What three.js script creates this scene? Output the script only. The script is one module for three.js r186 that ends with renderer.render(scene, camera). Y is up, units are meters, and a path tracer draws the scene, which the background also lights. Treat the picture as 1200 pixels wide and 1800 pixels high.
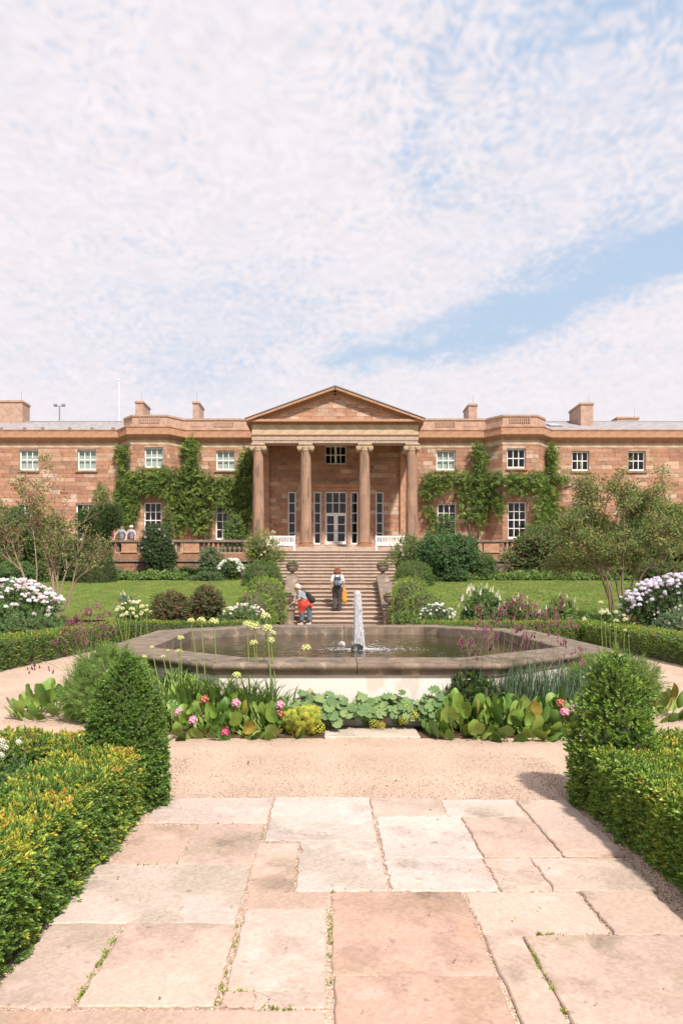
import * as THREE from 'three';
import { mergeGeometries } from 'three/addons/utils/BufferGeometryUtils.js';
import { MarchingCubes } from 'three/addons/objects/MarchingCubes.js';
import { createNoise2D, createNoise3D } from 'simplex-noise';

// ---------------------------------------------------------------- camera, sky, sun, exposure
const scene = new THREE.Scene();
const EYE = 1.6, CX = -0.3, FOC = 1200, VX = 580, VY = 1030;          // photograph pixels: focal length and principal point
const camera = new THREE.PerspectiveCamera(2 * Math.atan(900 / FOC) * 180 / Math.PI, 1200 / 1800, 0.1, 3000);
camera.position.set(CX, EYE, 0);
camera.lookAt(CX, EYE, -10);
camera.setViewOffset(1200, 1800, 600 - VX, 900 - VY, 1200, 1800);      // shifted lens: verticals stay upright
const renderer = new THREE.WebGLRenderer({ antialias: true });
renderer.toneMapping = THREE.LinearToneMapping;
renderer.toneMappingExposure = 1.8;
renderer.shadowMap.enabled = true;

function mulberry(a) { return () => { a = (a + 0x6d2b79f5) | 0; let t = Math.imul(a ^ (a >>> 15), 1 | a); t = (t + Math.imul(t ^ (t >>> 7), 61 | t)) ^ t; return ((t ^ (t >>> 14)) >>> 0) / 4294967296; }; }
const RND = mulberry(20240617);
const rr = (a, b) => a + (b - a) * RND();
const pick = (a) => a[Math.floor(RND() * a.length) % a.length];
const n2 = createNoise2D(mulberry(11)), n3 = createNoise3D(mulberry(12));
const clamp = (x, a = 0, b = 1) => Math.min(b, Math.max(a, x));
const sstep = (a, b, x) => { const t = clamp((x - a) / (b - a)); return t * t * (3 - 2 * t); };
const fbm = (x, y, o = 4) => { let s = 0, a = 0.5, f = 1; for (let i = 0; i < o; i++) { s += a * n2(x * f, y * f); f *= 2.03; a *= 0.5; } return s; };

{ // sky: thin cirrocumulus sheet over pale blue, one cloud layer in plane coordinates
  const w = 2048, h = 1024, data = new Float32Array(w * h * 4);
  const blueGap = (u, v) => {                    // where the sheet is torn open
    const seg = (ax, ay, bx, by, wd) => { const dx = bx - ax, dy = by - ay, t = clamp(((u - ax) * dx + (v - ay) * dy) / (dx * dx + dy * dy)); return Math.exp(-((u - ax - t * dx) ** 2 + (v - ay - t * dy) ** 2) / (wd * wd)); };
    return Math.max(seg(1.55, 1.6, 1.03, 2.0, 0.2), seg(1.03, 2.0, 0.81, 2.32, 0.2), 0.95 * seg(0.81, 2.32, 0.5, 2.8, 0.22), 0.8 * seg(0.5, 2.8, 0.15, 2.95, 0.2), 0.36 * seg(0.8, 1.1, 0.4, 1.18, 0.13), 0.26 * seg(0.19, 1.15, 0.23, 1.8, 0.07), 0.3 * seg(-0.75, 3.4, -0.15, 2.5, 0.3));
  };
  for (let j = 0; j < h; j++) {
    const el = ((j + 0.5) / h - 0.5) * Math.PI, y = Math.sin(el), c = Math.cos(el);
    for (let i = 0; i < w; i++) {
      const a = ((i + 0.5) / w - 0.5) * 2 * Math.PI, x = c * Math.cos(a), z = c * Math.sin(a), k = (j * w + i) * 4;
      const yy = Math.max(y, 0.03), u = x / yy, v = -z / yy;
      const e = clamp(y);
      const blue = [0.50 - 0.22 * e, 0.66 - 0.2 * e, 0.84 - 0.12 * e];
      let d = 0.8, soft = 1;
      if (y > 0.03) {
        const wu = u + 0.035 * n2(u * 3.1, v * 3.1) + 0.012 * n2(u * 9, v * 9), wv = v + 0.035 * n2(u * 3.1 + 9, v * 3.1) + 0.012 * n2(u * 9, v * 9 + 6);
        const fine = sstep(0.16, 0.3, y), amp = 0.55 + 0.6 * sstep(-0.35, 0.45, fbm(u * 1.9 + 8, v * 1.9, 3));
        const rip = 0.2 * n2(wu * 11, wv * 12.5) + 0.5 * n2(wu * 23 + 5, wv * 25) + 0.34 * n2(wu * 41, wv * 44 + 4) + 0.14 * n2(wu * 76, wv * 76 + 4);
        const wisp = fbm(wu * 2.2 + 0.8 * wv, wv * 7 - 1.6 * wu, 5);                         // drawn-out streaks
        const gap = blueGap(u + 0.1 * fbm(u * 3, v * 3 + 7, 4), v + 0.2 * fbm(u * 3 + 4, v * 3, 4));
        const cover = 0.79 - 0.17 * sstep(-0.1, 0.7, u) * sstep(2.5, 1.5, v) + 0.2 * fbm(u * 0.7 + 3.1, v * 0.7, 3) - 1.0 * gap;
        d = sstep(-0.1, 1.0, cover + 0.5 * rip * fine * amp + 0.13 * wisp);
        const bankTop = 0.20 + 0.05 * fbm(a * 1.7 + 2.2, 0.5, 3), bank = sstep(bankTop + 0.10, bankTop - 0.02, y + 0.05 * fbm(a * 7, el * 16, 5)) * sstep(-0.3, 0.25, fbm(a * 3 + 4.4, el * 9, 4) + 0.22);
        d = Math.max(d, 0.95 * bank);
        d = 0.16 + 0.84 * d; soft = 1 + 0.05 * fbm(wu * 6 + 2, wv * 6, 3) + 0.035 * n2(wu * 19, wv * 21);   // thicker and thinner cloud
      }
      const hz = sstep(0.1, 0.0, y);
      const wht = [0.895, 0.835, 0.868];
      for (let q = 0; q < 3; q++) data[k + q] = (blue[q] * (1 - d) + wht[q] * soft * d) * 0.58 * (y < 0 ? 0.55 : 1 - 0.0 * hz);
      data[k + 3] = 1;
    }
  }
  const sky = new THREE.DataTexture(data, w, h, THREE.RGBAFormat, THREE.FloatType);
  sky.mapping = THREE.EquirectangularReflectionMapping; sky.magFilter = THREE.LinearFilter; sky.needsUpdate = true;
  scene.background = sky; scene.environment = sky;
}
const SUN_AZ = 24 * Math.PI / 180, SUN_EL = 51 * Math.PI / 180;          // behind the photographer, to the right
const sun = new THREE.DirectionalLight(new THREE.Color(1, 0.93, 0.83), 3.5);
sun.position.set(Math.sin(SUN_AZ) * Math.cos(SUN_EL) * 80, Math.sin(SUN_EL) * 80, -25 + Math.cos(SUN_AZ) * Math.cos(SUN_EL) * 80);
sun.target.position.set(0, 0, -25);
sun.castShadow = true; sun.shadow.radius = 6; sun.shadow.mapSize.set(4096, 4096);
Object.assign(sun.shadow.camera, { left: -35, right: 35, top: 40, bottom: -40, near: 1, far: 200 });
scene.add(sun, sun.target);

// ---------------------------------------------------------------- helpers
const V3 = (x, y, z) => new THREE.Vector3(x, y, z);
const W = (px, py, D) => V3((px - VX) * D / FOC + CX, EYE - (py - VY) * D / FOC, -D);   // photograph pixel at a known depth
const col = (r, g, b) => new THREE.Color().setRGB(r, g, b);
const UPV = V3(0, 1, 0);
const used = new Map();
function numbered(name) { const n = used.get(name) || 0; used.set(name, n + 1); return n ? name + '_' + String(n).padStart(3, '0') : name; }
function setData(o, label, category, group, kind) { o.userData = { label, category }; if (group) o.userData.group = group; if (kind) o.userData.kind = kind; return o; }
function thing(name, label, category, group, pos = [0, 0, 0]) { const o = new THREE.Group(); o.name = numbered(name); o.position.set(...pos); scene.add(o); return setData(o, label, category, group); }
function mesh(name, geo, mat, parent, kind) { const m = new THREE.Mesh(geo, mat); m.name = parent ? name : numbered(name); m.castShadow = m.receiveShadow = true; (parent || scene).add(m); if (kind) m.userData.kind = kind; return m; }
function struct(name, geo, mat, label) { const m = mesh(name, geo, mat); m.userData = { kind: 'structure', label, category: name.replace(/_/g, ' ').split(' ').slice(-1)[0] }; return m; }
const flat = (g) => (g.index ? g.toNonIndexed() : g);
function merge(list) { const gs = list.map(flat); for (const g of gs) for (const k of Object.keys(g.attributes)) if (!['position', 'normal', 'uv', 'tone'].includes(k)) g.deleteAttribute(k); return mergeGeometries(gs); }
function planarUV(g, s = 1, ox = 0, oy = 0) {   // uv in metres from position, by the way each face points
  g = flat(g); const p = g.attributes.position, n = g.attributes.normal, uv = new Float32Array(p.count * 2);
  for (let i = 0; i < p.count; i += 3) {
    const ax = Math.abs(n.getX(i) + n.getX(i + 1) + n.getX(i + 2)), ay = Math.abs(n.getY(i) + n.getY(i + 1) + n.getY(i + 2)), az = Math.abs(n.getZ(i) + n.getZ(i + 1) + n.getZ(i + 2));
    for (let k = i; k < i + 3; k++) {
      const x = p.getX(k), y = p.getY(k), z = p.getZ(k);
      const [a, b] = ay >= ax && ay >= az ? [x, z] : az >= ax ? [x, y] : [z, y];
      uv[k * 2] = a * s + ox; uv[k * 2 + 1] = b * s + oy;
    }
  }
  g.setAttribute('uv', new THREE.BufferAttribute(uv, 2)); return g;
}
function box(x0, x1, y0, y1, z0, z1) { const g = new THREE.BoxGeometry(x1 - x0, y1 - y0, z1 - z0); g.translate((x0 + x1) / 2, (y0 + y1) / 2, (z0 + z1) / 2); return planarUV(g); }
function bevelBox(x0, x1, y0, y1, z0, z1, b) {   // chamfered box: 44 triangles
  const c = [(x0 + x1) / 2, (y0 + y1) / 2, (z0 + z1) / 2], s = [(x1 - x0) / 2, (y1 - y0) / 2, (z1 - z0) / 2], P = [];
  const quad = (a, q, d, e) => P.push(...a, ...q, ...d, ...a, ...d, ...e);
  const at = (ax, sg, u, v) => { const p = [0, 0, 0], A = ax, B = (ax + 1) % 3, C = (ax + 2) % 3; p[A] = c[A] + sg * s[A]; p[B] = c[B] + u * (s[B] - b); p[C] = c[C] + v * (s[C] - b); return p; };
  for (let ax = 0; ax < 3; ax++) for (const sg of [-1, 1]) { const q = [at(ax, sg, -1, -1), at(ax, sg, 1, -1), at(ax, sg, 1, 1), at(ax, sg, -1, 1)]; if (sg < 0) q.reverse(); quad(...q); }
  for (let ax = 0; ax < 3; ax++) for (const s1 of [-1, 1]) for (const s2 of [-1, 1]) { // edges along axis C between faces of A and B
    const A = ax, B = (ax + 1) % 3; const q = [at(A, s1, s2, -1), at(A, s1, s2, 1), at(B, s2, 1, s1), at(B, s2, -1, s1)]; if (s1 * s2 < 0) q.reverse(); quad(q[0], q[3], q[2], q[1]);
  }
  for (const sx of [-1, 1]) for (const sy of [-1, 1]) for (const sz of [-1, 1]) { const t = [at(0, sx, sy, sz), at(1, sy, sz, sx), at(2, sz, sx, sy)]; if (sx * sy * sz < 0) t.reverse(); P.push(...t[0], ...t[1], ...t[2]); }
  const g = new THREE.BufferGeometry(); g.setAttribute('position', new THREE.Float32BufferAttribute(P, 3)); g.computeVertexNormals(); return planarUV(g);
}
function sweep(path, profile, closed = false, opts = {}) {   // path: [x,z] points, profile: [outward, y] points; outward is to the left of travel turned to +z for travel along +x
  const n = path.length, P = [], N = [], U = [], dirs = [];
  const segs = closed ? n : n - 1;
  for (let i = 0; i < segs; i++) { const a = path[i], b = path[(i + 1) % n], l = Math.hypot(b[0] - a[0], b[1] - a[1]); dirs.push([(b[0] - a[0]) / l, (b[1] - a[1]) / l, l]); }
  const miter = path.map((p, i) => {
    const d0 = dirs[closed ? (i + segs - 1) % segs : Math.max(0, i - 1)], d1 = dirs[closed ? i : Math.min(segs - 1, i)];
    const a = [-d0[1], d0[0]], b = [-d1[1], d1[0]], k = 1 + a[0] * b[0] + a[1] * b[1];
    return [(a[0] + b[0]) / k, (a[1] + b[1]) / k];
  });
  let run = 0; const only = opts.only;
  for (let i = 0; i < segs; i++) {
    const j = (i + 1) % n; let pv = 0;
    for (let k = 0; k < profile.length - 1; k++) {
      const [o0, y0] = profile[k], [o1, y1] = profile[k + 1], pl = Math.hypot(o1 - o0, y1 - y0);
      const A = [path[i][0] + miter[i][0] * o0, y0, path[i][1] + miter[i][1] * o0], B = [path[j][0] + miter[j][0] * o0, y0, path[j][1] + miter[j][1] * o0];
      const C = [path[j][0] + miter[j][0] * o1, y1, path[j][1] + miter[j][1] * o1], E = [path[i][0] + miter[i][0] * o1, y1, path[i][1] + miter[i][1] * o1];
      if (only === undefined || only === i) { P.push(...A, ...B, ...C, ...A, ...C, ...E); const u0 = run, u1 = run + dirs[i][2]; U.push(u0, pv, u1, pv, u1, pv + pl, u0, pv, u1, pv + pl, u0, pv + pl); }
      pv += pl;
    }
    run += dirs[i][2];
  }
  const g = new THREE.BufferGeometry(); g.setAttribute('position', new THREE.Float32BufferAttribute(P, 3)); g.setAttribute('uv', new THREE.Float32BufferAttribute(U, 2)); g.computeVertexNormals(); return g;
}
function tube(points, radii, sides = 6) {   // tapered tube through points
  const curve = points.map((p) => (p.isVector3 ? p : V3(...p))), P = [], N = [], U = [], I = [];
  let ref = V3(0.3, 0.1, 1).normalize(), len = 0;
  curve.forEach((p, i) => {
    const t = curve[Math.min(i + 1, curve.length - 1)].clone().sub(curve[Math.max(i - 1, 0)]).normalize();
    if (Math.abs(t.dot(ref)) > 0.95) ref = V3(1, 0.1, 0.2).normalize();
    const a = ref.clone().cross(t).normalize(), b = t.clone().cross(a); ref = b.clone();
    if (i) len += p.distanceTo(curve[i - 1]);
    const r = Array.isArray(radii) ? radii[Math.min(i, radii.length - 1)] : radii;
    for (let s = 0; s <= sides; s++) { const th = s / sides * Math.PI * 2, n = a.clone().multiplyScalar(Math.cos(th)).addScaledVector(b, Math.sin(th)); P.push(p.x + n.x * r, p.y + n.y * r, p.z + n.z * r); N.push(n.x, n.y, n.z); U.push(s / sides * r * 6, len); }
  });
  const m = sides + 1; for (let i = 0; i < curve.length - 1; i++) for (let s = 0; s < sides; s++) { const a = i * m + s; I.push(a, a + 1, a + m, a + 1, a + m + 1, a + m); }
  const g = new THREE.BufferGeometry(); g.setAttribute('position', new THREE.Float32BufferAttribute(P, 3)); g.setAttribute('normal', new THREE.Float32BufferAttribute(N, 3)); g.setAttribute('uv', new THREE.Float32BufferAttribute(U, 2)); g.setIndex(I);
  return flat(g);
}
const lathe = (pts, seg = 20) => flat(new THREE.LatheGeometry(pts.map((p) => new THREE.Vector2(p[0], p[1])), seg));
function extrude(pts, depth, holes = []) { const s = new THREE.Shape(pts.map((p) => new THREE.Vector2(...p))); for (const h of holes) s.holes.push(new THREE.Path(h.map((p) => new THREE.Vector2(...p)))); return planarUV(new THREE.ExtrudeGeometry(s, { depth, bevelEnabled: false })); }

// ---------------------------------------------------------------- textures: grain, stains and wear only
function lattice(seed) { const r = mulberry(seed), t = new Float32Array(65536); for (let i = 0; i < 65536; i++) t[i] = r(); return t; }
const LT = lattice(77);
function vnoise(x, y, per, s = 0) { const xi = Math.floor(x), yi = Math.floor(y), fx = x - xi, fy = y - yi, h = (a, b) => LT[((((a % per) + per) % per) * 251 + (((b % per) + per) % per) * 3571 + s * 977) & 65535]; const u = fx * fx * (3 - 2 * fx), v = fy * fy * (3 - 2 * fy); return (h(xi, yi) * (1 - u) + h(xi + 1, yi) * u) * (1 - v) + (h(xi, yi + 1) * (1 - u) + h(xi + 1, yi + 1) * u) * v; }
function tfbm(u, v, per, oct, s = 0) { let a = 0.5, t = 0, q = 0; for (let o = 0; o < oct; o++) { t += a * vnoise(u * per, v * per, per, s + o); q += a; a *= 0.55; per *= 2; } return t / q; }
function tex(n, fn, srgb = false) {
  const d = new Uint8Array(n * n * 4);
  for (let j = 0; j < n; j++) for (let i = 0; i < n; i++) { const c = fn(i / n, j / n), k = (j * n + i) * 4; for (let q = 0; q < 3; q++) d[k + q] = clamp(c[q] ?? c[0]) * 255; d[k + 3] = 255; }
  const t = new THREE.DataTexture(d, n, n); t.wrapS = t.wrapT = THREE.RepeatWrapping; t.magFilter = THREE.LinearFilter; if (srgb) t.colorSpace = THREE.SRGBColorSpace; t.needsUpdate = true; return t;
}
function rep(t, x, y = x, ox = 0, oy = 0) { const c = t.clone(); c.repeat.set(x, y); c.offset.set(ox, oy); c.needsUpdate = true; return c; }
const g3 = (v) => [v, v, v];
const T = {};
T.stone = tex(512, (u, v) => { const a = tfbm(u, v, 5, 6), b = tfbm(u, v, 40, 2, 9), s = sstep(0.62, 0.74, tfbm(u, v, 7, 5, 20)); return [0.66 + 0.42 * (a - 0.5) * 2 * 0.55 + 0.16 * (b - 0.5) - 0.2 * s + 0.2, 0.64 + 0.4 * (a - 0.5) + 0.16 * (b - 0.5) - 0.2 * s + 0.2, 0.62 + 0.36 * (a - 0.5) + 0.16 * (b - 0.5) - 0.18 * s + 0.2]; });
T.stoneBump = tex(512, (u, v) => g3(0.5 * tfbm(u, v, 8, 5, 3) + 0.5 * tfbm(u, v, 60, 2, 5)));
T.flag = tex(1024, (u, v) => {          // riven sandstone: soft bedding colour, specks, pale lichen
  const a = tfbm(u, v, 3, 6, 31), w = tfbm(u + 0.05 * a, v * 1.0, 4, 5, 35), g = tfbm(u, v, 150, 2, 33), p = tfbm(u, v, 34, 3, 36);
  const lich = sstep(0.64, 0.78, tfbm(u, v, 12, 7, 40)) * 0.12, iron = sstep(0.58, 0.72, w) * 0.12, spk = sstep(0.78, 0.86, p) * 0.22, grime = sstep(0.56, 0.7, tfbm(u, v, 6, 6, 60)) * 0.12;
  const alg = sstep(0.6, 0.74, tfbm(u, v, 3, 6, 64)) * 0.16, chip = sstep(0.8, 0.84, tfbm(u, v, 22, 4, 67)) * 0.18, b = 0.83 + 0.36 * (a - 0.5) + 0.26 * (g - 0.5) + lich - spk - grime * 1.5 - alg - chip;
  return [b, b * (0.985 - iron * 0.5 + alg * 0.2), b * (0.97 - iron * 0.9 + lich * 0.3 - alg * 0.25)];
});
T.flagBump = tex(1024, (u, v) => g3(0.55 * tfbm(u, v, 5, 6, 44) + 0.3 * tfbm(u, v, 40, 3, 45) + 0.15 * tfbm(u, v, 180, 1, 46)));
{ // gravel: separate little stones from a jittered cell pattern
  const n = 1024, cells = 150, r = mulberry(5), cx = [], hh = [], tint = [];
  for (let i = 0; i < cells * cells; i++) { cx.push([r(), r()]); hh.push(0.45 + 0.55 * r()); const k = r(); tint.push(k < 0.16 ? [0.98, 0.93, 0.88] : k < 0.4 ? [0.9, 0.74, 0.62] : k < 0.52 ? [0.62, 0.5, 0.42] : k < 0.62 ? [0.78, 0.56, 0.44] : [0.88, 0.77, 0.68]); }
  const D = new Float32Array(n * n * 2);
  const look = (u, v) => { const x = u * cells, y = v * cells, xi = Math.floor(x), yi = Math.floor(y); let b = 9, s = 9, id = 0; for (let a = -1; a < 2; a++) for (let c = -1; c < 2; c++) { const i = ((yi + c + cells) % cells) * cells + (xi + a + cells) % cells, dx = xi + a + cx[i][0] - x, dy = yi + c + cx[i][1] - y, q = dx * dx + dy * dy; if (q < b) { s = b; b = q; id = i; } else if (q < s) s = q; } return [Math.sqrt(s) - Math.sqrt(b), id]; };
  for (let j = 0; j < n; j++) for (let i = 0; i < n; i++) { const q = look(i / n, j / n); D[(j * n + i) * 2] = q[0]; D[(j * n + i) * 2 + 1] = q[1]; }
  const at = (u, v) => { const k = (Math.round(v * n) % n * n + Math.round(u * n) % n) * 2; return [D[k], D[k + 1]]; };
  T.gravel = tex(n, (u, v) => { const [, id] = at(u, v), k = 0.9 + 0.34 * (tfbm(u, v, 3, 5, 50) - 0.5), t = tint[id]; return [t[0] * k, t[1] * k, t[2] * k]; });
  T.gravelBump = tex(n, (u, v) => { const [d, id] = at(u, v); return g3(hh[id] * sstep(0, 0.5, d)); });
}
T.grass = tex(1024, (u, v) => { const a = tfbm(u, v, 6, 5, 70), f = tfbm(u, v, 220, 2, 72), y = sstep(0.6, 0.72, tfbm(u, v, 9, 5, 74)); const b = 0.62 + 0.6 * (a - 0.5) + 0.4 * (tfbm(u, v, 40, 3, 78) - 0.5) + 0.4 * (f - 0.5); return [b * (0.86 + 0.28 * y), b, b * 0.8]; });
T.grassBump = tex(512, (u, v) => g3(tfbm(u, v, 200, 2, 76)));
T.slate = tex(1024, (u, v) => { const r = Math.floor(v * 32), x = u * 40 + (r % 2) * 0.5, i = Math.floor(x), f = x - i, g = v * 32 - r, h = LT[(i * 131 + r * 733) & 65535]; const e = f < 0.04 || g < 0.08 ? 0.62 : 1; const b = (0.66 + 0.3 * h + 0.15 * (tfbm(u, v, 12, 4, 80) - 0.5)) * e; return [b, b * 0.99, b * 1.0]; });
T.coping = tex(1024, (u, v) => { // wet dark sandstone with pale lichen scabs
  const a = tfbm(u, v, 5, 6, 90), l = sstep(0.60, 0.64, tfbm(u, v, 11, 6, 93)) * sstep(0.45, 0.6, tfbm(u, v, 4, 3, 98)), g = tfbm(u, v, 120, 2, 94), d = sstep(0.5, 0.66, tfbm(u, v, 4, 5, 96));
  const b = 0.55 + 0.4 * (a - 0.5) + 0.2 * (g - 0.5) - 0.14 * d; return [b + l * 0.36, b * 0.97 + l * 0.34, b * 0.94 + l * 0.3];
});
T.render = tex(512, (u, v) => { const a = tfbm(u, v, 4, 6, 100), s = sstep(0.56, 0.7, tfbm(u * 1, v * 0.5, 8, 5, 102)); const b = 0.9 + 0.14 * (a - 0.5) - 0.14 * s; return [b, b * (1 - 0.03 * s), b * (1 - 0.1 * s)]; });
T.column = tex(1024, (u, v) => { const a = tfbm(u, v, 6, 6, 110), d = sstep(0.5, 0.66, tfbm(u, v, 5, 6, 113)), l = sstep(0.68, 0.71, tfbm(u, v, 16, 5, 116)), g = tfbm(u, v, 130, 2, 117), dr = Math.floor(v * 6), band = LT[(dr * 97 + 13) & 65535]; const b = 0.72 + 0.16 * (band - 0.5) + 0.22 * (a - 0.5) - 0.3 * d + 0.2 * l + 0.12 * (g - 0.5); return [b, b * (0.95 + 0.05 * d), b * (0.9 + 0.1 * d)]; });
T.soil = tex(512, (u, v) => { const b = 0.5 + 0.6 * (tfbm(u, v, 30, 5, 120) - 0.5); return [b, b * 0.8, b * 0.62]; });
T.cloth = tex(256, (u, v) => g3(0.8 + 0.3 * (tfbm(u, v, 90, 2, 130) - 0.5)));

const std = (c, roughness = 0.85, o = {}) => new THREE.MeshStandardMaterial({ color: c, roughness, ...o });
const leafMat = (rough = 0.5, t = 0) => (t ? new THREE.MeshPhysicalMaterial({ color: 0xffffff, roughness: rough, transmission: t, thickness: 0, side: THREE.DoubleSide }) : std(0xffffff, rough, { side: THREE.DoubleSide }));
const M = {
  mortar: std(col(0.468, 0.36, 0.279), 0.95, { map: T.stone }),
  blocks: [], paleStone: std(col(0.58, 0.445, 0.31), 0.9, { map: T.stone, bumpMap: T.stoneBump, bumpScale: 0.004 }),
  greyStone: std(col(0.475, 0.361, 0.294), 0.9, { map: T.stone, bumpMap: T.stoneBump, bumpScale: 0.004 }),
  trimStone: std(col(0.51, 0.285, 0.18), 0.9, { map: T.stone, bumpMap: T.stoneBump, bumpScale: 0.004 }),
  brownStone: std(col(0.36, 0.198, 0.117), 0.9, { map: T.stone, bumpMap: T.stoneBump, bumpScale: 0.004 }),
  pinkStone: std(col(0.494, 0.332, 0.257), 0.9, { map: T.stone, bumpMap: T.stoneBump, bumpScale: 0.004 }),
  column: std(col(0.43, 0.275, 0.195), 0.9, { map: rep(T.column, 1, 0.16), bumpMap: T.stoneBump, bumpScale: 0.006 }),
  step: std(col(0.47, 0.37, 0.30), 0.88, { map: T.stone, bumpMap: T.stoneBump, bumpScale: 0.005 }),
  mossStone: std(col(0.36, 0.28, 0.22), 0.95, { map: rep(T.coping, 0.7), bumpMap: T.stoneBump, bumpScale: 0.008 }),
  coping: [[0.34, 0.265, 0.205], [0.37, 0.28, 0.21], [0.32, 0.255, 0.2]].map((c, i) => std(col(...c), 0.8, { map: rep(T.coping, 0.55, 0.8, i * 0.37, i * 0.21), bumpMap: rep(T.stoneBump, 1.5), bumpScale: 0.006 })),
  render: std(col(0.72, 0.665, 0.63), 0.92, { map: rep(T.render, 0.5, 0.9), bumpMap: T.stoneBump, bumpScale: 0.002 }),
  slate: std(col(0.36, 0.33, 0.34), 0.7, { map: rep(T.slate, 0.11, 0.11) }),
  white: std(col(0.82, 0.80, 0.77), 0.5), lead: std(col(0.22, 0.22, 0.23), 0.6),
  glass: new THREE.MeshPhysicalMaterial({ color: col(0.78, 0.82, 0.8), roughness: 0.02, transmission: 1, thickness: 0, ior: 1.5 }),
  blind: std(col(0.48, 0.53, 0.50), 0.9), plaster: std(col(0.42, 0.36, 0.30), 0.95), boards: std(col(0.16, 0.09, 0.05), 0.7),
  gravel: std(col(0.80, 0.68, 0.60), 0.95, { map: T.gravel, bumpMap: T.gravelBump, bumpScale: 0.006 }),
  soil: std(col(0.16, 0.11, 0.075), 1, { map: T.soil }),
  lawn: std(col(0.25, 0.33, 0.06), 0.95, { map: rep(T.grass, 0.16), bumpMap: rep(T.grassBump, 0.8), bumpScale: 0.02 }),
  bark: std(col(0.22, 0.16, 0.11), 0.95, { map: T.stone }), paleBark: std(col(0.33, 0.25, 0.18), 0.9, { map: T.stone }),
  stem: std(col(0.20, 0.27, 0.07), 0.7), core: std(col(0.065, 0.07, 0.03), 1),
  glossy: leafMat(0.5), boxLeaf: std(0xffffff, 0.5, { side: THREE.DoubleSide, vertexColors: true }), soft: leafMat(0.88, 0.33), matte: leafMat(0.75), petal: leafMat(0.9, 0.35),
};
for (const [c, wt] of [[[0.46, 0.225, 0.125], 10], [[0.43, 0.205, 0.115], 8], [[0.49, 0.25, 0.15], 8], [[0.40, 0.18, 0.105], 5], [[0.50, 0.29, 0.19], 4], [[0.60, 0.42, 0.28], 5], [[0.60, 0.45, 0.35], 4], [[0.34, 0.175, 0.11], 3], [[0.55, 0.33, 0.22], 3]]) {
  const m = std(col(c[0] * 0.8 + 0.09, c[1] * 0.8 + 0.068, c[2] * 0.8 + 0.058), 0.92, { map: rep(T.stone, 0.5, 0.5, RND(), RND()), bumpMap: T.stoneBump, bumpScale: 0.004 });
  for (let i = 0; i < wt; i++) M.blocks.push(m);
}

// ---------------------------------------------------------------- ground, paths, lawns
const bankY = (D) => (D < 20 ? 0 : D < 21.3 ? 0.5 * sstep(20, 21.3, D) : D < 36 ? 0.5 + (D - 21.3) * 1.35 / 14.7 : D < 39.6 ? 1.85 + (D - 36) * 0.45 / 3.6 : 2.3);
function sheet(x0, x1, d0, d1, nx, nd, yf, hole) {
  const P = [], U = [], I = [], id = (i, j) => i * (nd + 1) + j;
  for (let i = 0; i <= nx; i++) for (let j = 0; j <= nd; j++) { const x = x0 + (x1 - x0) * i / nx, D = d0 + (d1 - d0) * j / nd; P.push(x, yf(x, D), -D); U.push(x, D); }
  for (let i = 0; i < nx; i++) for (let j = 0; j < nd; j++) { const x = x0 + (x1 - x0) * (i + 0.5) / nx, D = d0 + (d1 - d0) * (j + 0.5) / nd; if (hole && hole(x, D)) continue; I.push(id(i, j), id(i + 1, j), id(i + 1, j + 1), id(i, j), id(i + 1, j + 1), id(i, j + 1)); }
  const g = new THREE.BufferGeometry(); g.setAttribute('position', new THREE.Float32BufferAttribute(P, 3)); g.setAttribute('uv', new THREE.Float32BufferAttribute(U, 2)); g.setIndex(I); g.computeVertexNormals(); return g;
}
struct('ground', sheet(-300, 300, -200, 400, 4, 4, () => -0.05), std(col(0.10, 0.15, 0.04), 1, { map: T.grass }), 'broad green ground stretching away under the garden');
struct('gravel_path', sheet(-30, 30, -8, 24.2, 60, 32, () => 0), M.gravel, 'pale pinkish gravel path round the fountain');
struct('garden_bank', sheet(-34, 34, 19.6, 39.9, 170, 60, (x, D) => bankY(D) + 0.008 - (D < 20 ? 0.04 * (20 - D) / 0.4 : 0), (x, D) => Math.abs(x) < 2.2 && D < 28.2 || Math.abs(x) < 2.9 && D > 33 && D < 38), M.soil, 'brown soil bank rising behind the hedges');
for (const s of [-1, 1]) {
  const g = sheet(0, 1, 0, 1, 40, 40, () => 0), p = g.attributes.position, u = g.attributes.uv;
  for (let i = 0; i < p.count; i++) { const a = p.getX(i), b = -p.getZ(i), D = 21.2 + b * 15.2, xin = 3.5 + 0.35 * b + 0.05 * n2(b * 9, s), x = s * (xin + a * (s < 0 ? 17 : 20)); p.setXYZ(i, x, bankY(D) + 0.05 + 0.012 * n2(x * 1.5, D * 1.5), -D); u.setXY(i, x, D); }
  if (s < 0) { const I = g.index.array; for (let i = 0; i < I.length; i += 3) { const t = I[i]; I[i] = I[i + 1]; I[i + 1] = t; } }
  g.computeVertexNormals();
  struct('lawn', g, M.lawn, s < 0 ? 'mown sloping lawn beside the bird-shaped yew' : 'mown sloping lawn behind the white cleome flowers');
}
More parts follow.
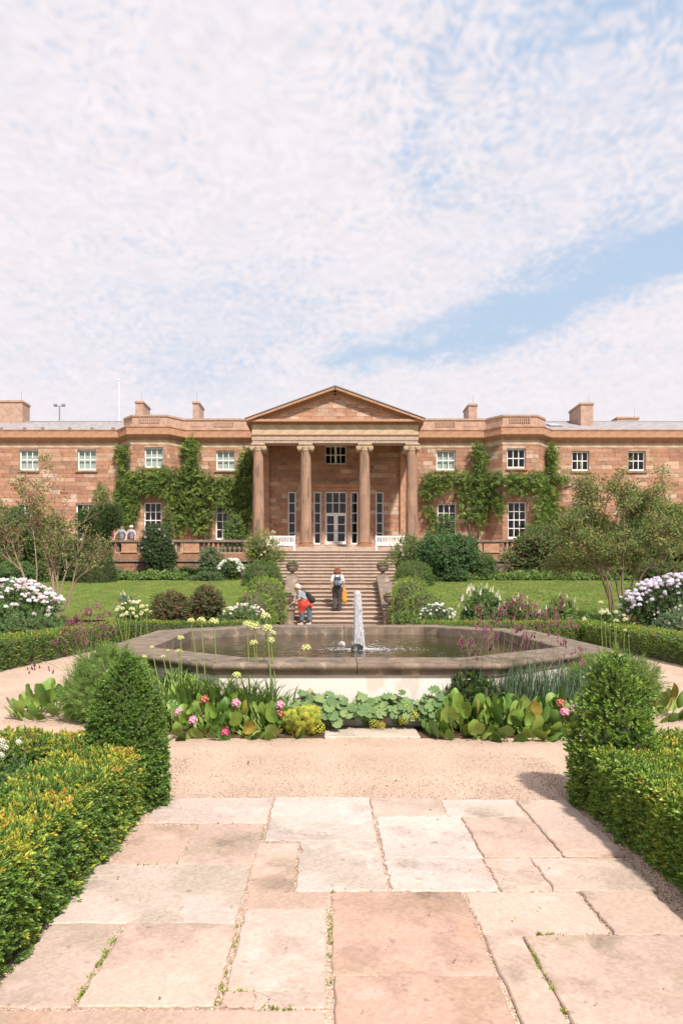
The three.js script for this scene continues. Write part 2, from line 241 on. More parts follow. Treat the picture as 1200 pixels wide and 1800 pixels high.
{ // short grass standing on the lawns
  const P = [], I = []; for (let k = 0; k < 7; k++) { const a = k * 2.4, x = Math.cos(a) * 0.03 * (k / 7), z = Math.sin(a) * 0.03 * (k / 7), b = P.length / 3, l = 0.035 + 0.02 * LT[k * 7]; P.push(x - 0.004, 0, z, x + 0.004, 0, z, x + Math.cos(a) * 0.018, l, z + Math.sin(a) * 0.018); I.push(b, b + 1, b + 2); }
  const g = new THREE.BufferGeometry(); g.setAttribute('position', new THREE.Float32BufferAttribute(P, 3)); g.setIndex(I); g.computeVertexNormals();
  const n = 90000, im = new THREE.InstancedMesh(g, std(0xffffff, 0.9, { side: THREE.DoubleSide }), n), m = new THREE.Matrix4(), c = new THREE.Color(); im.name = 'grass'; im.userData = { kind: 'stuff', label: 'short mown grass blades on the two sloping lawns', category: 'grass' }; im.castShadow = im.receiveShadow = true;
  for (let i = 0; i < n; i++) { const s = i % 2 ? 1 : -1, b = Math.pow(RND(), 1.25), D = 21.25 + b * 15.0, x = s * (3.6 + 0.35 * b + 13 * RND()), q = rr(0.7, 1.5), dry = fbm(x * 0.5 + 7, D * 0.5, 3); m.makeRotationY(RND() * 6.3).scale(new THREE.Vector3(q, q * rr(0.6, 1.2), q)).setPosition(x, bankY(D) + 0.045, -D); im.setMatrixAt(i, m); im.setColorAt(i, dry > 0.2 && RND() < 0.6 ? c.setRGB(0.29, 0.28, 0.08) : c.setRGB(0.165 * rr(0.7, 1.3), 0.225 * rr(0.75, 1.25), 0.045)); }
  scene.add(im);
}
// flagstones: camera-relative x range and depth range of each slab
{
  const path = new THREE.Group(); path.name = 'flagstone_path'; path.userData = { kind: 'structure', label: 'path of pale worn sandstone flags with gravel joints', category: 'path' }; scene.add(path);
  const tones = [[0.55, 0.405, 0.34], [0.56, 0.43, 0.37], [0.57, 0.46, 0.41], [0.52, 0.37, 0.30], [0.52, 0.345, 0.275], [0.58, 0.48, 0.44], [0.50, 0.375, 0.305]];
  const mats = []; for (let i = 0; i < 14; i++) mats.push(std(col(...tones[i % 7]), 0.86, { map: rep(T.flag, 0.45, 0.45, (i * 0.37) % 1, (i * 0.61) % 1), bumpMap: rep(T.flagBump, 0.5, 0.5, (i * 0.21) % 1, (i * 0.43) % 1), bumpScale: 0.006 }));
  const S = [ // x0, x1, D0, D1, tone
    [-1.25, -0.03, 1.7, 2.55, 3], [0.03, 0.66, 1.7, 2.77, 4], [0.71, 0.855, 1.7, 3.09, 0], [0.89, 1.58, 1.7, 3.09, 0],
    [-1.3, -0.99, 2.59, 3.2, 1], [-0.945, -0.45, 2.59, 3.2, 0], [-0.40, -0.03, 2.69, 3.35, 1], [-0.40, -0.30, 2.59, 2.66, 3], [-0.28, -0.03, 2.59, 2.675, 1], [0.02, 0.67, 2.8, 3.54, 4],
    [0.71, 1.27, 3.12, 3.54, 0], [1.31, 1.66, 3.12, 3.54, 6], [-1.36, -0.46, 3.23, 3.88, 2], [-0.41, -0.02, 3.38, 3.54, 3], [-0.43, -0.205, 3.57, 3.85, 3], [-0.43, -0.21, 3.875, 4.21, 0],
    [-0.17, 0.29, 3.57, 4.24, 5], [0.33, 0.87, 3.57, 3.97, 5], [0.33, 0.88, 4.01, 4.69, 5], [0.905, 1.15, 3.57, 3.975, 1], [1.185, 1.7, 3.57, 3.975, 1], [0.915, 1.35, 4.015, 4.68, 0], [1.39, 1.74, 4.115, 5.05, 1], [1.39, 1.76, 4.015, 4.085, 3],
    [0.31, 0.80, 4.72, 5.1, 1], [0.83, 1.35, 4.72, 5.08, 2], [-0.40, 0.28, 4.27, 5.12, 5], [-0.86, -0.45, 3.915, 4.55, 0], [-1.24, -0.895, 3.915, 4.52, 3], [-1.24, -0.44, 4.585, 5.1, 2], [-1.28, -0.95, 5.15, 5.2, 3],
  ];
  S.forEach(([a, b, c, d, t], i) => {
    const jag = () => rr(-0.006, 0.006) * (RND() < 0.12 ? 2.6 : 1), n = 15, pts = [];
    const side = (x0, y0, x1, y1) => { for (let k = 0; k < n; k++) { const q = k / n; pts.push([x0 + (x1 - x0) * q + (k ? jag() : jag() * 0.7), y0 + (y1 - y0) * q + (k ? jag() : jag() * 0.7)]); } };
    a -= 0.006; b += 0.006; c -= 0.006; d += 0.006; side(a, c, b, c); side(b, c, b, d); side(b, d, a, d); side(a, d, a, c);
    const sh = new THREE.Shape(pts.map((p) => new THREE.Vector2(p[0] + CX, p[1])));
    const g = new THREE.ExtrudeGeometry(sh, { depth: 0.05, bevelEnabled: true, bevelThickness: 0.006, bevelSize: 0.006, bevelSegments: 1 });
    g.rotateX(-Math.PI / 2);                                              // shape y (depth) to -z, thickness up
    const top = 0.012 + rr(-0.004, 0.006); g.translate(0, top - 0.056, 0);
    const m = mesh('flagstone', planarUV(g, 1, i * 0.37, i * 0.71), mats[t + 7 * (i % 2)], path);
    m.rotation.z = rr(-0.0015, 0.0015);
  });
  const ls = new THREE.Group();
}
const slab = thing('stone_slab', 'single pale stone slab set at the foot of the fountain wall', 'slab');
mesh('slab_top', bevelBox(-0.36, 0.64, -0.03, 0.035, -7.86, -7.1, 0.008), std(col(0.58, 0.49, 0.42), 0.88, { map: rep(T.flag, 0.5, 0.5, 0.3, 0.2), bumpMap: T.flagBump, bumpScale: 0.005 }), slab);

// ---------------------------------------------------------------- the house
const HD = 45, hx = (px) => (px - VX) / (FOC / HD) + CX, hy = (py) => EYE + (VY - py) / (FOC / HD);
const house = thing('country_house', 'long two-storey sandstone country house with columned portico and slate roof', 'house');
const ZF = -HD, WB = 3.3, WT = 11.35, BAYD = 1.0;
const blocksAll = [];                                  // {g, m, score}
function ashlar(a, b, y0, y1, openings, course = 0.272, hidden = () => false, clip, rngSeed = 1) { // blocks on the vertical facet from a to b ([x,z])
  const R = mulberry(rngSeed * 7919 + 3), L = Math.hypot(b[0] - a[0], b[1] - a[1]), dir = [(b[0] - a[0]) / L, (b[1] - a[1]) / L], nor = [-dir[1], dir[0]];
  const mtx = new THREE.Matrix4().makeBasis(V3(dir[0], 0, dir[1]), UPV, V3(nor[0], 0, nor[1])).setPosition(a[0], 0, a[1]);
  let row = 0, run = 0, tone = null;
  for (let y = y0; y < y1 - 0.04; y += course, row++) {
    const yt = Math.min(y + course, y1); let s = -R() * 0.6;
    while (s < L) {
      const w = 0.42 + R() * 0.62, e = s + w; let rects = [[Math.max(s, 0), Math.min(e, L), y, yt]];
      if (run-- <= 0) { const wx = fbm((a[0] + dir[0] * s) * 0.3 + 5, y * 0.55, 3); tone = wx > 0.14 && R() < 0.55 ? M.blocks[R() < 0.5 ? 46 : 27] : wx < -0.2 && R() < 0.4 ? M.blocks[R() < 0.5 ? 37 : 32] : M.blocks[Math.floor(R() * M.blocks.length)]; run = R() < 0.25 ? 1 : 0; }
      s = e;
      for (const o of openings) rects = rects.flatMap((r) => {
        if (o[1] <= r[0] || o[0] >= r[1] || o[3] <= r[2] || o[2] >= r[3]) return [r];
        const out = []; if (r[0] < o[0]) out.push([r[0], o[0], r[2], r[3]]); if (r[1] > o[1]) out.push([o[1], r[1], r[2], r[3]]);
        const m0 = Math.max(r[0], o[0]), m1 = Math.min(r[1], o[1]); if (r[2] < o[2]) out.push([m0, m1, r[2], o[2]]); if (r[3] > o[3]) out.push([m0, m1, o[3], r[3]]); return out;
      });
      for (const r of rects) {
        const j = 0.007; if (r[1] - r[0] < 0.06 || r[3] - r[2] < 0.05) continue;
        let g;
        if (clip) { // tympanum: clip the rectangle under the slopes
          const top = (q) => clip(q) - 0.01; let poly = [[r[0] + j, r[2] + j], [r[1] - j, r[2] + j]]; const xs = [r[1] - j]; if (r[0] < L / 2 && r[1] > L / 2) xs.push(L / 2); xs.push(r[0] + j);
          const hh = xs.map((q) => Math.min(r[3] - j, top(q))); if (Math.max(...hh) < r[2] + 0.05) continue; xs.forEach((q, i) => { if (hh[i] > r[2] + j + 0.01) poly.push([q, hh[i]]); }); if (poly.length < 3) continue; g = extrude(poly, 0.03); 
        } else g = box(r[0] + j, r[1] - j, r[2] + j, r[3] - j, -0.012, 0.016 + R() * 0.006);
        planarShift(g, R() * 3, R() * 3); g.applyMatrix4(mtx);
        const cx = a[0] + dir[0] * (r[0] + r[1]) / 2, inFrame = cx > -21.8 && cx < 22.5, hid = hidden(cx, (y + yt) / 2);
        blocksAll.push({ g, m: tone, score: (inFrame ? 1 : 0) * (hid ? 0.2 : 1) * (r[1] - r[0]) * (r[3] - r[2]) });
      }
    }
  }
}
function planarShift(g, du, dv) { const u = g.attributes.uv; for (let i = 0; i < u.count; i++) u.setXY(i, u.getX(i) + du, u.getY(i) + dv); }
const winList = []; // x0,x1,y0,y1,z,cols,rows,kind,label
const wing = [];     // openings in the flat wall
const pxWin = (x0, x1, y0, y1, cols, rows, back, D = HD) => { const k = D / FOC; return { x0: (x0 - VX) * k + CX, x1: (x1 - VX) * k + CX, y0: EYE + (VY - y1) * k, y1: EYE + (VY - y0) * k, z: -D, cols, rows, back }; };
const UP = [pxWin(34.5, 68, 790, 827, 3, 2, 'blind'), pxWin(136.5, 169.5, 790, 827, 3, 2, 'blind'), pxWin(380, 413, 792, 827, 3, 2, 'blind'), pxWin(766.5, 800, 792, 827, 3, 2, 'blind'), pxWin(1004.5, 1034.5, 793, 828, 3, 2, 'room'), pxWin(1103, 1133.5, 793, 828, 3, 2, 'room'), pxWin(-66, -33, 790, 827, 3, 2, 'blind')];
const LOW = [pxWin(31, 64, 885, 949, 3, 4, 'room'), pxWin(133.5, 166.5, 885, 949, 3, 4, 'room'), pxWin(379, 412, 885, 949, 3, 4, 'room'), pxWin(768.5, 801.5, 885, 949, 3, 4, 'room'), pxWin(1007, 1037, 884, 949, 3, 4, 'room'), pxWin(1104, 1136, 884, 949, 3, 4, 'room')];
const BAYW = [pxWin(254, 287, 786.5, 822.5, 3, 2, 'blind', HD - BAYD), pxWin(253, 284, 883, 947.5, 3, 4, 'room', HD - BAYD), pxWin(890.5, 923.5, 788.5, 823.5, 3, 2, 'room', HD - BAYD), pxWin(892, 925, 882, 947, 3, 4, 'room', HD - BAYD)];
const BX = 11.95, BF = 1.16, BO = 2.03, PX = 5.0;      // bay centre, half front, half base; portico half width at the wall
const leftB = [[-BX - BO, ZF], [-BX - BF, ZF + BAYD], [-BX + BF, ZF + BAYD], [-BX + BO, ZF]];
const rightB = [[BX - BO, ZF], [BX - BF, ZF + BAYD], [BX + BF, ZF + BAYD], [BX + BO, ZF]];
const facPath = [[-26, ZF], ...leftB, ...rightB, [27, ZF]];
function facD(x) { const d = Math.abs(Math.abs(x) - BX); return HD - (d < BF ? BAYD : d < BO ? BAYD * (BO - d) / (BO - BF) : 0); }
// central openings inside the portico
const CW = [pxWin(505.7, 520, 864, 957, 1, 5, 'room'), pxWin(551, 564.5, 864, 957, 1, 5, 'room'), pxWin(616, 629.5, 864, 957, 1, 5, 'room'), pxWin(660, 674, 864, 957, 1, 5, 'room')];
const DOOR = pxWin(571, 609.5, 864, 957, 3, 2, 'room');
const OVER = pxWin(571, 608.5, 783.5, 817, 4, 2, 'room');
const shell = [];
function facet(a, b, y0, y1, wins, seed, hidden) {
  const L = Math.hypot(b[0] - a[0], b[1] - a[1]), dir = [(b[0] - a[0]) / L, (b[1] - a[1]) / L];
  const holes = wins.map((w) => [w.x0 - a[0], w.x1 - a[0], w.y0, w.y1]);
  const g = extrude([[0, y0], [L, y0], [L, y1], [0, y1]], 0.4, holes.map((h) => [[h[0], h[2]], [h[0], h[3]], [h[1], h[3]], [h[1], h[2]]]));
  g.translate(0, 0, -0.4); g.applyMatrix4(new THREE.Matrix4().makeBasis(V3(dir[0], 0, dir[1]), UPV, V3(-dir[1], 0, dir[0])).setPosition(a[0], 0, a[1])); shell.push(g);
  ashlar(a, b, y0, y1, holes, 0.272, hidden, null, seed);
}
const ivyHide = (x, y) => (Math.abs(x) > 5.2 && Math.abs(x) < 15 && y < 9.3);
facet([-26, ZF], leftB[0], WB, WT, [UP[6], UP[0], UP[1], LOW[0], LOW[1]], 1, (x, y) => y < 7);
facet(leftB[0], leftB[1], WB, WT, [], 2, ivyHide); facet(leftB[1], leftB[2], WB, WT, [BAYW[0], BAYW[1]], 3, ivyHide); facet(leftB[2], leftB[3], WB, WT, [], 4, ivyHide);
facet(leftB[3], [-PX + 0.2, ZF], WB, WT, [UP[2], LOW[2]], 5, ivyHide);
facet([-PX + 0.2, ZF], [PX - 0.2, ZF], WB, WT, [...CW, DOOR, OVER], 6, () => false);
facet([PX - 0.2, ZF], rightB[0], WB, WT, [UP[3], LOW[3]], 7, ivyHide);
facet(rightB[0], rightB[1], WB, WT, [], 8, ivyHide); facet(rightB[1], rightB[2], WB, WT, [BAYW[2], BAYW[3]], 9, ivyHide); facet(rightB[2], rightB[3], WB, WT, [], 10, ivyHide);
facet(rightB[3], [27, ZF], WB, WT, [UP[4], UP[5], LOW[4], LOW[5]], 11, (x, y) => y < 7);
mesh('wall', merge([...shell, box(-26, 27, WB, WT, ZF - 9.4, ZF - 9), box(-26.4, -26, WB, WT, ZF - 9.4, ZF), box(27, 27.4, WB, WT, ZF - 9.4, ZF)]), M.mortar, house);
// rooms behind the windows, lit only through them
mesh('room_floor', box(-25.99, 26.99, 3.4, 3.5, ZF - 9, ZF - 0.41), M.boards, house); mesh('room_floor', box(-25.99, 26.99, 7.75, 8.0, ZF - 9, ZF - 0.41), M.boards, house); mesh('room_ceiling', box(-25.99, 26.99, 11.25, 11.34, ZF - 9, ZF - 0.41), M.plaster, house);
for (const x of [-21, -16.4, -9.2, -5.1, 5.1, 9.2, 16.4, 21.2]) mesh('partition_wall', box(x - 0.1, x + 0.1, 3.51, 11.24, ZF - 8.99, ZF - (Math.abs(Math.abs(x) - BX) < BO ? -0.2 : 0.42)), M.plaster, house);
for (const x of [-26.4, 27]) { const g = extrude([[9.4, WT], [0, WT], [0, 11.75], [4.6, 13.4], [9.4, 11.75]].map(([a, b]) => [a, b]), 0.4); g.applyMatrix4(new THREE.Matrix4().makeBasis(V3(0, 0, -1), UPV, V3(1, 0, 0)).setPosition(x, 0, ZF)); mesh('gable', planarUV(g), M.mortar, house); }
// cornice and frieze along wings and bays (broken by the portico)
const pathL = [[-26, ZF], ...leftB, [-PX, ZF]], pathR = [[PX, ZF], ...rightB, [27, ZF]];
const cornP = [[0.0, 11.0], [0.05, 11.02], [0.05, 11.12], [0.16, 11.14], [0.2, 11.22], [0.34, 11.26], [0.38, 11.32], [0.40, 11.72], [0.44, 11.76], [0.44, 11.82], [0.0, 11.86], [-0.5, 11.9]];
mesh('cornice', sweep(pathL, cornP), M.trimStone, house); mesh('cornice', sweep(pathR, cornP), M.trimStone, house);
const frP = [[0.03, 10.72], [0.035, 11.0]];
mesh('frieze', sweep(pathL, frP), M.paleStone, house); mesh('frieze', sweep(pathR, frP), M.paleStone, house);
// parapet over bays and the stretch up to the portico
function parapet(path) {
  const pl = [[-0.12, 11.86], [-0.12, 12.52], [-0.06, 12.54], [-0.06, 12.66], [-0.4, 12.68], [-0.4, 11.86]];
  mesh('parapet', sweep(path, pl), M.pinkStone, house);
  mesh('parapet_plinth', sweep(path, [[0.02, 11.86], [0.02, 12.02], [-0.13, 12.04]]), M.pinkStone, house);
}
parapet([[-13.98 - 0.2, ZF], ...leftB.slice(1, 3), leftB[3], [-PX, ZF]].map((p, i) => (i === 0 ? [-BX - BO, ZF] : p)));
parapet([[PX, ZF], ...rightB]);
function balusterPanel(x0, x1, z) { // open panel of small balusters in the parapet
  const n = Math.round((x1 - x0) / 0.13);
  for (const x of [x0 - 0.05, x1]) mesh('balustrade_jamb', box(x, x + 0.05, 12.06, 12.5, z - 0.11, z - 0.06), M.pinkStone, house);
  const g = lathe([[0.022, 0], [0.045, 0.08], [0.02, 0.2], [0.04, 0.3], [0.025, 0.38]], 8); const list = []; for (let i = 0; i < n; i++) { const c = g.clone(); c.translate(x0 + (i + 0.5) * (x1 - x0) / n, 12.1, z - 0.08); list.push(c); }
  mesh('parapet_balusters', merge(list), M.pinkStone, house, 'stuff');
}
for (const s of [-1, 1]) { balusterPanel(s * BX - 0.62, s * BX + 0.62, ZF + BAYD); balusterPanel(s * 7.3 - 0.6, s * 7.3 + 0.6, ZF); for (const q of [-1, 1]) mesh('parapet_panel', bevelBox(s * 9.0 + q * 0.0 - 0.45, s * 9.0 + 0.45, 12.12 + q * 0.001, 12.44, ZF - 0.13, ZF - 0.095 + 0.004 * q, 0.01), M.pinkStone, house); }
// roof of the long range
{
  const g = []; const q = (a, b, c, d) => { const P = [...a, ...b, ...c, ...a, ...c, ...d], k = new THREE.BufferGeometry(); k.setAttribute('position', new THREE.Float32BufferAttribute(P, 3)); k.computeVertexNormals(); const L = Math.hypot(d[1] - a[1], d[2] - a[2]); k.setAttribute('uv', new THREE.Float32BufferAttribute([a[0], 0, b[0], 0, c[0], L, a[0], 0, c[0], L, d[0], L], 2)); g.push(k); };
  q([-26.3, 11.8, ZF + 0.1], [27.3, 11.8, ZF + 0.1], [27.3, 13.5, ZF - 4.5], [-26.3, 13.5, ZF - 4.5]); q([27.3, 11.8, ZF - 9.4], [-26.3, 11.8, ZF - 9.4], [-26.3, 13.5, ZF - 4.5], [27.3, 13.5, ZF - 4.5]);
  const roof = mesh('roof', merge(g), M.slate, house);
  mesh('ridge_tiles', tube([[-26.3, 13.5, ZF - 4.5], [27.3, 13.5, ZF - 4.5]], 0.07, 8), M.lead, roof);
  for (const px of [4, 45, 77, 124, 163, 200]) { const p = W(px, 756, HD - 0.2); mesh('gutter_outlet', box(p.x - 0.09, p.x + 0.09, 11.86, 11.97, ZF + 0.25, ZF + 0.4), M.lead, roof); }
  const k = thing; const sl = mesh('skylight', (() => { const b = bevelBox(-0.42, 0.42, -0.06, 0.08, -0.5, 0.5, 0.02); b.rotateX(-Math.PI / 2 + 1.2); b.rotateX(-0.0); return b; })(), M.lead, roof);
  sl.position.set(15.2, 12.72, ZF - 2.3); sl.geometry = bevelBox(-0.42, 0.42, -0.05, 0.07, -0.5, 0.5, 0.02); sl.rotation.x = Math.atan2(1.7, 4.6);
  const pane = mesh('pane', box(-0.36, 0.36, 0.072, 0.08, -0.44, 0.44), std(col(0.45, 0.45, 0.46), 0.1), roof); pane.position.copy(sl.position); pane.rotation.copy(sl.rotation);
}
// chimneys
for (const [x0, x1, y0, y1, D, dz] of [[-14, 40, 704, 745, 49, 1.2], [238, 252, 705, 745, 47.5, 1.8], [339, 350, 706, 745, 47.5, 1.8], [823, 838, 710, 745, 47.5, 1.8], [1020, 1042, 708, 752, 47.5, 2.3], [1084, 1122, 733, 745, 53, 1.2]]) {
  const a = W(x0, y1, D), b = W(x1, y0, D);
  const c = mesh('chimney', bevelBox(a.x, b.x, a.y, b.y - 0.14, -D - dz, -D, 0.01), M.pinkStone, house);
  mesh('chimney_cap', merge([bevelBox(a.x - 0.06, b.x + 0.06, b.y - 0.14, b.y - 0.04, -D - dz - 0.06, -D + 0.06, 0.015), bevelBox(a.x - 0.02, b.x + 0.02, b.y - 0.04, b.y + 0.03, -D - dz - 0.02, -D + 0.02, 0.015)]), M.pinkStone, c);
  mesh('lightning_rod', tube([[b.x - 0.2, b.y, -D - 0.3], [b.x - 0.2, b.y + 0.7, -D - 0.3]], 0.012, 5), M.lead, c);
}
// windows
function windowUnit(w, o = {}) {
  const g = new THREE.Group(); g.name = o.name || 'window'; house.add(g);
  const { x0, x1, y0, y1, z, cols, rows } = w, fz = z - 0.14, f = o.frame || 0.075, bar = 0.05, parts = [];
  const B = (a, b, c, d, e = 0) => parts.push(bevelBox(a, b, c, d, fz - 0.05, fz + e, 0.006));
  const rail = o.rail ?? 0.13;
  B(x0, x0 + f, y0, y1); B(x1 - f, x1, y0, y1); B(x0 + f, x1 - f, y1 - f, y1); B(x0 + f, x1 - f, y0, y0 + rail, 0.012);
  const X0 = x0 + f, X1 = x1 - f, Y0 = y0 + rail, Y1 = y1 - f;
  for (let i = 1; i < cols; i++) { const x = X0 + (X1 - X0) * i / cols, b = o.mull && i === cols / 2 ? o.mull : bar; B(x - b / 2, x + b / 2, Y0, Y1, -0.006); }
  for (let j = 1; j < rows; j++) { const y = Y0 + (Y1 - Y0) * j / rows, b = (o.meet ?? rows / 2) === j ? 0.06 : bar; B(X0, X1, y - b / 2, y + b / 2, (o.meet ?? rows / 2) === j ? 0.008 : -0.003); }
  mesh('frame', merge(parts), M.white, g);
  const pw = (X1 - X0) / cols, ph = (Y1 - Y0) / rows;
  const pg = new THREE.PlaneGeometry(pw - 0.02, ph - 0.02);
  for (let i = 0; i < cols; i++) for (let j = 0; j < rows; j++) { const m = mesh('pane', pg, M.glass, g); m.position.set(X0 + (i + 0.5) * pw, Y0 + (j + 0.5) * ph, fz - 0.03); m.rotation.set(rr(-0.012, 0.012), rr(-0.012, 0.012), 0); }
  if (w.back === 'blind') mesh('blind', box(x0 + 0.02, x1 - 0.02, y0 + 0.05, y1 - 0.02, z - 0.3, z - 0.27), M.blind, g);
  if (o.sill !== false) mesh('sill', bevelBox(x0 - 0.1, x1 + 0.1, y0 - 0.14, y0 - 0.004, z - 0.1, z + 0.12, 0.012), M.brownStone, g);
  return g;
}
for (const w of [...UP, ...LOW, ...BAYW]) windowUnit(w);
for (const w of CW) windowUnit(w, { name: 'sidelight', meet: -1, frame: 0.085, rail: 0.1, sill: false });
{ const u = windowUnit(OVER, { frame: 0.06, mull: 0.14 }); void u;
  const split = hy(903), tr = { ...DOOR, y0: split }, tw = windowUnit(tr, { name: 'transom_window', meet: -1, rail: 0.07, sill: false }); void tw;
  const mid = (DOOR.x0 + DOOR.x1) / 2;
  for (const s of [0, 1]) { const w = { ...DOOR, x0: s ? mid : DOOR.x0, x1: s ? DOOR.x1 : mid - 0.004, y1: split - 0.004, cols: 1, rows: 3 }; const d = windowUnit(w, { name: 'door', meet: -1, frame: 0.13, rail: 0.22, sill: false }); const k = new THREE.SphereGeometry(0.035, 10, 8); const h = mesh('handle', k, M.lead, d); h.position.set(s ? mid + 0.06 : mid - 0.07, 5.25, ZF - 0.1); }
}
// stone dressing round the doors
mesh('door_surround', merge([box(hx(551) - 0.3, hx(630) + 0.3, hy(862), hy(857), ZF, ZF + 0.1), bevelBox(hx(551) - 0.4, hx(630) + 0.4, hy(857), hy(851), ZF, ZF + 0.26, 0.02), box(hx(566), hx(569.5), hy(957), hy(862), ZF, ZF + 0.05), box(hx(611), hx(614.5), hy(957), hy(862), ZF, ZF + 0.05)]), M.trimStone, house);
mesh('wall_base', bevelBox(-PX, PX, 3.56, 4.33, ZF, ZF + 0.07, 0.02), M.trimStone, house);
mesh('door_step', merge([bevelBox(hx(549), hx(632), 3.95, 4.15, ZF + 0.06, ZF + 0.9, 0.02), bevelBox(hx(551), hx(630), 4.151, 4.32, ZF + 0.06, ZF + 0.5, 0.02)]), M.step, house);
// individual blocks: the 300 that show largest, the rest together
blocksAll.sort((a, b) => b.score - a.score);
blocksAll.slice(0, 300).forEach((b) => mesh('stone_block', b.g, b.m, house));
{ const by = new Map(); for (const b of blocksAll.slice(300)) { if (!by.has(b.m)) by.set(b.m, []); by.get(b.m).push(b.g); }
  const mats = [...by.keys()], geos = mats.map((m) => merge(by.get(m))), all = mergeGeometries(geos, true); const m = new THREE.Mesh(all, mats); m.name = 'ashlar'; m.userData.kind = 'stuff'; m.castShadow = m.receiveShadow = true; house.add(m); }

// portico
const PD = 41.5, px2 = (p, D) => (p - VX) * D / FOC + CX, py2 = (p, D) => EYE + (VY - p) * D / FOC;
const COLX = [-4.65, -1.78, 1.78, 4.65], CB = 3.95, CT = 10.2;
for (const x of COLX) {
  const c = new THREE.Group(); c.name = 'column'; c.position.set(x, 0, -PD); house.add(c);
  const pts = []; for (let i = 0; i <= 14; i++) { const t = i / 14; pts.push([0.355 - 0.055 * t * t - 0.0 * t, CB + 0.3 + t * (CT - CB - 0.3 - 0.42)]); }
  const g = lathe(pts, 28), u = g.attributes.uv, p = g.attributes.position; for (let i = 0; i < u.count; i++) u.setXY(i, u.getX(i) * 2.1 + x, p.getY(i) + x * 1.3);
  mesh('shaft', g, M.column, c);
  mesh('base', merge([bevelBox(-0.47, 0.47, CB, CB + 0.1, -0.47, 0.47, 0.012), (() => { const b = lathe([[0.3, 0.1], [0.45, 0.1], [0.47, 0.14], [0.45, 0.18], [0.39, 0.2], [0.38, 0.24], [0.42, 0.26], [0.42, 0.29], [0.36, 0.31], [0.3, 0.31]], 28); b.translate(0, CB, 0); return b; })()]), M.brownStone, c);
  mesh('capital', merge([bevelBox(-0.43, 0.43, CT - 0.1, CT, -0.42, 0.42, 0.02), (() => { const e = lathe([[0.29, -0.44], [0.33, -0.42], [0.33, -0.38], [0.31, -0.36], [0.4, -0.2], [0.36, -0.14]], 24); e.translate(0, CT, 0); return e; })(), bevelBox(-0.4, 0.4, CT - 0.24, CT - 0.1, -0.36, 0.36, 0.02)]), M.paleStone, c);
  for (const s of [-1, 1]) { // scrolls
    const v = [], cyl = flat(new THREE.CylinderGeometry(0.15, 0.15, 0.7, 20)); cyl.rotateX(Math.PI / 2); v.push(cyl);
    const sp = []; for (let i = 0; i <= 44; i++) { const a = i / 44 * Math.PI * 4.6, r = 0.165 * Math.exp(-a * 0.115); sp.push(V3(Math.cos(a + Math.PI / 2) * r * s, Math.sin(a + Math.PI / 2) * r, 0.36)); }
    v.push(tube(sp, 0.024, 6)); const eye = new THREE.SphereGeometry(0.035, 10, 8); eye.translate(0, 0, 0.365); v.push(flat(eye));
    const m = mesh('volute', merge(v.map((q) => planarUV(q))), M.paleStone, c); m.position.set(s * 0.37, CT - 0.26, 0);
  }
}
mesh('pilaster', box(-4.62, -4.3, 3.95, 10.2, ZF, ZF + 0.22), M.trimStone, house); mesh('pilaster', box(4.3, 4.62, 3.95, 10.2, ZF, ZF + 0.22), M.trimStone, house);
mesh('portico_floor', bevelBox(-5.35, 5.35, 3.5, 3.945, ZF, -40.85, 0.02), M.step, house);
for (let i = 0; i < 2; i++) mesh('portico_step', bevelBox(-5.35 - 0.3 * i, 5.35 + 0.3 * i, 3.5, 3.81 - 0.135 * i, -40.86, -40.5 + 0.34 * i, 0.02), M.step, house);
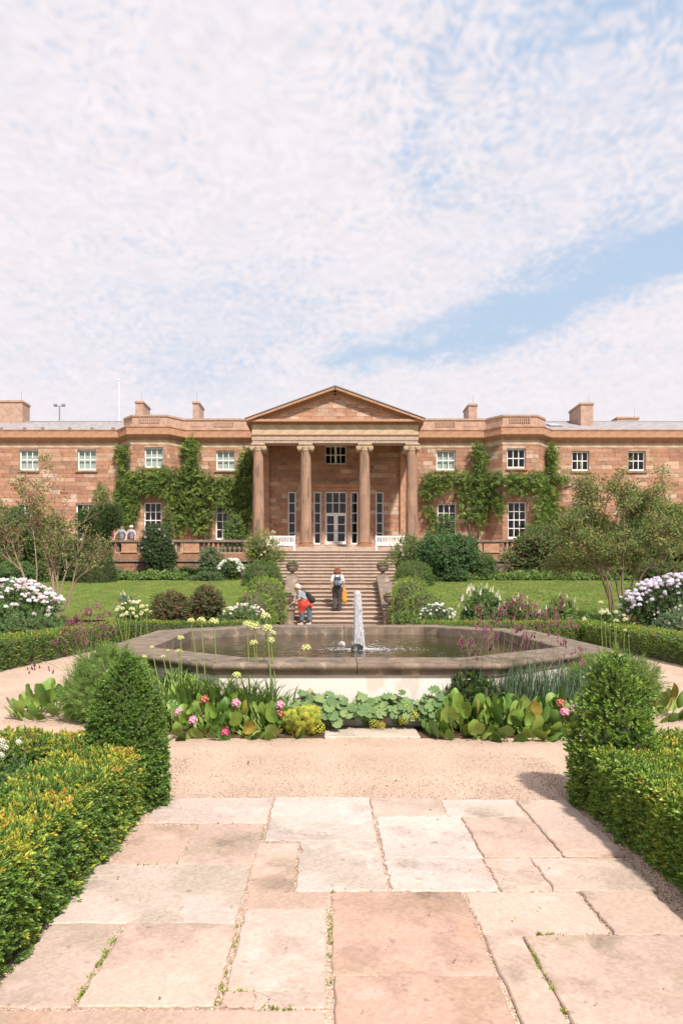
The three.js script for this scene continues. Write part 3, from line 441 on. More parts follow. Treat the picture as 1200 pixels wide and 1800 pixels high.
{
  const zf = -41.1, e = 4.98;
  const lay = (y0, y1, o, m, n) => mesh(n, merge([bevelBox(-e - o, e + o, y0, y1, zf - 0.75, zf + o, 0.008), box(-e - o, -e + 0.7, y0 + 0.002, y1 - 0.002, ZF + 0.01, zf - 0.75), box(e - 0.7, e + o, y0 + 0.002, y1 - 0.002, ZF + 0.01, zf - 0.75)]), m, house);
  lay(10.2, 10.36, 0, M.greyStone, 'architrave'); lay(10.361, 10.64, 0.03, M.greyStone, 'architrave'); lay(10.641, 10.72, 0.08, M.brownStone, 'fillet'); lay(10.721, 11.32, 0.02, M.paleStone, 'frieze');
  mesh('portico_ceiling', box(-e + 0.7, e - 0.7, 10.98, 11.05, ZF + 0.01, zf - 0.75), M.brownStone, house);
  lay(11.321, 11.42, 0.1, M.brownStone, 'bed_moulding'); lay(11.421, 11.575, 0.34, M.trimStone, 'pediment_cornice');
  // pediment
  const apex = 13.12, base = 11.576, hw = 5.0, top = (q) => base + (apex - base) * (1 - Math.abs(q - hw) / hw);
  mesh('tympanum', (() => { const g = extrude([[-hw, base], [hw, base], [0, apex]], 0.3); g.translate(0, 0, zf - 0.35); return g; })(), M.mortar, house);
  const before = blocksAll.length; ashlar([-hw, zf - 0.05], [hw, zf - 0.05], base, apex, [], 0.245, () => false, top, 31);
  for (const b of blocksAll.slice(before)) mesh('pediment_block', b.g, pick([M.blocks[2], M.blocks[12], M.blocks[20], M.pinkStone, M.paleStone, M.paleStone, M.pinkStone, M.blocks[40]]), house);
  const slope = Math.atan2(13.5 - 11.575, 5.35), len = 5.35 / Math.cos(slope);
  for (const s of [-1, 1]) {
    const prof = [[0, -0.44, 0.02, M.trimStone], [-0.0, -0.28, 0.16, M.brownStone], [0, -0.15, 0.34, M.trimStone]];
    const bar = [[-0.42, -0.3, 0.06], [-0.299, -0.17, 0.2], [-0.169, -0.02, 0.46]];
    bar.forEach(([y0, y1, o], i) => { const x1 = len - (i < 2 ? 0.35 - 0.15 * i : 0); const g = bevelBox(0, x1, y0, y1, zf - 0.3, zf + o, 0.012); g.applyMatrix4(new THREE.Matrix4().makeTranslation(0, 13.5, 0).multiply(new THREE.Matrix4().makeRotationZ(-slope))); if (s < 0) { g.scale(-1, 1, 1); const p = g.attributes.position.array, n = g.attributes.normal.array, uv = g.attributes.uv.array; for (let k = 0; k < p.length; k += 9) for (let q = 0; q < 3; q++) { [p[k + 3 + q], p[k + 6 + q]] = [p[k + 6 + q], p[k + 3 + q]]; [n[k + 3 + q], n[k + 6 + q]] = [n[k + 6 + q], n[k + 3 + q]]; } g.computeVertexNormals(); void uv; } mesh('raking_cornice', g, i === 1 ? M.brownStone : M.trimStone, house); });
    void prof;
  }
  const rs = extrude([[-5.38, 11.60], [-5.38, 11.57], [0, 13.49], [5.38, 11.57], [5.38, 11.60], [0, 13.56]], 6.2); rs.translate(0, 0, zf + 0.5 - 6.2); mesh('portico_roof', rs, M.lead, house);
  for (const s of [-1, 1]) mesh('eaves', box(s > 0 ? 4.98 : -5.36, s > 0 ? 5.36 : -4.98, 11.42, 11.57, ZF - 0.4, zf - 0.3), M.trimStone, house);
}
// stone stack of lightning mast and flagpole
{ const p = W(210, 735, 56), t = W(210, 668, 56), f = thing('flagpole', 'thin white flagpole rising behind the slate roof', 'flagpole'); mesh('pole', tube([[p.x, 8, p.z], [p.x, t.y, t.z]], [0.07, 0.04], 8), M.white, f); mesh('finial', new THREE.SphereGeometry(0.08, 10, 8).translate(p.x, t.y, t.z), M.white, f); }
{ const p = W(105, 745, 55), t = W(105, 714, 55), f = thing('floodlight_mast', 'slim grey mast with two small floodlights behind the roof', 'mast'); mesh('pole', tube([[p.x, 8, p.z], [p.x, t.y, t.z]], [0.06, 0.05], 8), M.lead, f); mesh('crossbar', tube([[t.x - 0.3, t.y, t.z], [t.x + 0.3, t.y, t.z]], 0.03, 6), M.lead, f); for (const s of [-1, 1]) mesh('floodlight', bevelBox(t.x + s * 0.32 - 0.13, t.x + s * 0.32 + 0.13, t.y - 0.02, t.y + 0.18, t.z - 0.1, t.z + 0.12, 0.03), M.lead, f); }

// ---------------------------------------------------------------- terrace, balustrades, staircase
const TY = 3.54, BD = 39.5;
struct('terrace', merge([box(-30, -3.12, 2.0, TY, ZF + 0.3, -BD - 0.02), box(3.12, 30, 2.0, TY, ZF + 0.3, -BD - 0.02), box(-3.119, 3.119, 2.0, TY - 0.004, ZF + 0.3, -37.66)]), M.step, 'paved stone terrace along the house front');
function balustrade(x0, x1, label) {
  const t = thing('terrace_balustrade', label, 'balustrade', null, [0, 0, -BD]);
  mesh('retaining_wall', box(x0, x1, 1.9, 2.98, -0.3, 0), M.mossStone, t);
  const S = mulberry(Math.round(x1 * 10) + 500);
  let y = 2.15; for (let r = 0; r < 3; r++, y += 0.27) { let x = x0 - S() * 0.5; while (x < x1) { const w = 0.45 + S() * 0.5; if (x > x0 && x + w < x1) mesh('wall_stone', bevelBox(x + 0.01, x + w - 0.01, y + 0.01, y + 0.26, -0.01, 0.03 + S() * 0.02, 0.012), [M.mossStone, M.brownStone, M.mossStone][Math.floor(S() * 3)], t); x += w; } }
  mesh('plinth', bevelBox(x0, x1, 2.981, 3.1, -0.36, 0.12, 0.02), M.mossStone, t);
  mesh('base_course', bevelBox(x0, x1, 3.101, 3.5, -0.28, 0.06, 0.015), M.brownStone, t);
  mesh('rail', bevelBox(x0, x1, 4.1, 4.26, -0.34, 0.14, 0.025), M.mossStone, t);
  const bg = lathe([[0.085, 0], [0.085, 0.05], [0.05, 0.07], [0.1, 0.2], [0.11, 0.26], [0.06, 0.42], [0.05, 0.48], [0.085, 0.52], [0.085, 0.6]], 10);
  const piers = []; for (let x = x1 - 0.2; x > x0; x -= 3.6) piers.push(x);
  for (const x of piers) mesh('pier', merge([bevelBox(x - 0.45, x + 0.45, 3.5, 4.1, -0.3, 0.08, 0.02), bevelBox(x - 0.5, x + 0.5, 3.5, 3.58, -0.32, 0.11, 0.015)]), M.trimStone, t);
  for (let x = x0 + 0.2; x < x1; x += 0.27) if (!piers.some((p) => Math.abs(p - x) < 0.56)) { const b = mesh('baluster', bg, M.mossStone, t); b.position.set(x, 3.5, -0.1); b.rotation.y = x; }
}
balustrade(-19, -4.5, 'mossy stone balustrade and retaining wall with people leaning on it');
balustrade(4.5, 20, 'mossy stone balustrade half hidden behind dark shrubs and slender tree');
{
  const t = thing('stone_staircase', 'broad flight of worn sandstone garden steps up to the portico', 'staircase');
  const step = (i, x, y0, y1, D, tread, pale) => { // riser block with a rounded overhanging nosing
    const p = []; const w = 0.05, n = 0.055; // profile in (outward, y)
    p.push([0, y0], [0, y1 - n]); for (let k = 0; k <= 6; k++) { const a = -Math.PI / 2 + k / 6 * Math.PI; p.push([w * 0.55 + Math.cos(a) * n / 2 + 0.012, y1 - n / 2 + Math.sin(a) * n / 2]); } p.push([-tread - 0.02, y1]);
    const segs = 14, P = [], U = []; // a little uneven along its length
    const wob = (q) => 0.006 * n2(q * 1.3 + i * 5.1, i * 2.7);
    for (let s = 0; s < segs; s++) for (let k = 0; k < p.length - 1; k++) {
      const xa = -x + 2 * x * s / segs, xb = -x + 2 * x * (s + 1) / segs, f = (q, z) => [q, z[1] + wob(q) * (z[1] > y0 ? 1 : 0), -D + z[0] + wob(q + 40)];
      const A = f(xa, p[k]), B = f(xb, p[k]), C = f(xb, p[k + 1]), E = f(xa, p[k + 1]); P.push(...A, ...B, ...C, ...A, ...C, ...E); U.push(xa, k * 0.1 + i * 0.37, xb, k * 0.1 + i * 0.37, xb, k * 0.1 + 0.1 + i * 0.37, xa, k * 0.1 + i * 0.37, xb, k * 0.1 + 0.1 + i * 0.37, xa, k * 0.1 + 0.1 + i * 0.37);
    }
    const g = new THREE.BufferGeometry(); g.setAttribute('position', new THREE.Float32BufferAttribute(P, 3)); g.setAttribute('uv', new THREE.Float32BufferAttribute(U, 2)); g.computeVertexNormals();
    const back = box(-x, x, y0 - 0.05, y1 - 0.02, -D - tread, -D - 0.03);
    mesh(pale ? 'landing_step' : 'step', merge([g, back]), pale ? M.greyStone : M.step, t);
  };
  for (let i = 0; i < 10; i++) step(i, 1.6, 0.06 + 0.15 * i - (i ? 0 : 0.1), 0.06 + 0.15 * (i + 1), 24 + 0.36 * i, 0.36);
  step(10, 1.6, 1.56, 1.77, 27.6, 0.4, true);
  mesh('landing', bevelBox(-3.1, 3.1, 0.9, 1.765, -34.4, -27.95, 0.01), M.step, t);
  for (let i = 0; i < 10; i++) step(11 + i, 3.1, 1.765 + 0.1775 * i, 1.765 + 0.1775 * (i + 1), 34.2 + 0.36 * i, 0.4);
  for (const s of [-1, 1]) {
    const cheek = [[24.0, 0], [24.0, 0.72], [27.3, 1.95], [28.0, 1.95], [28.0, 0]].map(([D, y]) => [D, y]);
    const g = extrude(cheek, 0.4); g.applyMatrix4(new THREE.Matrix4().makeBasis(V3(0, 0, -1), UPV, V3(1, 0, 0)).setPosition(s > 0 ? 1.6 : -2.0, 0, 0)); mesh('side_wall', planarUV(g), M.mossStone, t);
    for (const [D, y, h] of [[24.1, 0, 0.82], [27.55, 1.2, 0.8]]) mesh('pedestal', merge([bevelBox(s * 1.82 - 0.24, s * 1.82 + 0.24, y, y + h, -D - 0.24, -D + 0.24, 0.02), bevelBox(s * 1.82 - 0.28, s * 1.82 + 0.28, y + h - 0.07, y + h, -D - 0.28, -D + 0.28, 0.02)]), M.mossStone, t);
    const cop = extrude([[24.3, 0.72], [24.3, 0.8], [27.35, 2.03], [27.35, 1.95]], 0.48); cop.applyMatrix4(new THREE.Matrix4().makeBasis(V3(0, 0, -1), UPV, V3(1, 0, 0)).setPosition(s > 0 ? 1.56 : -2.04, 0, 0)); mesh('sloping_coping', planarUV(cop), M.mossStone, t);
  }
}
const urnG = lathe([[0.02, 0], [0.15, 0], [0.15, 0.04], [0.09, 0.07], [0.06, 0.13], [0.08, 0.16], [0.19, 0.22], [0.235, 0.32], [0.235, 0.4], [0.27, 0.43], [0.27, 0.46], [0.23, 0.46], [0.2, 0.42], [0.02, 0.42]], 24);
{ const p = urnG.attributes.position; for (let i = 0; i < p.count; i++) { const y = p.getY(i), a = Math.atan2(p.getZ(i), p.getX(i)); if (y > 0.17 && y < 0.41) { const k = 1 + 0.02 * Math.cos(a * 12); p.setX(i, p.getX(i) * k); p.setZ(i, p.getZ(i) * k); } } urnG.computeVertexNormals(); }
const URNS = [];
for (const [s, D, y, lb] of [[-1, 27.55, 2.0, 'upper weathered stone urn beyond the woman in the red jacket'], [1, 27.55, 2.0, 'upper weathered stone urn on the stair pedestal beside clipped yew dome'], [-1, 24.1, 0.82, 'lower stone urn the woman in red reaches towards'], [1, 24.1, 0.82, 'lower stone urn at the stair foot behind the water jet']]) {
  const u = thing('stone_urn', lb, 'urn', 'urns on the stair walls', [s * 1.82, y, -D]); mesh('bowl', urnG, M.mossStone, u); URNS.push([s * 1.82, y + 0.43, -D]);
}
// white benches on the terrace
for (const s of [-1, 1]) {
  const b = thing('garden_bench', s < 0 ? 'white slatted garden bench with its end behind the yellowish shrub, stairs to its side' : 'white slatted garden bench beside the climbing shrub that flanks the red-leaved bed', 'bench', 'white benches before the portico', [s * 3.15, TY, -39.3]);
  b.userData.label = s < 0 ? 'white slatted garden bench on the flowering-rose side of the stairs' : 'white slatted garden bench on the dark broad shrub side of the stairs';
  for (const x of [-0.8, 0.8]) { mesh('leg', bevelBox(x - 0.035, x + 0.035, 0, 0.66, 0.22, 0.29, 0.008), M.white, b); mesh('leg', bevelBox(x - 0.035, x + 0.035, 0, 0.98, -0.29, -0.22, 0.008), M.white, b); mesh('armrest', bevelBox(x - 0.045, x + 0.045, 0.66, 0.71, -0.3, 0.32, 0.01), M.white, b); }
  mesh('apron', bevelBox(-0.77, 0.77, 0.36, 0.44, 0.22, 0.26, 0.005), M.white, b);
  for (let i = 0; i < 5; i++) mesh('seat_slat', bevelBox(-0.77, 0.77, 0.44, 0.465, -0.22 + i * 0.098, -0.135 + i * 0.098, 0.005), M.white, b);
  mesh('top_rail', bevelBox(-0.77, 0.77, 0.88, 0.96, -0.28, -0.24, 0.008), M.white, b); mesh('bottom_rail', bevelBox(-0.77, 0.77, 0.52, 0.58, -0.28, -0.24, 0.008), M.white, b);
  for (let i = 0; i < 17; i++) { const x = -0.72 + i * 0.09; mesh('back_slat', bevelBox(x - 0.018, x + 0.018, 0.58, 0.88, -0.27, -0.25, 0.004), M.white, b); }
}
// ---------------------------------------------------------------- fountain
const FC = 11.42; // depth of the fountain centre
const OCT = [[-1.6, 3.85], [1.6, 3.85], [3.62, 2.05], [3.68, -2.0], [2.0, -3.85], [-2.0, -3.85], [-3.68, -2.0], [-3.5, 2.05]].map(([x, z]) => [x, z - FC]);
const COP = 0.735;
{
  const f = thing('fountain_basin', 'large eight-sided stone fountain basin with lichened coping over white walls', 'fountain');
  const wallP = [[-0.09, -0.05], [-0.09, COP - 0.13]];
  const copP = [[-0.09, COP - 0.138], [-0.062, COP - 0.135], [-0.06, COP - 0.09], [-0.05, COP - 0.08], [-0.03, COP - 0.07], [-0.012, COP - 0.062], [0.0, COP - 0.04], [-0.002, COP - 0.02], [-0.015, COP - 0.006], [-0.04, COP], [-0.66, COP + 0.004], [-0.68, COP - 0.012], [-0.685, COP - 0.2], [-0.7, COP - 0.21], [-0.7, -0.05]];
  // each side split into coping stones
  const n = OCT.length;
  for (let i = 0; i < n; i++) {
    mesh('basin_wall', sweep(OCT, wallP, true, { only: i }), M.render, f);
    const a = OCT[i], b = OCT[(i + 1) % n], L = Math.hypot(b[0] - a[0], b[1] - a[1]), parts = Math.max(1, Math.round(L / 1.7));
    const whole = sweep(OCT, copP, true, { only: i }), p = whole.attributes.position;
    for (let k = 0; k < parts; k++) { // slice by clamping along the side, leaving a thin joint
      const g = whole.clone(), q = g.attributes.position, u = g.attributes.uv, d = [(b[0] - a[0]) / L, (b[1] - a[1]) / L], t0 = k / parts, t1 = (k + 1) / parts;
      for (let v = 0; v < q.count; v++) { const grp = v - v % 6, c = v % 6; const near = grp + (c === 0 || c === 3 ? 0 : c === 5 ? 5 : c === 1 ? 0 : c === 2 || c === 4 ? 5 : 0), far = grp + (c === 0 || c === 3 ? 1 : c === 1 ? 1 : c === 5 ? 2 : 2); const isFar = c === 1 || c === 2 || c === 4; let t = isFar ? t1 : t0; t += (isFar ? -1 : 1) * (isFar ? (k < parts - 1 ? 0.0011 : 0) : (k ? 0.0011 : 0)); for (const w of ['X', 'Y', 'Z']) { const A = p['get' + w](near), B = p['get' + w](far); q['set' + w](v, A + (B - A) * t); } u.setX(v, u.getX(v) + k * 1.3); void d; }
      g.computeVertexNormals(); mesh('coping_stone', g, M.coping[(i + k) % 3], f);
    }
  }
  const sh = new THREE.Shape(OCT.map((p) => new THREE.Vector2(p[0] * 0.93, p[1]))); const fl = new THREE.ShapeGeometry(sh); fl.rotateX(Math.PI / 2); fl.translate(0, 0.02, 0); 
  const fp = fl.attributes.position; for (let i = 0; i < fp.count; i++) { fp.setXYZ(i, OCT[i][0] * 0.98, 0.03, OCT[i][1]); }
  const I = fl.index.array; for (let i = 0; i < I.length; i += 3) { const t = I[i]; I[i] = I[i + 1]; I[i + 1] = t; } fl.computeVertexNormals();
  mesh('basin_floor', planarUV(fl), std(col(0.12, 0.09, 0.05), 1, { map: T.stone }), f);
}
const WL = 0.56; const JX = 0.15, JD = 11.2;
{ // water: rippled sheet inside the basin
  const inner = []; const c = OCT.map((p) => p); const n = c.length, R = 46;
  const P = [], U = [], I = [];
  const ins = (i) => { const [x, z] = c[i]; const k = 0.70; const dx = x, dz = z + FC, l = Math.hypot(dx, dz); return [x - dx / l * k, z - dz / l * k]; };
  const ring = []; for (let i = 0; i < n; i++) { const a = ins(i), b = ins((i + 1) % n); for (let k = 0; k < 24; k++) ring.push([a[0] + (b[0] - a[0]) * k / 24, a[1] + (b[1] - a[1]) * k / 24]); }
  const m = ring.length, cen = [JX, -JD];
  const hgt = (x, z) => { const d = Math.hypot(x - JX, z + JD); return 0.004 * Math.sin(d * 17) * Math.exp(-d * 0.7) + 0.0035 * n2(x * 2.4, z * 3.4) + 0.0016 * n2(x * 7 + 3, z * 9) + 0.01 * Math.exp(-d * 2.2) * n2(x * 14, z * 14); };
  for (let r = 0; r <= R; r++) for (let i = 0; i < m; i++) { const t = r / R, x = cen[0] + (ring[i][0] - cen[0]) * t, z = cen[1] + (ring[i][1] - cen[1]) * t; P.push(x, WL + hgt(x, z), z); U.push(x, z); }
  for (let r = 0; r < R; r++) for (let i = 0; i < m; i++) { const a = r * m + i, b = r * m + (i + 1) % m; I.push(a, a + m, b, b, a + m, b + m); }
  const g = new THREE.BufferGeometry(); g.setAttribute('position', new THREE.Float32BufferAttribute(P, 3)); g.setAttribute('uv', new THREE.Float32BufferAttribute(U, 2)); g.setIndex(I); g.computeVertexNormals(); void inner;
  const wt = struct('water', g, new THREE.MeshPhysicalMaterial({ color: col(0.04, 0.03, 0.012), roughness: 0.08, ior: 1.33, bumpMap: rep(T.stoneBump, 0.8, 1.4), bumpScale: 0.0012 }), 'dark rippled brown water in the fountain basin'); wt.userData.category = 'water';
}
{ // nozzle and jet
  const nz = thing('fountain_nozzle', 'dark round metal nozzle tilted at the foot of the jet', 'nozzle', null, [JX - 0.02, WL - 0.02, -JD + 0.16]);
  const g = lathe([[0.09, -0.2], [0.13, 0.0], [0.15, 0.1], [0.165, 0.13], [0.14, 0.13], [0.1, 0.06], [0.01, 0.03]], 22); g.scale(0.62, 0.62, 0.62); g.rotateX(0.6); mesh('bell', g, std(col(0.02, 0.022, 0.02), 0.45), nz);
  mesh('pipe', tube([[0, -0.45, -0.1], [0, -0.05, -0.02]], 0.05, 8), std(col(0.03, 0.03, 0.03), 0.5), nz);
  const jet = thing('water_jet', 'white frothing column of water rising from the basin', 'water jet', null, [JX, WL, -JD]);
  const foam = new THREE.MeshPhysicalMaterial({ color: col(0.86, 0.86, 0.88), roughness: 0.5, transmission: 0.62, thickness: 0, side: THREE.DoubleSide });
  const H = 0.97, P = [], I = [], nr = 90, ns = 30; // a smooth thick stream that frays as it falls back down its own sides
  for (let j = 0; j <= nr; j++) { const t = j / nr, y = t * H, r0 = 0.088 - 0.036 * t, cap = t > 0.94 ? Math.sqrt(Math.max(0, 1 - ((t - 0.94) / 0.06) ** 2)) : 1; for (let i = 0; i < ns; i++) { const a = i / ns * Math.PI * 2, nn = n3(Math.cos(a) * 2.6, y * 1.6, Math.sin(a) * 2.6) * 0.2 + n3(Math.cos(a) * 6, y * 5, Math.sin(a) * 6) * 0.13 + n3(Math.cos(a) * 9, y * 12, Math.sin(a) * 9) * 0.04; const r = r0 * cap * (1 + nn * (1.2 - 0.7 * t)); P.push(Math.cos(a) * r + 0.03 * (1 - t), y, Math.sin(a) * r); } }
  for (let j = 0; j < nr; j++) for (let i = 0; i < ns; i++) { const a = j * ns + i, b = j * ns + (i + 1) % ns, cx = i / ns; if (n3(Math.cos(cx * 6.28) * 3.4, j * 0.07, Math.sin(cx * 6.28) * 3.4) > 0.16 + 0.62 * (j / nr) + 0.25 * (((i * 7 + j * 3) % 11) / 11 - 0.5)) continue; I.push(a, a + ns, b, b, a + ns, b + ns); }
  const jg = new THREE.BufferGeometry(); jg.setAttribute('position', new THREE.Float32BufferAttribute(P, 3)); jg.setIndex(I); jg.computeVertexNormals(); mesh('column_of_froth', jg, foam, jet);
  const core = tube(Array.from({ length: 12 }, (_, i) => V3(-0.02 + 0.015 * n2(i * 0.4, 3), i / 12 * H, 0.015 * n2(i * 0.4, 8))), Array.from({ length: 12 }, (_, i) => 0.036 - 0.001 * i), 10); mesh('inner_stream', core, foam, jet);
  const drop = new THREE.IcosahedronGeometry(1, 1), nd = 1300, im = new THREE.InstancedMesh(drop, foam, nd), mt = new THREE.Matrix4(); im.name = 'spray'; im.userData.kind = 'stuff'; im.castShadow = im.receiveShadow = true;
  for (let i = 0; i < nd; i++) { const q = RND(), a = RND() * 6.283; let x, y, z, s; const up = i < 330; if (up) { const t = RND(); y = t * H * 0.97; const r = (0.09 - 0.036 * t) * (0.95 + 0.4 * q * q); x = Math.cos(a) * r + 0.03 * (1 - t); z = Math.sin(a) * r; s = rr(0.002, 0.007); } else { const d = 0.08 + 0.8 * q * q; x = Math.cos(a) * d * 1.1 + 0.22 * q; z = Math.sin(a) * d * 0.6; y = rr(0.0, 0.012) + (RND() < 0.1 ? 0.12 * RND() : 0); s = rr(0.003, 0.010) * (1.2 - q * 0.7); } mt.makeScale(s * (up ? 1 : 1.9), s * (up ? 2 : 0.5), s * (up ? 1 : 1.5)).setPosition(x, y, z); im.setMatrixAt(i, mt); }
  jet.add(im);
  for (let k = 0; k < 9; k++) { const a = k * 0.7 + rr(-0.2, 0.2), r = rr(0.06, 0.1), top = rr(0.45, 0.92) * H, pts = [], rad = []; for (let j = 0; j <= 12; j++) { const t = j / 12, y = top * (1 - t); pts.push(V3(Math.cos(a) * (r * (0.55 + 0.75 * t)) + 0.03 * t, y, Math.sin(a) * (r * (0.55 + 0.75 * t)))); rad.push((0.006 + 0.009 * LT[k * 53 + j * 7]) * (j ? 1 : 0.3)); } mesh('falling_streak', tube(pts, rad, 6), foam, jet); }
  const st = thing('floating_stone', 'small pale stone breaking the water beside the jet', 'stone', null, [JX - 0.25, WL, -JD - 0.7]); const sg = new THREE.IcosahedronGeometry(0.06, 2), sp = sg.attributes.position; for (let i = 0; i < sp.count; i++) { const k = 1 + 0.25 * n3(sp.getX(i) * 12, sp.getY(i) * 12, sp.getZ(i) * 12); sp.setXYZ(i, sp.getX(i) * k * 1.1, sp.getY(i) * k * 0.8 + 0.02, sp.getZ(i) * k); } sg.computeVertexNormals(); mesh('rock', sg, M.render, st);
}

// ---------------------------------------------------------------- leaves, sprigs and how they are strewn
function leaf(L, Wd, fold = 0.25, curl = 0.15, seg = 3, tip = 1) { // a leaf along +y, base at the origin, folded along its midrib
  const P = [], I = []; for (let i = 0; i <= seg; i++) { const t = i / seg, w = Wd / 2 * Math.sin(Math.PI * Math.min(1, 0.08 + 0.92 * Math.pow(t, tip))) * (i === seg ? 0 : 1), y = t * L, z = -curl * L * t * t; P.push(-w, y, z + fold * w, 0, y, z, w, y, z + fold * w); }
  for (let i = 0; i < seg; i++) { const a = i * 3; I.push(a, a + 1, a + 4, a, a + 4, a + 3, a + 1, a + 2, a + 5, a + 1, a + 5, a + 4); }
  const g = new THREE.BufferGeometry(); g.setAttribute('position', new THREE.Float32BufferAttribute(P, 3)); g.setAttribute('uv', new THREE.Float32BufferAttribute(new Float32Array(P.length / 3 * 2), 2)); g.setIndex(I); g.computeVertexNormals(); return g;
}
const place = (g, { at = [0, 0, 0], tilt = 0, turn = 0, s = 1 }) => { const c = flat(g.clone()); c.applyMatrix4(new THREE.Matrix4().makeTranslation(...at).multiply(new THREE.Matrix4().makeRotationY(turn)).multiply(new THREE.Matrix4().makeRotationX(tilt)).multiply(new THREE.Matrix4().makeScale(s, s, s))); return c; };
function sprig(lf, n, height, tilt0, tilt1, seed) { const R = mulberry(seed), l = []; for (let i = 0; i < n; i++) { const t = i / n; l.push(place(lf, { at: [0, height * t, 0], turn: i * 2.4 + R() * 0.5, tilt: tilt0 + (tilt1 - tilt0) * t + (R() - 0.5) * 0.3, s: 0.8 + R() * 0.35 })); } return merge(l); }
const young = (g, n) => { const per = g.attributes.position.count / n, c = new Float32Array(g.attributes.position.count * 3); for (let i = 0; i < g.attributes.position.count; i++) { const t = Math.floor(i / per) / (n - 1), k = LT[Math.floor(i / per) * 31 + n] - 0.5; c[i * 3] = 0.78 + 0.5 * t + 0.3 * k; c[i * 3 + 1] = 0.86 + 0.3 * t + 0.25 * k; c[i * 3 + 2] = 0.95 + 0.1 * k; } g.setAttribute('color', new THREE.BufferAttribute(c, 3)); return g; };   // new leaves at the tip are yellower than old ones
const boxSprigs = [sprig(leaf(0.021, 0.012, 0.3, 0.12, 2), 11, 0.038, 1.25, 0.35, 1), sprig(leaf(0.019, 0.011, 0.3, 0.1, 2), 9, 0.03, 1.15, 0.4, 2), sprig(leaf(0.023, 0.0115, 0.25, 0.15, 2), 10, 0.045, 1.1, 0.25, 3)];
young(boxSprigs[0], 11); young(boxSprigs[1], 9); young(boxSprigs[2], 10);
const bushSprigs = [sprig(leaf(0.075, 0.035, 0.25, 0.2), 8, 0.1, 1.35, 0.4, 4), sprig(leaf(0.085, 0.03, 0.2, 0.25), 7, 0.13, 1.2, 0.5, 5)];
const roundSprigs = [sprig(leaf(0.07, 0.06, 0.15, 0.2), 7, 0.06, 1.4, 0.5, 14), sprig(leaf(0.085, 0.07, 0.15, 0.15), 6, 0.05, 1.3, 0.6, 15)];
const needleSprigs = [sprig(leaf(0.05, 0.006, 0.1, 0.1, 2), 18, 0.11, 1.2, 0.5, 6), sprig(leaf(0.06, 0.006, 0.1, 0.15, 2), 16, 0.1, 1.1, 0.4, 7)];
const vineSprigs = (() => { const o = []; for (let k = 0; k < 3; k++) { const R = mulberry(60 + k), lf = leaf(0.1, 0.042, 0.2, 0.2), l = []; for (let i = 0; i < 9; i++) { const t = 0.1 + 0.1 * i, s = i % 2 ? 1 : -1; const c = flat(lf.clone()); c.applyMatrix4(new THREE.Matrix4().makeTranslation(0, t * 0.36, -0.12 * t * t).multiply(new THREE.Matrix4().makeRotationZ(s * (i === 8 ? 0.1 : 1.05) + (R() - 0.5) * 0.3)).multiply(new THREE.Matrix4().makeRotationX((R() - 0.5) * 0.8))); l.push(c); } o.push(merge(l)); } return o; })();
const mapleSprigs = (() => { const o = []; for (let k = 0; k < 3; k++) { const R = mulberry(80 + k), lf = leaf(0.055, 0.016, 0.2, 0.15, 2), l = []; for (let q = 0; q < 5; q++) { const c = V3((R() - 0.5) * 0.16, q * 0.035, (R() - 0.5) * 0.16); for (let i = -2; i <= 2; i++) { const g = flat(lf.clone()); g.applyMatrix4(new THREE.Matrix4().makeTranslation(c.x, c.y, c.z).multiply(new THREE.Matrix4().makeRotationY(q * 2.4)).multiply(new THREE.Matrix4().makeRotationX(1.1 + R() * 0.6)).multiply(new THREE.Matrix4().makeRotationZ(i * 0.55)).multiply(new THREE.Matrix4().makeScale(1 - Math.abs(i) * 0.18, 1 - Math.abs(i) * 0.18, 1))); l.push(g); } } o.push(merge(l)); } return o; })();

const TM = new THREE.Matrix4(), TQ = new THREE.Quaternion(), TQ2 = new THREE.Quaternion(), TS = V3(), TC = new THREE.Color();
function strew(parent, name, geos, mat, list) { // list: {p, n, s, c}; one InstancedMesh for each of the geometry variants
  const k = geos.length; for (let q = 0; q < k; q++) {
    const mine = list.filter((_, i) => i % k === q); if (!mine.length) continue;
    const im = new THREE.InstancedMesh(geos[q], mat, mine.length); im.name = name; im.userData.kind = 'stuff'; im.castShadow = im.receiveShadow = true;
    mine.forEach((e, i) => { TQ.setFromUnitVectors(UPV, e.n.clone().normalize()); TQ2.setFromAxisAngle(UPV, RND() * 6.283); TQ.multiply(TQ2); const s = e.s ?? 1; TS.set(s, s, s); TM.compose(e.p, TQ, TS); im.setMatrixAt(i, TM); im.setColorAt(i, TC.setRGB(e.c[0] * 1.32, e.c[1] * 1.26, e.c[2] * 1.15)); });
    parent.add(im);
  }
}
const shade = (c, v) => { const k = 1 + rr(-v, v), h = rr(-0.1, 0.1); return [c[0] * k * (1 + h), c[1] * k, c[2] * k * (1 - h)]; };
const wild = (n, a) => n.clone().add(V3(rr(-a, a), rr(-a, a), rr(-a, a))).normalize();
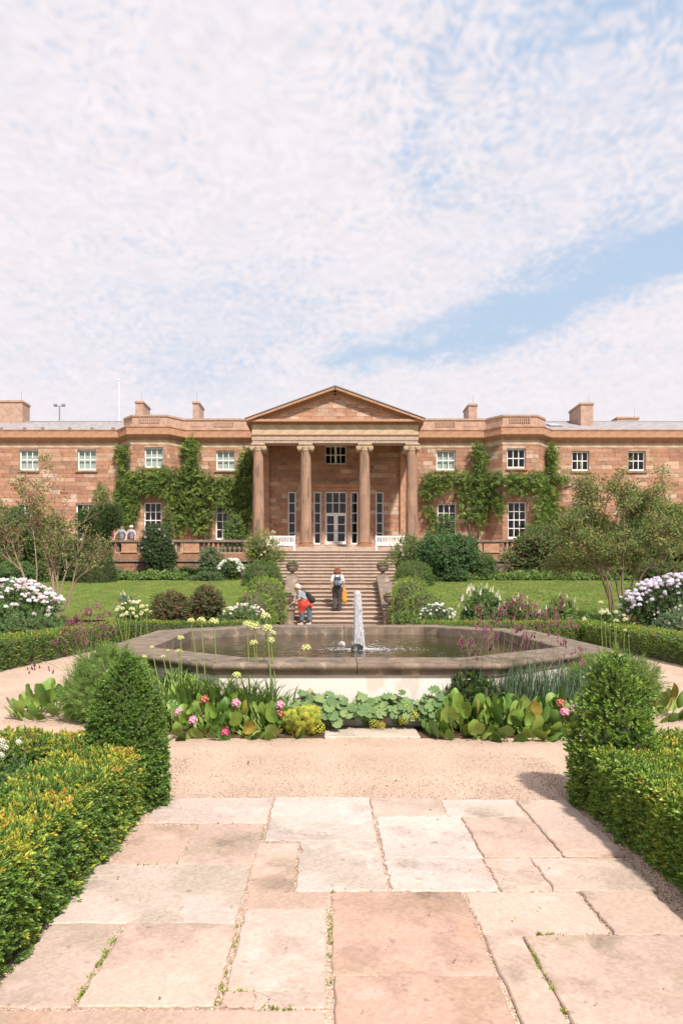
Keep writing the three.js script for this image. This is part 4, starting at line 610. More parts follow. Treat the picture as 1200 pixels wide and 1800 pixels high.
const G = { box: [[0.10, 0.19, 0.03], [0.08, 0.155, 0.026], [0.13, 0.225, 0.036]], boxOld: [[0.07, 0.14, 0.026], [0.085, 0.165, 0.03], [0.06, 0.12, 0.024]], boxTop: [[0.20, 0.25, 0.035], [0.16, 0.23, 0.035], [0.28, 0.27, 0.04], [0.33, 0.22, 0.045], [0.12, 0.19, 0.03]], yew: [[0.035, 0.07, 0.018], [0.05, 0.085, 0.02]], vine: [[0.13, 0.22, 0.032], [0.10, 0.18, 0.028], [0.19, 0.27, 0.04], [0.08, 0.15, 0.025]], bush: [[0.075, 0.15, 0.034], [0.10, 0.18, 0.04], [0.06, 0.12, 0.03]], lime: [[0.19, 0.28, 0.05], [0.15, 0.24, 0.045]], yellow: [[0.22, 0.25, 0.05], [0.15, 0.2, 0.045], [0.1, 0.16, 0.035]], olive: [[0.17, 0.19, 0.05], [0.13, 0.16, 0.042], [0.19, 0.16, 0.06]], rust: [[0.17, 0.08, 0.035], [0.13, 0.10, 0.035], [0.08, 0.12, 0.03], [0.06, 0.1, 0.025]], grey: [[0.12, 0.18, 0.09], [0.10, 0.16, 0.07]] };

const BURNT = [0.29, 0.17, 0.045];
// clipped hedge: a core of twigs and sprigs over its faces; ends and top follow the clipped lines with small unevenness
function hedge(name, label, group, { a, b, w, h, y0 = () => 0, dens = 900, s = 1, side = G.boxOld, top = G.boxTop, yellow = 0.5, roundTop = 0.06, cat = 'hedge' }) {
  const t = thing(name, label, cat, group);
  const L = Math.hypot(b[0] - a[0], b[1] - a[1]), d = V3((b[0] - a[0]) / L, 0, (b[1] - a[1]) / L), nn = V3(-d.z, 0, d.x), list = [];
  const put = (u, v, y, n, isTop) => {
    const x = a[0] + d.x * u + nn.x * v, z = a[1] + d.z * u + nn.z * v, lump = 0.028 * n3(x * 2.6, y * 2.6, z * 2.6) + 0.016 * n3(x * 9, y * 9, z * 9);
    const p = V3(x, y0(x, -z) + y, z).addScaledVector(n, lump - rr(0, 0.035) * s);
    const q = fbm(x * 1.6 + 3, z * 1.6, 3); const o = n2(x * 4.3 + 20, z * 4.3), c = RND() < (isTop ? yellow + 0.9 * q : 0.08 + 0.4 * q) ? (isTop && o > 0.42 && RND() < 0.4 ? BURNT : pick(top)) : pick(side);
    list.push({ p, n: wild(n.clone().add(V3(0, 0.25, 0)), 0.75), s: s * rr(0.75, 1.25), c: shade(c, 0.25) });
  };
  const each = (area, f) => { const k = Math.round(area * dens / (s * s)); for (let i = 0; i < k; i++) f(); };
  each(L * w, () => { const v = rr(-0.5, 0.5), e = sstep(0.42, 0.5, Math.abs(v)); put(rr(0, L), v * w, h - roundTop * e, V3(nn.x * v * e, 1, nn.z * v * e), true); });
  for (const q of [-1, 1]) { each(L * h, () => { const y = Math.pow(RND(), 0.85) * h, e = sstep(0.8, 1, y / h); put(rr(0, L), q * (w / 2 - roundTop * 0.5 * e + 0.01 * (y / h)), y, nn.clone().multiplyScalar(q), e > 0.75); }); each(w * h, () => put(q > 0 ? L : 0, rr(-0.5, 0.5) * w, rr(0, h), d.clone().multiplyScalar(q), false)); }
  const pad = 0.045 * s, nL = Math.max(2, Math.round(L / 0.5)), segs = []; // core follows the ground in short lengths
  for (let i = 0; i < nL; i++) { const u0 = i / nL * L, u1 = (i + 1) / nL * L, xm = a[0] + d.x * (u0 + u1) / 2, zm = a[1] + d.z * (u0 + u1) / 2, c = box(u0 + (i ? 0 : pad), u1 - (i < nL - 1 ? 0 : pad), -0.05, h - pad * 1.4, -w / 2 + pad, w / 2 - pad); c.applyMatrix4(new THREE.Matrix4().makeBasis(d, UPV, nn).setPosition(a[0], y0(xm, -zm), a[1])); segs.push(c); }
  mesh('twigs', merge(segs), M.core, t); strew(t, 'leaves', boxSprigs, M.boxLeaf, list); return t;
}
// body of revolution clipped from a shrub
function clipped(name, label, group, cat, { x, y, z, prof, dens = 900, s = 1, cols = G.boxOld, geos = boxSprigs, mat = M.boxLeaf, squash = 1, lumpy = 0.03 }) { // prof: [radius, height] from the ground up
  const t = thing(name, label, cat, group, [x, y, z]), list = []; let area = 0; const segs = [];
  for (let i = 0; i < prof.length - 1; i++) { const [r0, h0] = prof[i], [r1, h1] = prof[i + 1], l = Math.hypot(r1 - r0, h1 - h0), A = Math.PI * (r0 + r1) * l; segs.push([A, i]); area += A; }
  for (const [A, i] of segs) { const [r0, h0] = prof[i], [r1, h1] = prof[i + 1], k = Math.round(A * dens / (s * s)); for (let q = 0; q < k; q++) { let u = RND(); const r = r0 + (r1 - r0) * u, hh = h0 + (h1 - h0) * u, a = RND() * 6.283, n = V3(Math.cos(a) * (h1 - h0), r0 - r1, Math.sin(a) * (h1 - h0)).normalize(); const wx = Math.cos(a) * r, wz = Math.sin(a) * r * squash; const p = V3(wx, hh, wz).addScaledVector(n, lumpy * n3((wx + x) * 3.5, hh * 3.5, (wz + z) * 3.5) + lumpy * 0.5 * n3((wx + x) * 11, hh * 11, wz * 11) - rr(0, 0.035) * s); list.push({ p, n: wild(n.clone().add(V3(0, 0.3, 0)), 0.75), s: s * rr(0.75, 1.25), c: shade(pick(cols), 0.25) }); } }
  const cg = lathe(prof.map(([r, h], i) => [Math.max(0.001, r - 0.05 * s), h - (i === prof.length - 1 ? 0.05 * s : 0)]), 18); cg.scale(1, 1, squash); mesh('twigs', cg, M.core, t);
  strew(t, 'leaves', geos, mat, list); return t;
}
// loose shrub: lumpy ellipsoid of sprigs round a few stems
function shrub(name, label, group, cat, { c, r, n = 500, geos = bushSprigs, mat = M.soft, cols = G.bush, s = 1, lump = 0.28, core = 0.62, flowers, lobes = 5, seed = 1 }) {
  const t = thing(name, label, cat, group, c), list = [], R = mulberry(seed * 131 + 7), L = [];
  L.push([0, r[1] * 0.46, 0, r[0] * 0.66, r[1] * 0.48, r[2] * 0.66]); for (let i = 0; i < lobes; i++) { const a = i / lobes * 6.283 + R() * 0.8, k = 0.34 + 0.24 * R(); L.push([Math.cos(a) * r[0] * 0.46, r[1] * (0.26 + 0.44 * R()), Math.sin(a) * r[2] * 0.46, r[0] * k, r[1] * (0.2 + 0.17 * R()), r[2] * k]); }
  const wsum = L.map((l) => l[3] * l[4]).reduce((a, b) => a + b, 0);
  for (const l of L) { const k = Math.round(n * l[3] * l[4] / wsum); for (let i = 0; i < k; i++) { const d = V3(rr(-1, 1), rr(-1, 1), rr(-1, 1)); if (d.lengthSq() > 1 || d.lengthSq() < 0.01) { i--; continue; } d.normalize(); const f = (1 + lump * n3(d.x * 2.1 + c[0], d.y * 2.1 + l[1], d.z * 2.1 + c[2])) * (1 - 0.4 * RND() * RND()); const p = V3(l[0] + d.x * l[3] * f, l[1] + d.y * l[4] * f, l[2] + d.z * l[5] * f); if (p.y < 0.03) p.y = 0.03 + 0.2 * RND(); list.push({ p, n: wild(d.clone().add(V3(0, 0.35, 0)), 0.6), s: s * rr(0.7, 1.3), c: shade(pick(cols), 0.28) }); } }
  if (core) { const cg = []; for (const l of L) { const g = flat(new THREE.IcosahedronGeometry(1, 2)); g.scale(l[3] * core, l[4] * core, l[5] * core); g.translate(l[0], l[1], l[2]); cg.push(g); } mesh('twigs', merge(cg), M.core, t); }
  const st = []; for (let i = 0; i < 4; i++) { const a = R() * 6.283; st.push(tube([[0.04 * Math.cos(a), -0.05, 0.04 * Math.sin(a)], [Math.cos(a) * r[0] * 0.25, r[1] * 0.4, Math.sin(a) * r[2] * 0.25]], [0.03, 0.015], 5)); } mesh('stems', merge(st), M.bark, t);
  strew(t, 'leaves', geos, mat, list);
  if (flowers) flowerHeads(t, flowers.count, (i) => { if (flowers.band) { const x = rr(-1, 1), z = rr(-1, 1) * 0.8, k = 1 - 0.3 * x * x - 0.12 * z * z; return V3(x * r[0] * 0.98, r[1] * (k - flowers.band * RND() * RND() + 0.05), z * r[2]); } const a = RND() * 6.283, e = Math.pow(RND(), 0.7), d = V3(Math.cos(a) * Math.sqrt(1 - e * e), e, Math.sin(a) * Math.sqrt(1 - e * e)); return V3(d.x * r[0] * (flowers.spread ?? 1), r[1] * (0.45 + 0.58 * d.y) * (flowers.lift ?? 1), d.z * r[2] * (flowers.spread ?? 1)); }, flowers);
  return t;
}
const floret = (() => { const l = []; for (let i = 0; i < 5; i++) l.push(place(leaf(0.013, 0.011, 0.1, 0.1, 2), { turn: i * 1.2566, tilt: 1.2 })); return merge(l); })();
function headGeo(n, r, flat2, seed, lf = floret, sc = 1) { const R = mulberry(seed), l = []; for (let i = 0; i < n; i++) { const y = 1 - 2 * (i + 0.5) / n * flat2, a = i * 2.39996, q = Math.sqrt(Math.max(0, 1 - y * y)), d = V3(Math.cos(a) * q, y, Math.sin(a) * q); const g = flat(lf.clone()); g.applyMatrix4(new THREE.Matrix4().compose(d.clone().multiplyScalar(r * (0.85 + 0.3 * R())), new THREE.Quaternion().setFromUnitVectors(UPV, d), V3(sc, sc, sc))); l.push(g); } return merge(l); }
const HEAD = { dome: headGeo(34, 0.06, 0.6, 3, floret, 1.9), ball: headGeo(26, 0.045, 0.95, 4, floret, 1.3), spike: (() => { const l = []; for (let i = 0; i < 30; i++) { const t = i / 30; l.push(place(floret, { at: [Math.cos(i * 2.4) * 0.035 * (1 - t), t * 0.2, Math.sin(i * 2.4) * 0.035 * (1 - t)], turn: i * 2.4, tilt: 0.9, s: 2.0 - t })); } return merge(l); })(), berg: headGeo(18, 0.028, 0.8, 6, floret, 1.5) };
function flowerHeads(t, count, where, { geo = HEAD.dome, color = [0.75, 0.6, 0.68], s = 1, name = 'flower_head', stemTo }) {
  const mats = [0, 1, 2].map(() => { const m = M.petal.clone(); m.color = col(...shade(color, 0.1)); return m; });
  for (let i = 0; i < count; i++) { const p = where(i), m = mesh(name, geo, mats[i % 3], t); m.position.copy(p); m.rotation.set(rr(-0.4, 0.4), rr(0, 6), rr(-0.4, 0.4)); const k = s * rr(0.75, 1.25); m.scale.set(k, k, k); void stemTo; }
}
// strap-leaved or grassy clump
function blades(t, name, n, { x = 0, y = 0, z = 0, rx = 0.3, rz = 0.2, len = [0.4, 0.7], wd = 0.02, arch = 0.5, mat, up = 0.9 }) {
  const P = [], I = []; for (let k = 0; k < n; k++) { const a = RND() * 6.283, q = Math.sqrt(RND()), bx = x + Math.cos(a) * rx * q, bz = z + Math.sin(a) * rz * q, da = RND() * 6.283, L = rr(...len), lean = rr(0.05, 1 - up + 0.12), w = wd * rr(0.7, 1.2), seg = 6, px = -Math.sin(da), pz = Math.cos(da), b0 = P.length / 3; for (let i = 0; i <= seg; i++) { const u = i / seg, out = L * (lean * u + arch * u * u * u * 0.6), yy = y + L * (u - arch * 0.42 * u * u * u), ww = w * (1 - u * u * 0.95) * 0.5; P.push(bx + Math.cos(da) * out - px * ww, yy, bz + Math.sin(da) * out - pz * ww, bx + Math.cos(da) * out + px * ww, yy, bz + Math.sin(da) * out + pz * ww); if (i < seg) I.push(b0 + i * 2, b0 + i * 2 + 1, b0 + i * 2 + 3, b0 + i * 2, b0 + i * 2 + 3, b0 + i * 2 + 2); } }
  const g = new THREE.BufferGeometry(); g.setAttribute('position', new THREE.Float32BufferAttribute(P, 3)); g.setAttribute('uv', new THREE.Float32BufferAttribute(new Float32Array(P.length / 3 * 2), 2)); g.setIndex(I); g.computeVertexNormals(); return mesh(name, g, mat, t, 'stuff');
}
const bladeMat = (c, t = 0.25) => new THREE.MeshPhysicalMaterial({ color: col(...c), roughness: 0.8, transmission: t, thickness: 0, side: THREE.DoubleSide });

// ---------------------------------------------------------------- hedges and topiary near the path
const BOXTOP = [[0.21, 0.26, 0.036], [0.25, 0.26, 0.04], [0.19, 0.25, 0.036]]   /* leaves gone yellow */;
hedge('box_hedge', 'low clipped box hedge along the path, its top heavily yellowed and orange', null, { a: [-1.9, 0.4], b: [-1.9, -4.75], w: 0.56, h: 0.46, dens: 2300, s: 0.86, top: BOXTOP, yellow: 0.5 });
hedge('box_hedge', 'low clipped box hedge along the path, mostly green with few orange tips', null, { a: [1.82, 0.4], b: [1.82, -4.75], w: 0.58, h: 0.46, dens: 2300, s: 0.86, top: BOXTOP, yellow: 0.34, side: G.box });
hedge('box_hedge', 'box hedge with yellowed top edging the white-dotted bed and gravel', null, { a: [-7, -5.15], b: [-2.0, -5.15], w: 0.5, h: 0.44, dens: 1500, top: BOXTOP, yellow: 0.6 });
hedge('box_hedge', 'box hedge with orange-flecked top running off from the looser pointed topiary', null, { a: [2.0, -5.15], b: [7, -5.15], w: 0.5, h: 0.44, dens: 1500, top: BOXTOP, yellow: 0.5, side: G.box });
const coneP = [[0.27, 0], [0.295, 0.15], [0.295, 0.35], [0.275, 0.5], [0.235, 0.68], [0.18, 0.82], [0.12, 0.95], [0.055, 1.05], [0.005, 1.08]];
clipped('pointed_topiary', 'tight dense dark green box cone beside the yellowed hedge', null, 'topiary', { x: -1.79, y: 0, z: -4.98, prof: coneP, dens: 2900, s: 0.88, cols: G.boxOld });
clipped('pointed_topiary', 'looser lighter green box cone with shaggy leaves and hollows', null, 'topiary', { x: 1.77, y: 0, z: -4.98, prof: coneP.map(([r, h]) => [r * 0.99, h]), dens: 2500, s: 1.18, cols: G.box.concat([[0.12, 0.2, 0.05]]), lumpy: 0.04 });
// hedges ringing the gravel round the fountain
const RH = { dens: 700, s: 1.3, yellow: 0.45, top: [[0.17, 0.25, 0.04], [0.14, 0.21, 0.035], [0.2, 0.25, 0.04]], w: 0.62, h: 0.58 };
hedge('box_hedge', 'dark green clipped hedge in front of the white-pink phlox and bare-stemmed maple', null, { ...RH, a: [-6.95, -10.5], b: [-6.2, -19.0] });
hedge('box_hedge', 'brighter clipped hedge in front of the pink phlox by the gravel bend', null, { ...RH, a: [7.1, -10.5], b: [7.0, -19.0], side: G.box });
hedge('box_hedge', 'low clipped hedge behind the fountain below the rusty shrubs', null, { ...RH, a: [-6.5, -19.3], b: [-2.3, -19.3] });
hedge('box_hedge', 'low clipped hedge behind the fountain below the white cleome', null, { ...RH, a: [2.3, -19.3], b: [7.3, -19.3], side: G.box });
// clumps of box stepping up beside the stairs, and the yew domes
const domeP = (R, H, k = 0.8) => { const o = []; for (let i = 0; i <= 10; i++) { const a = i / 10 * Math.PI / 2; o.push([R * Math.pow(Math.cos(a), k) + (i === 10 ? 0.005 : 0), H * Math.pow(Math.sin(a), 0.85)]); } return o; };
for (const s of [-1, 1]) {
  const far = s < 0 ? 'on the red-jacket side of the stairs' : 'on the water-jet side of the stairs';
  [[22.2, 2.8, 0.62, 0.85, 'lowest box mound'], [23.3, 2.45, 0.62, 1.12, 'tallest box cone'], [24.6, 2.5, 0.55, 0.95, 'second box mound up'], [26.2, 2.55, 0.55, 0.8, 'third box mound up'], [28.0, 2.75, 0.6, 0.72, 'fourth box mound up'], [30.0, 3.2, 0.75, 0.7, 'topmost broad box mound']].forEach(([D, x, R, H, nm]) => clipped('box_mound', nm + ' of the row ' + far, 'box mounds climbing beside the stairs', 'box mound', { x: s * x, y: bankY(D) - 0.3, z: -D, prof: domeP(R * 1.12, H + 0.25, 0.7), dens: 420, s: 1.9, cols: [[0.13, 0.22, 0.03], [0.10, 0.18, 0.028], [0.17, 0.26, 0.04]], lumpy: 0.08 }));
  clipped('yew_dome', s < 0 ? 'rounded clipped yew dome next to the white hydrangea' : 'rounded clipped yew dome next to the broad dark shrub', 'yew domes flanking the stairs', 'topiary', { x: s < 0 ? -3.55 : 3.75, y: bankY(33) - 0.05, z: -33, prof: domeP(0.88, 1.12, 0.62), dens: 420, s: 1.6, cols: [[0.055, 0.11, 0.022], [0.08, 0.14, 0.026]], geos: needleSprigs, lumpy: 0.05 });
}
{ // yew clipped to a bird on a cone
  const D = 35, b = W(170, 1026, D), t = clipped('yew_topiary', 'tall dark yew clipped to a bird shape on a cone', null, 'topiary', { x: b.x, y: bankY(D) - 0.02, z: -D, prof: [[0.88, 0], [0.84, 0.6], [0.68, 1.2], [0.58, 1.8], [0.5, 2.3], [0.44, 2.7]], dens: 420, s: 1.9, cols: G.yew, geos: needleSprigs, mat: M.matte });
  const L = []; for (const [cx, cy, rx, ry, k] of [[0.25, 3.3, 0.95, 0.5, 1200], [0.7, 3.6, 0.42, 0.34, 500], [-0.35, 3.15, 0.55, 0.5, 600], [0.1, 2.75, 0.55, 0.45, 500]]) for (let i = 0; i < k; i++) { const d = V3(rr(-1, 1), rr(-1, 1), rr(-1, 1)).normalize(); L.push({ p: V3(cx + d.x * rx, cy + d.y * ry, d.z * 0.5 + 0.05), n: wild(d, 0.6), s: rr(1.5, 2.4), c: shade(pick(G.yew), 0.25) }); }
  const body = []; for (const [cx, cy, rx, ry] of [[0.25, 3.3, 0.88, 0.44], [0.7, 3.6, 0.36, 0.28], [-0.35, 3.15, 0.48, 0.43], [0.1, 2.75, 0.48, 0.4]]) { const g = flat(new THREE.IcosahedronGeometry(1, 2)); g.scale(rx, ry, 0.42); g.translate(cx, cy, 0.05); body.push(g); } mesh('bird_body', merge(body), M.core, t); strew(t, 'bird_leaves', needleSprigs, M.matte, L);
}

// ---------------------------------------------------------------- climbers on the house
function climber(name, label, blobs, trunks, extra) { // blobs: px ellipses on the photograph's facade [cx, cy, rx, ry, density]
  const t = thing(name, label, 'climber'), list = [];
  for (const [cx, cy, rx, ry, k] of blobs) {
    const n = Math.round(rx * ry * k * 0.85);
    for (let i = 0; i < n; i++) {
      const a = RND() * 6.283, q = Math.sqrt(RND()), e = 1 + 0.35 * n2(cx + Math.cos(a) * 1.3, cy + Math.sin(a) * 1.3), x0 = cx + Math.cos(a) * rx * q * e, y0 = cy + Math.sin(a) * ry * q * e;
      let D = facD((x0 - VX) * HD / FOC + CX); D = facD((x0 - VX) * D / FOC + CX);
      const clump = n2(x0 * 0.13, y0 * 0.17), off = 0.06 + 0.24 * RND() + 0.75 * Math.max(0, clump) * (0.5 + 0.5 * RND()); if (clump < -0.42 && RND() < 0.8) continue;
      const p = W(x0, y0, D - off);
      list.push({ p, n: V3(rr(-0.7, 0.7), rr(-0.9, 0.55), rr(0.35, 1)), s: rr(0.5, 1.2), c: shade(pick(clump > 0.25 ? G.vine.concat([[0.19, 0.27, 0.04]]) : G.vine), 0.28) });
    }
  }
  const tr = []; for (const pts of trunks) { const q = pts.map(([x, y]) => { const D = facD((x - VX) * HD / FOC + CX) - 0.12; const p = W(x, y, D); p.z += 0.05 * n2(x, y); return p; }); const cv = new THREE.CatmullRomCurve3(q).getPoints(18); tr.push(tube(cv, cv.map((_, i) => 0.075 - 0.045 * i / cv.length), 6)); }
  mesh('stems', merge(tr), M.paleBark, t); strew(t, 'foliage', vineSprigs, M.soft, list);
  if (extra) extra(t); return t;
}
climber('wisteria', 'lush wisteria over the bay between first window and portico, with dense dark mass', [
  [217, 800, 12, 17, 2.2], [217, 828, 9, 15, 2.0], [216, 846, 5, 10, 1.5], [336, 788, 15, 17, 2.4], [337, 815, 14, 22, 2.4], [262, 846, 48, 22, 2.0], [225, 868, 24, 26, 2.0], [222, 905, 20, 28, 1.9], [300, 850, 40, 24, 2.0], [318, 885, 26, 30, 1.8], [345, 860, 34, 32, 2.0], [392, 862, 42, 26, 2.0], [430, 850, 14, 50, 2.3], [432, 905, 12, 40, 2.2], [352, 912, 24, 26, 1.7], [312, 925, 14, 18, 1.4], [412, 886, 16, 18, 1.8], [180, 868, 11, 16, 1.9], [438, 815, 7, 24, 2.0]],
  [[[352, 955], [358, 925], [345, 890], [338, 840], [336, 780]], [[350, 955], [330, 915], [290, 870], [230, 850]], [[217, 950], [214, 890], [217, 810]], [[432, 950], [430, 880], [436, 810]], [[366, 950], [352, 930], [372, 890], [410, 860]]]);
climber('wisteria', 'airier wisteria over the bay wall beside the portico, gaps showing bare stone', [
  [840, 792, 12, 14, 2.3], [842, 815, 12, 18, 2.3], [969, 795, 9, 15, 2.3], [969, 820, 9, 18, 2.3], [762, 842, 24, 13, 1.8], [805, 838, 24, 10, 1.8], [850, 842, 30, 12, 2.0], [900, 842, 30, 11, 2.0], [945, 845, 30, 15, 2.1], [985, 842, 15, 8, 1.8], [750, 868, 13, 14, 1.6], [775, 858, 12, 12, 1.3], [755, 900, 12, 12, 1.3], [764, 918, 9, 13, 1.3], [753, 935, 6, 10, 1.0], [815, 868, 12, 22, 1.5], [818, 905, 10, 18, 1.2], [850, 870, 22, 22, 1.8], [842, 905, 12, 24, 1.5], [875, 888, 10, 22, 1.5], [912, 862, 24, 8, 1.4], [958, 880, 20, 28, 1.9], [975, 915, 26, 34, 1.8], [945, 930, 16, 28, 1.5], [1000, 925, 14, 26, 1.5]],
  [[[842, 950], [840, 900], [843, 840], [840, 785]], [[842, 945], [850, 880], [900, 845], [960, 840], [969, 790]], [[768, 948], [762, 900], [745, 860], [760, 838]], [[830, 950], [818, 900], [806, 850], [770, 838]]],
  (t) => { const q = [[972, 853], [985, 851], [1000, 848], [1012, 843], [1019, 836]].map(([x, y]) => W(x, y, 44.75)); mesh('bare_branch', tube(new THREE.CatmullRomCurve3(q).getPoints(14), [0.07, 0.07, 0.065, 0.06, 0.06, 0.055, 0.05, 0.05, 0.045, 0.04, 0.035, 0.03, 0.025, 0.02, 0.012], 6), M.bark, t); });

// ---------------------------------------------------------------- shrubs below and above the terrace
const sh = (px0, px1, py0, py1, D, o, name, label, group, cat = 'shrub') => { const a = W(px0, py1, D), b = W(px1, py0, D), base = o.base ?? bankY(D); return shrub(name, label, group, cat, { ...o, c: [(a.x + b.x) / 2, Math.min(base, a.y), -D], r: [(b.x - a.x) / 2, b.y - Math.min(base, a.y), o.rz ?? (b.x - a.x) / 2] }); };
sh(424, 508, 934, 1000, 36.6, { n: 1500, cols: G.yellow, s: 1.0, core: 0.5, seed: 3, flowers: { count: 14, geo: HEAD.ball, color: [0.75, 0.68, 0.5], s: 1.3 } }, 'rose_bush', 'loose yellowish rose bush with pale blooms by the stair top');
sh(676, 748, 934, 995, 36.6, { n: 1300, cols: G.yellow.concat(G.bush), s: 1.0, core: 0.5, seed: 4, flowers: { count: 8, geo: HEAD.ball, color: [0.7, 0.62, 0.5], s: 1.2 } }, 'climbing_shrub', 'loose olive shrub between white bench and broad dark shrub');
sh(728, 838, 938, 1018, 35.8, { n: 3200, cols: [[0.045, 0.115, 0.035], [0.06, 0.14, 0.04], [0.075, 0.16, 0.04]], s: 1.6, seed: 5, rz: 1.3 }, 'broad_shrub', 'broad dark glossy-leaved shrub behind the yew dome');
sh(822, 874, 970, 1012, 36.4, { n: 1200, cols: G.bush, s: 1.1, seed: 6, core: 0.75 }, 'rounded_shrub', 'dense rounded green shrub below the tall bay window');
sh(762, 832, 998, 1024, 35.2, { n: 900, cols: [[0.05, 0.12, 0.03], [0.07, 0.15, 0.035]], s: 1.0, seed: 7, rz: 0.6 }, 'low_shrub', 'low dark shrub at the lawn edge below the broad shrub');
sh(247, 310, 925, 1008, 38.3, { n: 2300, cols: [[0.035, 0.075, 0.02], [0.05, 0.1, 0.025], [0.045, 0.085, 0.02]], s: 1.2, seed: 8, rz: 0.6, flowers: { count: 8, geo: HEAD.ball, color: [0.75, 0.7, 0.62], s: 1.1, spread: 1 } }, 'rose_shrub', 'dark upright rose shrub spilling over the balustrade');
sh(284, 306, 890, 945, 40.5, { n: 700, cols: G.olive.concat(G.bush), s: 1, seed: 88, rz: 0.4, base: TY, core: 0.4 }, 'terrace_shrub', 'thin greyish shrub standing on the terrace by the bay window');
sh(390, 432, 902, 950, 41.5, { n: 1100, cols: G.bush.concat(G.vine), s: 1.1, seed: 9, rz: 0.5, base: TY }, 'terrace_shrub', 'leafy green shrub on the terrace in front of a tall window');
sh(762, 800, 902, 955, 41.5, { n: 900, cols: G.bush, s: 1.1, seed: 10, rz: 0.5, base: TY, core: 0.4 }, 'terrace_shrub', 'small dark tree-like shrub before the ground-floor window by the portico');
sh(-30, 60, 888, 1030, 34.5, { n: 3000, cols: G.bush.concat([[0.1, 0.13, 0.04]]), s: 1.6, seed: 11 }, 'garden_shrub', 'large mixed green shrub behind the leaning bare stems');
sh(40, 120, 900, 1030, 35.5, { n: 2600, cols: G.bush.concat(G.yellow), s: 1.5, seed: 12 }, 'garden_shrub', 'leafy shrub behind the maple, under the ground-floor window');
sh(100, 160, 945, 1030, 35.8, { n: 1800, cols: [[0.05, 0.11, 0.03], [0.07, 0.14, 0.03]], s: 1.4, seed: 13 }, 'garden_shrub', 'deep green shrub tucked against the bird-shaped yew');
sh(0, 60, 985, 1035, 32, { n: 1500, cols: [[0.06, 0.13, 0.03], [0.09, 0.18, 0.04]], s: 1.2, seed: 14 }, 'garden_shrub', 'low leafy shrub above the pale phlox heads');
sh(880, 1000, 925, 1012, 37.5, { n: 3000, cols: G.olive.concat(G.bush), s: 1.2, seed: 15, rz: 1.2, core: 0.6 }, 'garden_shrub', 'wide olive shrub under the bay with dark hollows');
sh(985, 1080, 905, 1012, 37, { n: 3000, cols: G.bush.concat(G.vine), s: 1.4, seed: 16, rz: 1.3 }, 'garden_shrub', 'tall green shrub behind the slender olive tree');
sh(1070, 1160, 900, 1016, 36.5, { n: 2800, cols: G.bush, s: 1.5, seed: 17, rz: 1.3 }, 'garden_shrub', 'dark leafy shrub below the end window, behind the phlox');
sh(1140, 1240, 880, 1020, 36, { n: 2600, cols: G.vine.concat(G.yellow), s: 1.5, seed: 18, rz: 1.5 }, 'garden_shrub', 'bright yellow-green shrub at the far end of the border');
sh(1120, 1215, 985, 1040, 30, { n: 1500, cols: G.rust.concat(G.bush), s: 1.1, seed: 19 }, 'garden_shrub', 'purple-tinged shrub above the pink phlox heads', null);
// low planting along the foot of the terrace
[[204, 330, 1004, 'pale leafy ground cover below the balustrade'], [590, 0, 0], [760, 1000, 1003, 'pale leafy ground cover edging the lawn below the bay'], [990, 1200, 1004, 'leafy ground cover behind the slender tree trunks']].forEach(([a, b, y, lb], i) => { if (!lb) return; const t = thing('ground_cover', lb, 'ground cover'), L = []; const D = 36.3; const x0 = W(a, 1000, D).x, x1 = W(b, 1000, D).x; for (let k = 0; k < (x1 - x0) * 330; k++) { const x = rr(x0, x1), d = rr(-0.5, 0.5), h = (0.42 + 0.14 * n2(x * 1.7, i)) * Math.sqrt(Math.max(0.05, 1 - 3.6 * d * d)) * Math.pow(RND(), 0.35); L.push({ p: V3(x, bankY(D + d) + h, -D - d), n: V3(rr(-0.6, 0.6), 1, rr(-0.3, 0.9)), s: rr(0.8, 1.4), c: shade(pick([[0.16, 0.26, 0.06], [0.11, 0.2, 0.045], [0.2, 0.28, 0.08]]), 0.25) }); } mesh('soil_mound', (() => { const g = new THREE.CylinderGeometry(0.24, 0.24, x1 - x0 - 0.3, 10); g.rotateZ(Math.PI / 2); g.scale(1, 0.9, 1.5); g.translate((x0 + x1) / 2, bankY(D) + 0.05, -D); return g; })(), M.core, t); strew(t, 'leaves', roundSprigs, M.soft, L); });
{ const spots = [[345, 1012, 'strappy-leaved clump at the lawn edge beside blue-green foliage'], [372, 985, 'strappy-leaved clump against the balustrade'], [320, 1012, 'strappy-leaved clump below the dark rose shrub']]; for (const [x, y, lb] of spots) { const p = W(x, y, 36.8), t = thing('strappy_clump', lb, 'plant', null, [p.x, bankY(36.8), p.z]); blades(t, 'leaves', 260, { rx: 0.55, rz: 0.3, len: [0.6, 1.15], wd: 0.05, arch: 0.9, mat: bladeMat([0.10, 0.19, 0.05]) }); } }
sh(345, 395, 962, 990, 38, { n: 700, cols: G.grey, s: 1.2, seed: 21, rz: 0.5, base: 2.2 }, 'blue_green_shrub', 'rounded grey-green shrub against the balustrade');
sh(383, 430, 985, 1022, 36.2, { n: 700, cols: G.bush, s: 1.1, seed: 22, rz: 0.5, core: 0.7, flowers: { count: 55, geo: HEAD.dome, color: [0.78, 0.76, 0.66], s: 1.5, lift: 1.02 } }, 'hydrangea', 'creamy white hydrangea beside the clipped yew dome', null, 'hydrangea');
sh(330, 400, 1006, 1024, 35.6, { n: 700, cols: G.grey.concat(G.bush), s: 0.9, seed: 23, rz: 0.4 }, 'low_shrub', 'low blue-green planting at the lawn edge by the hydrangea');

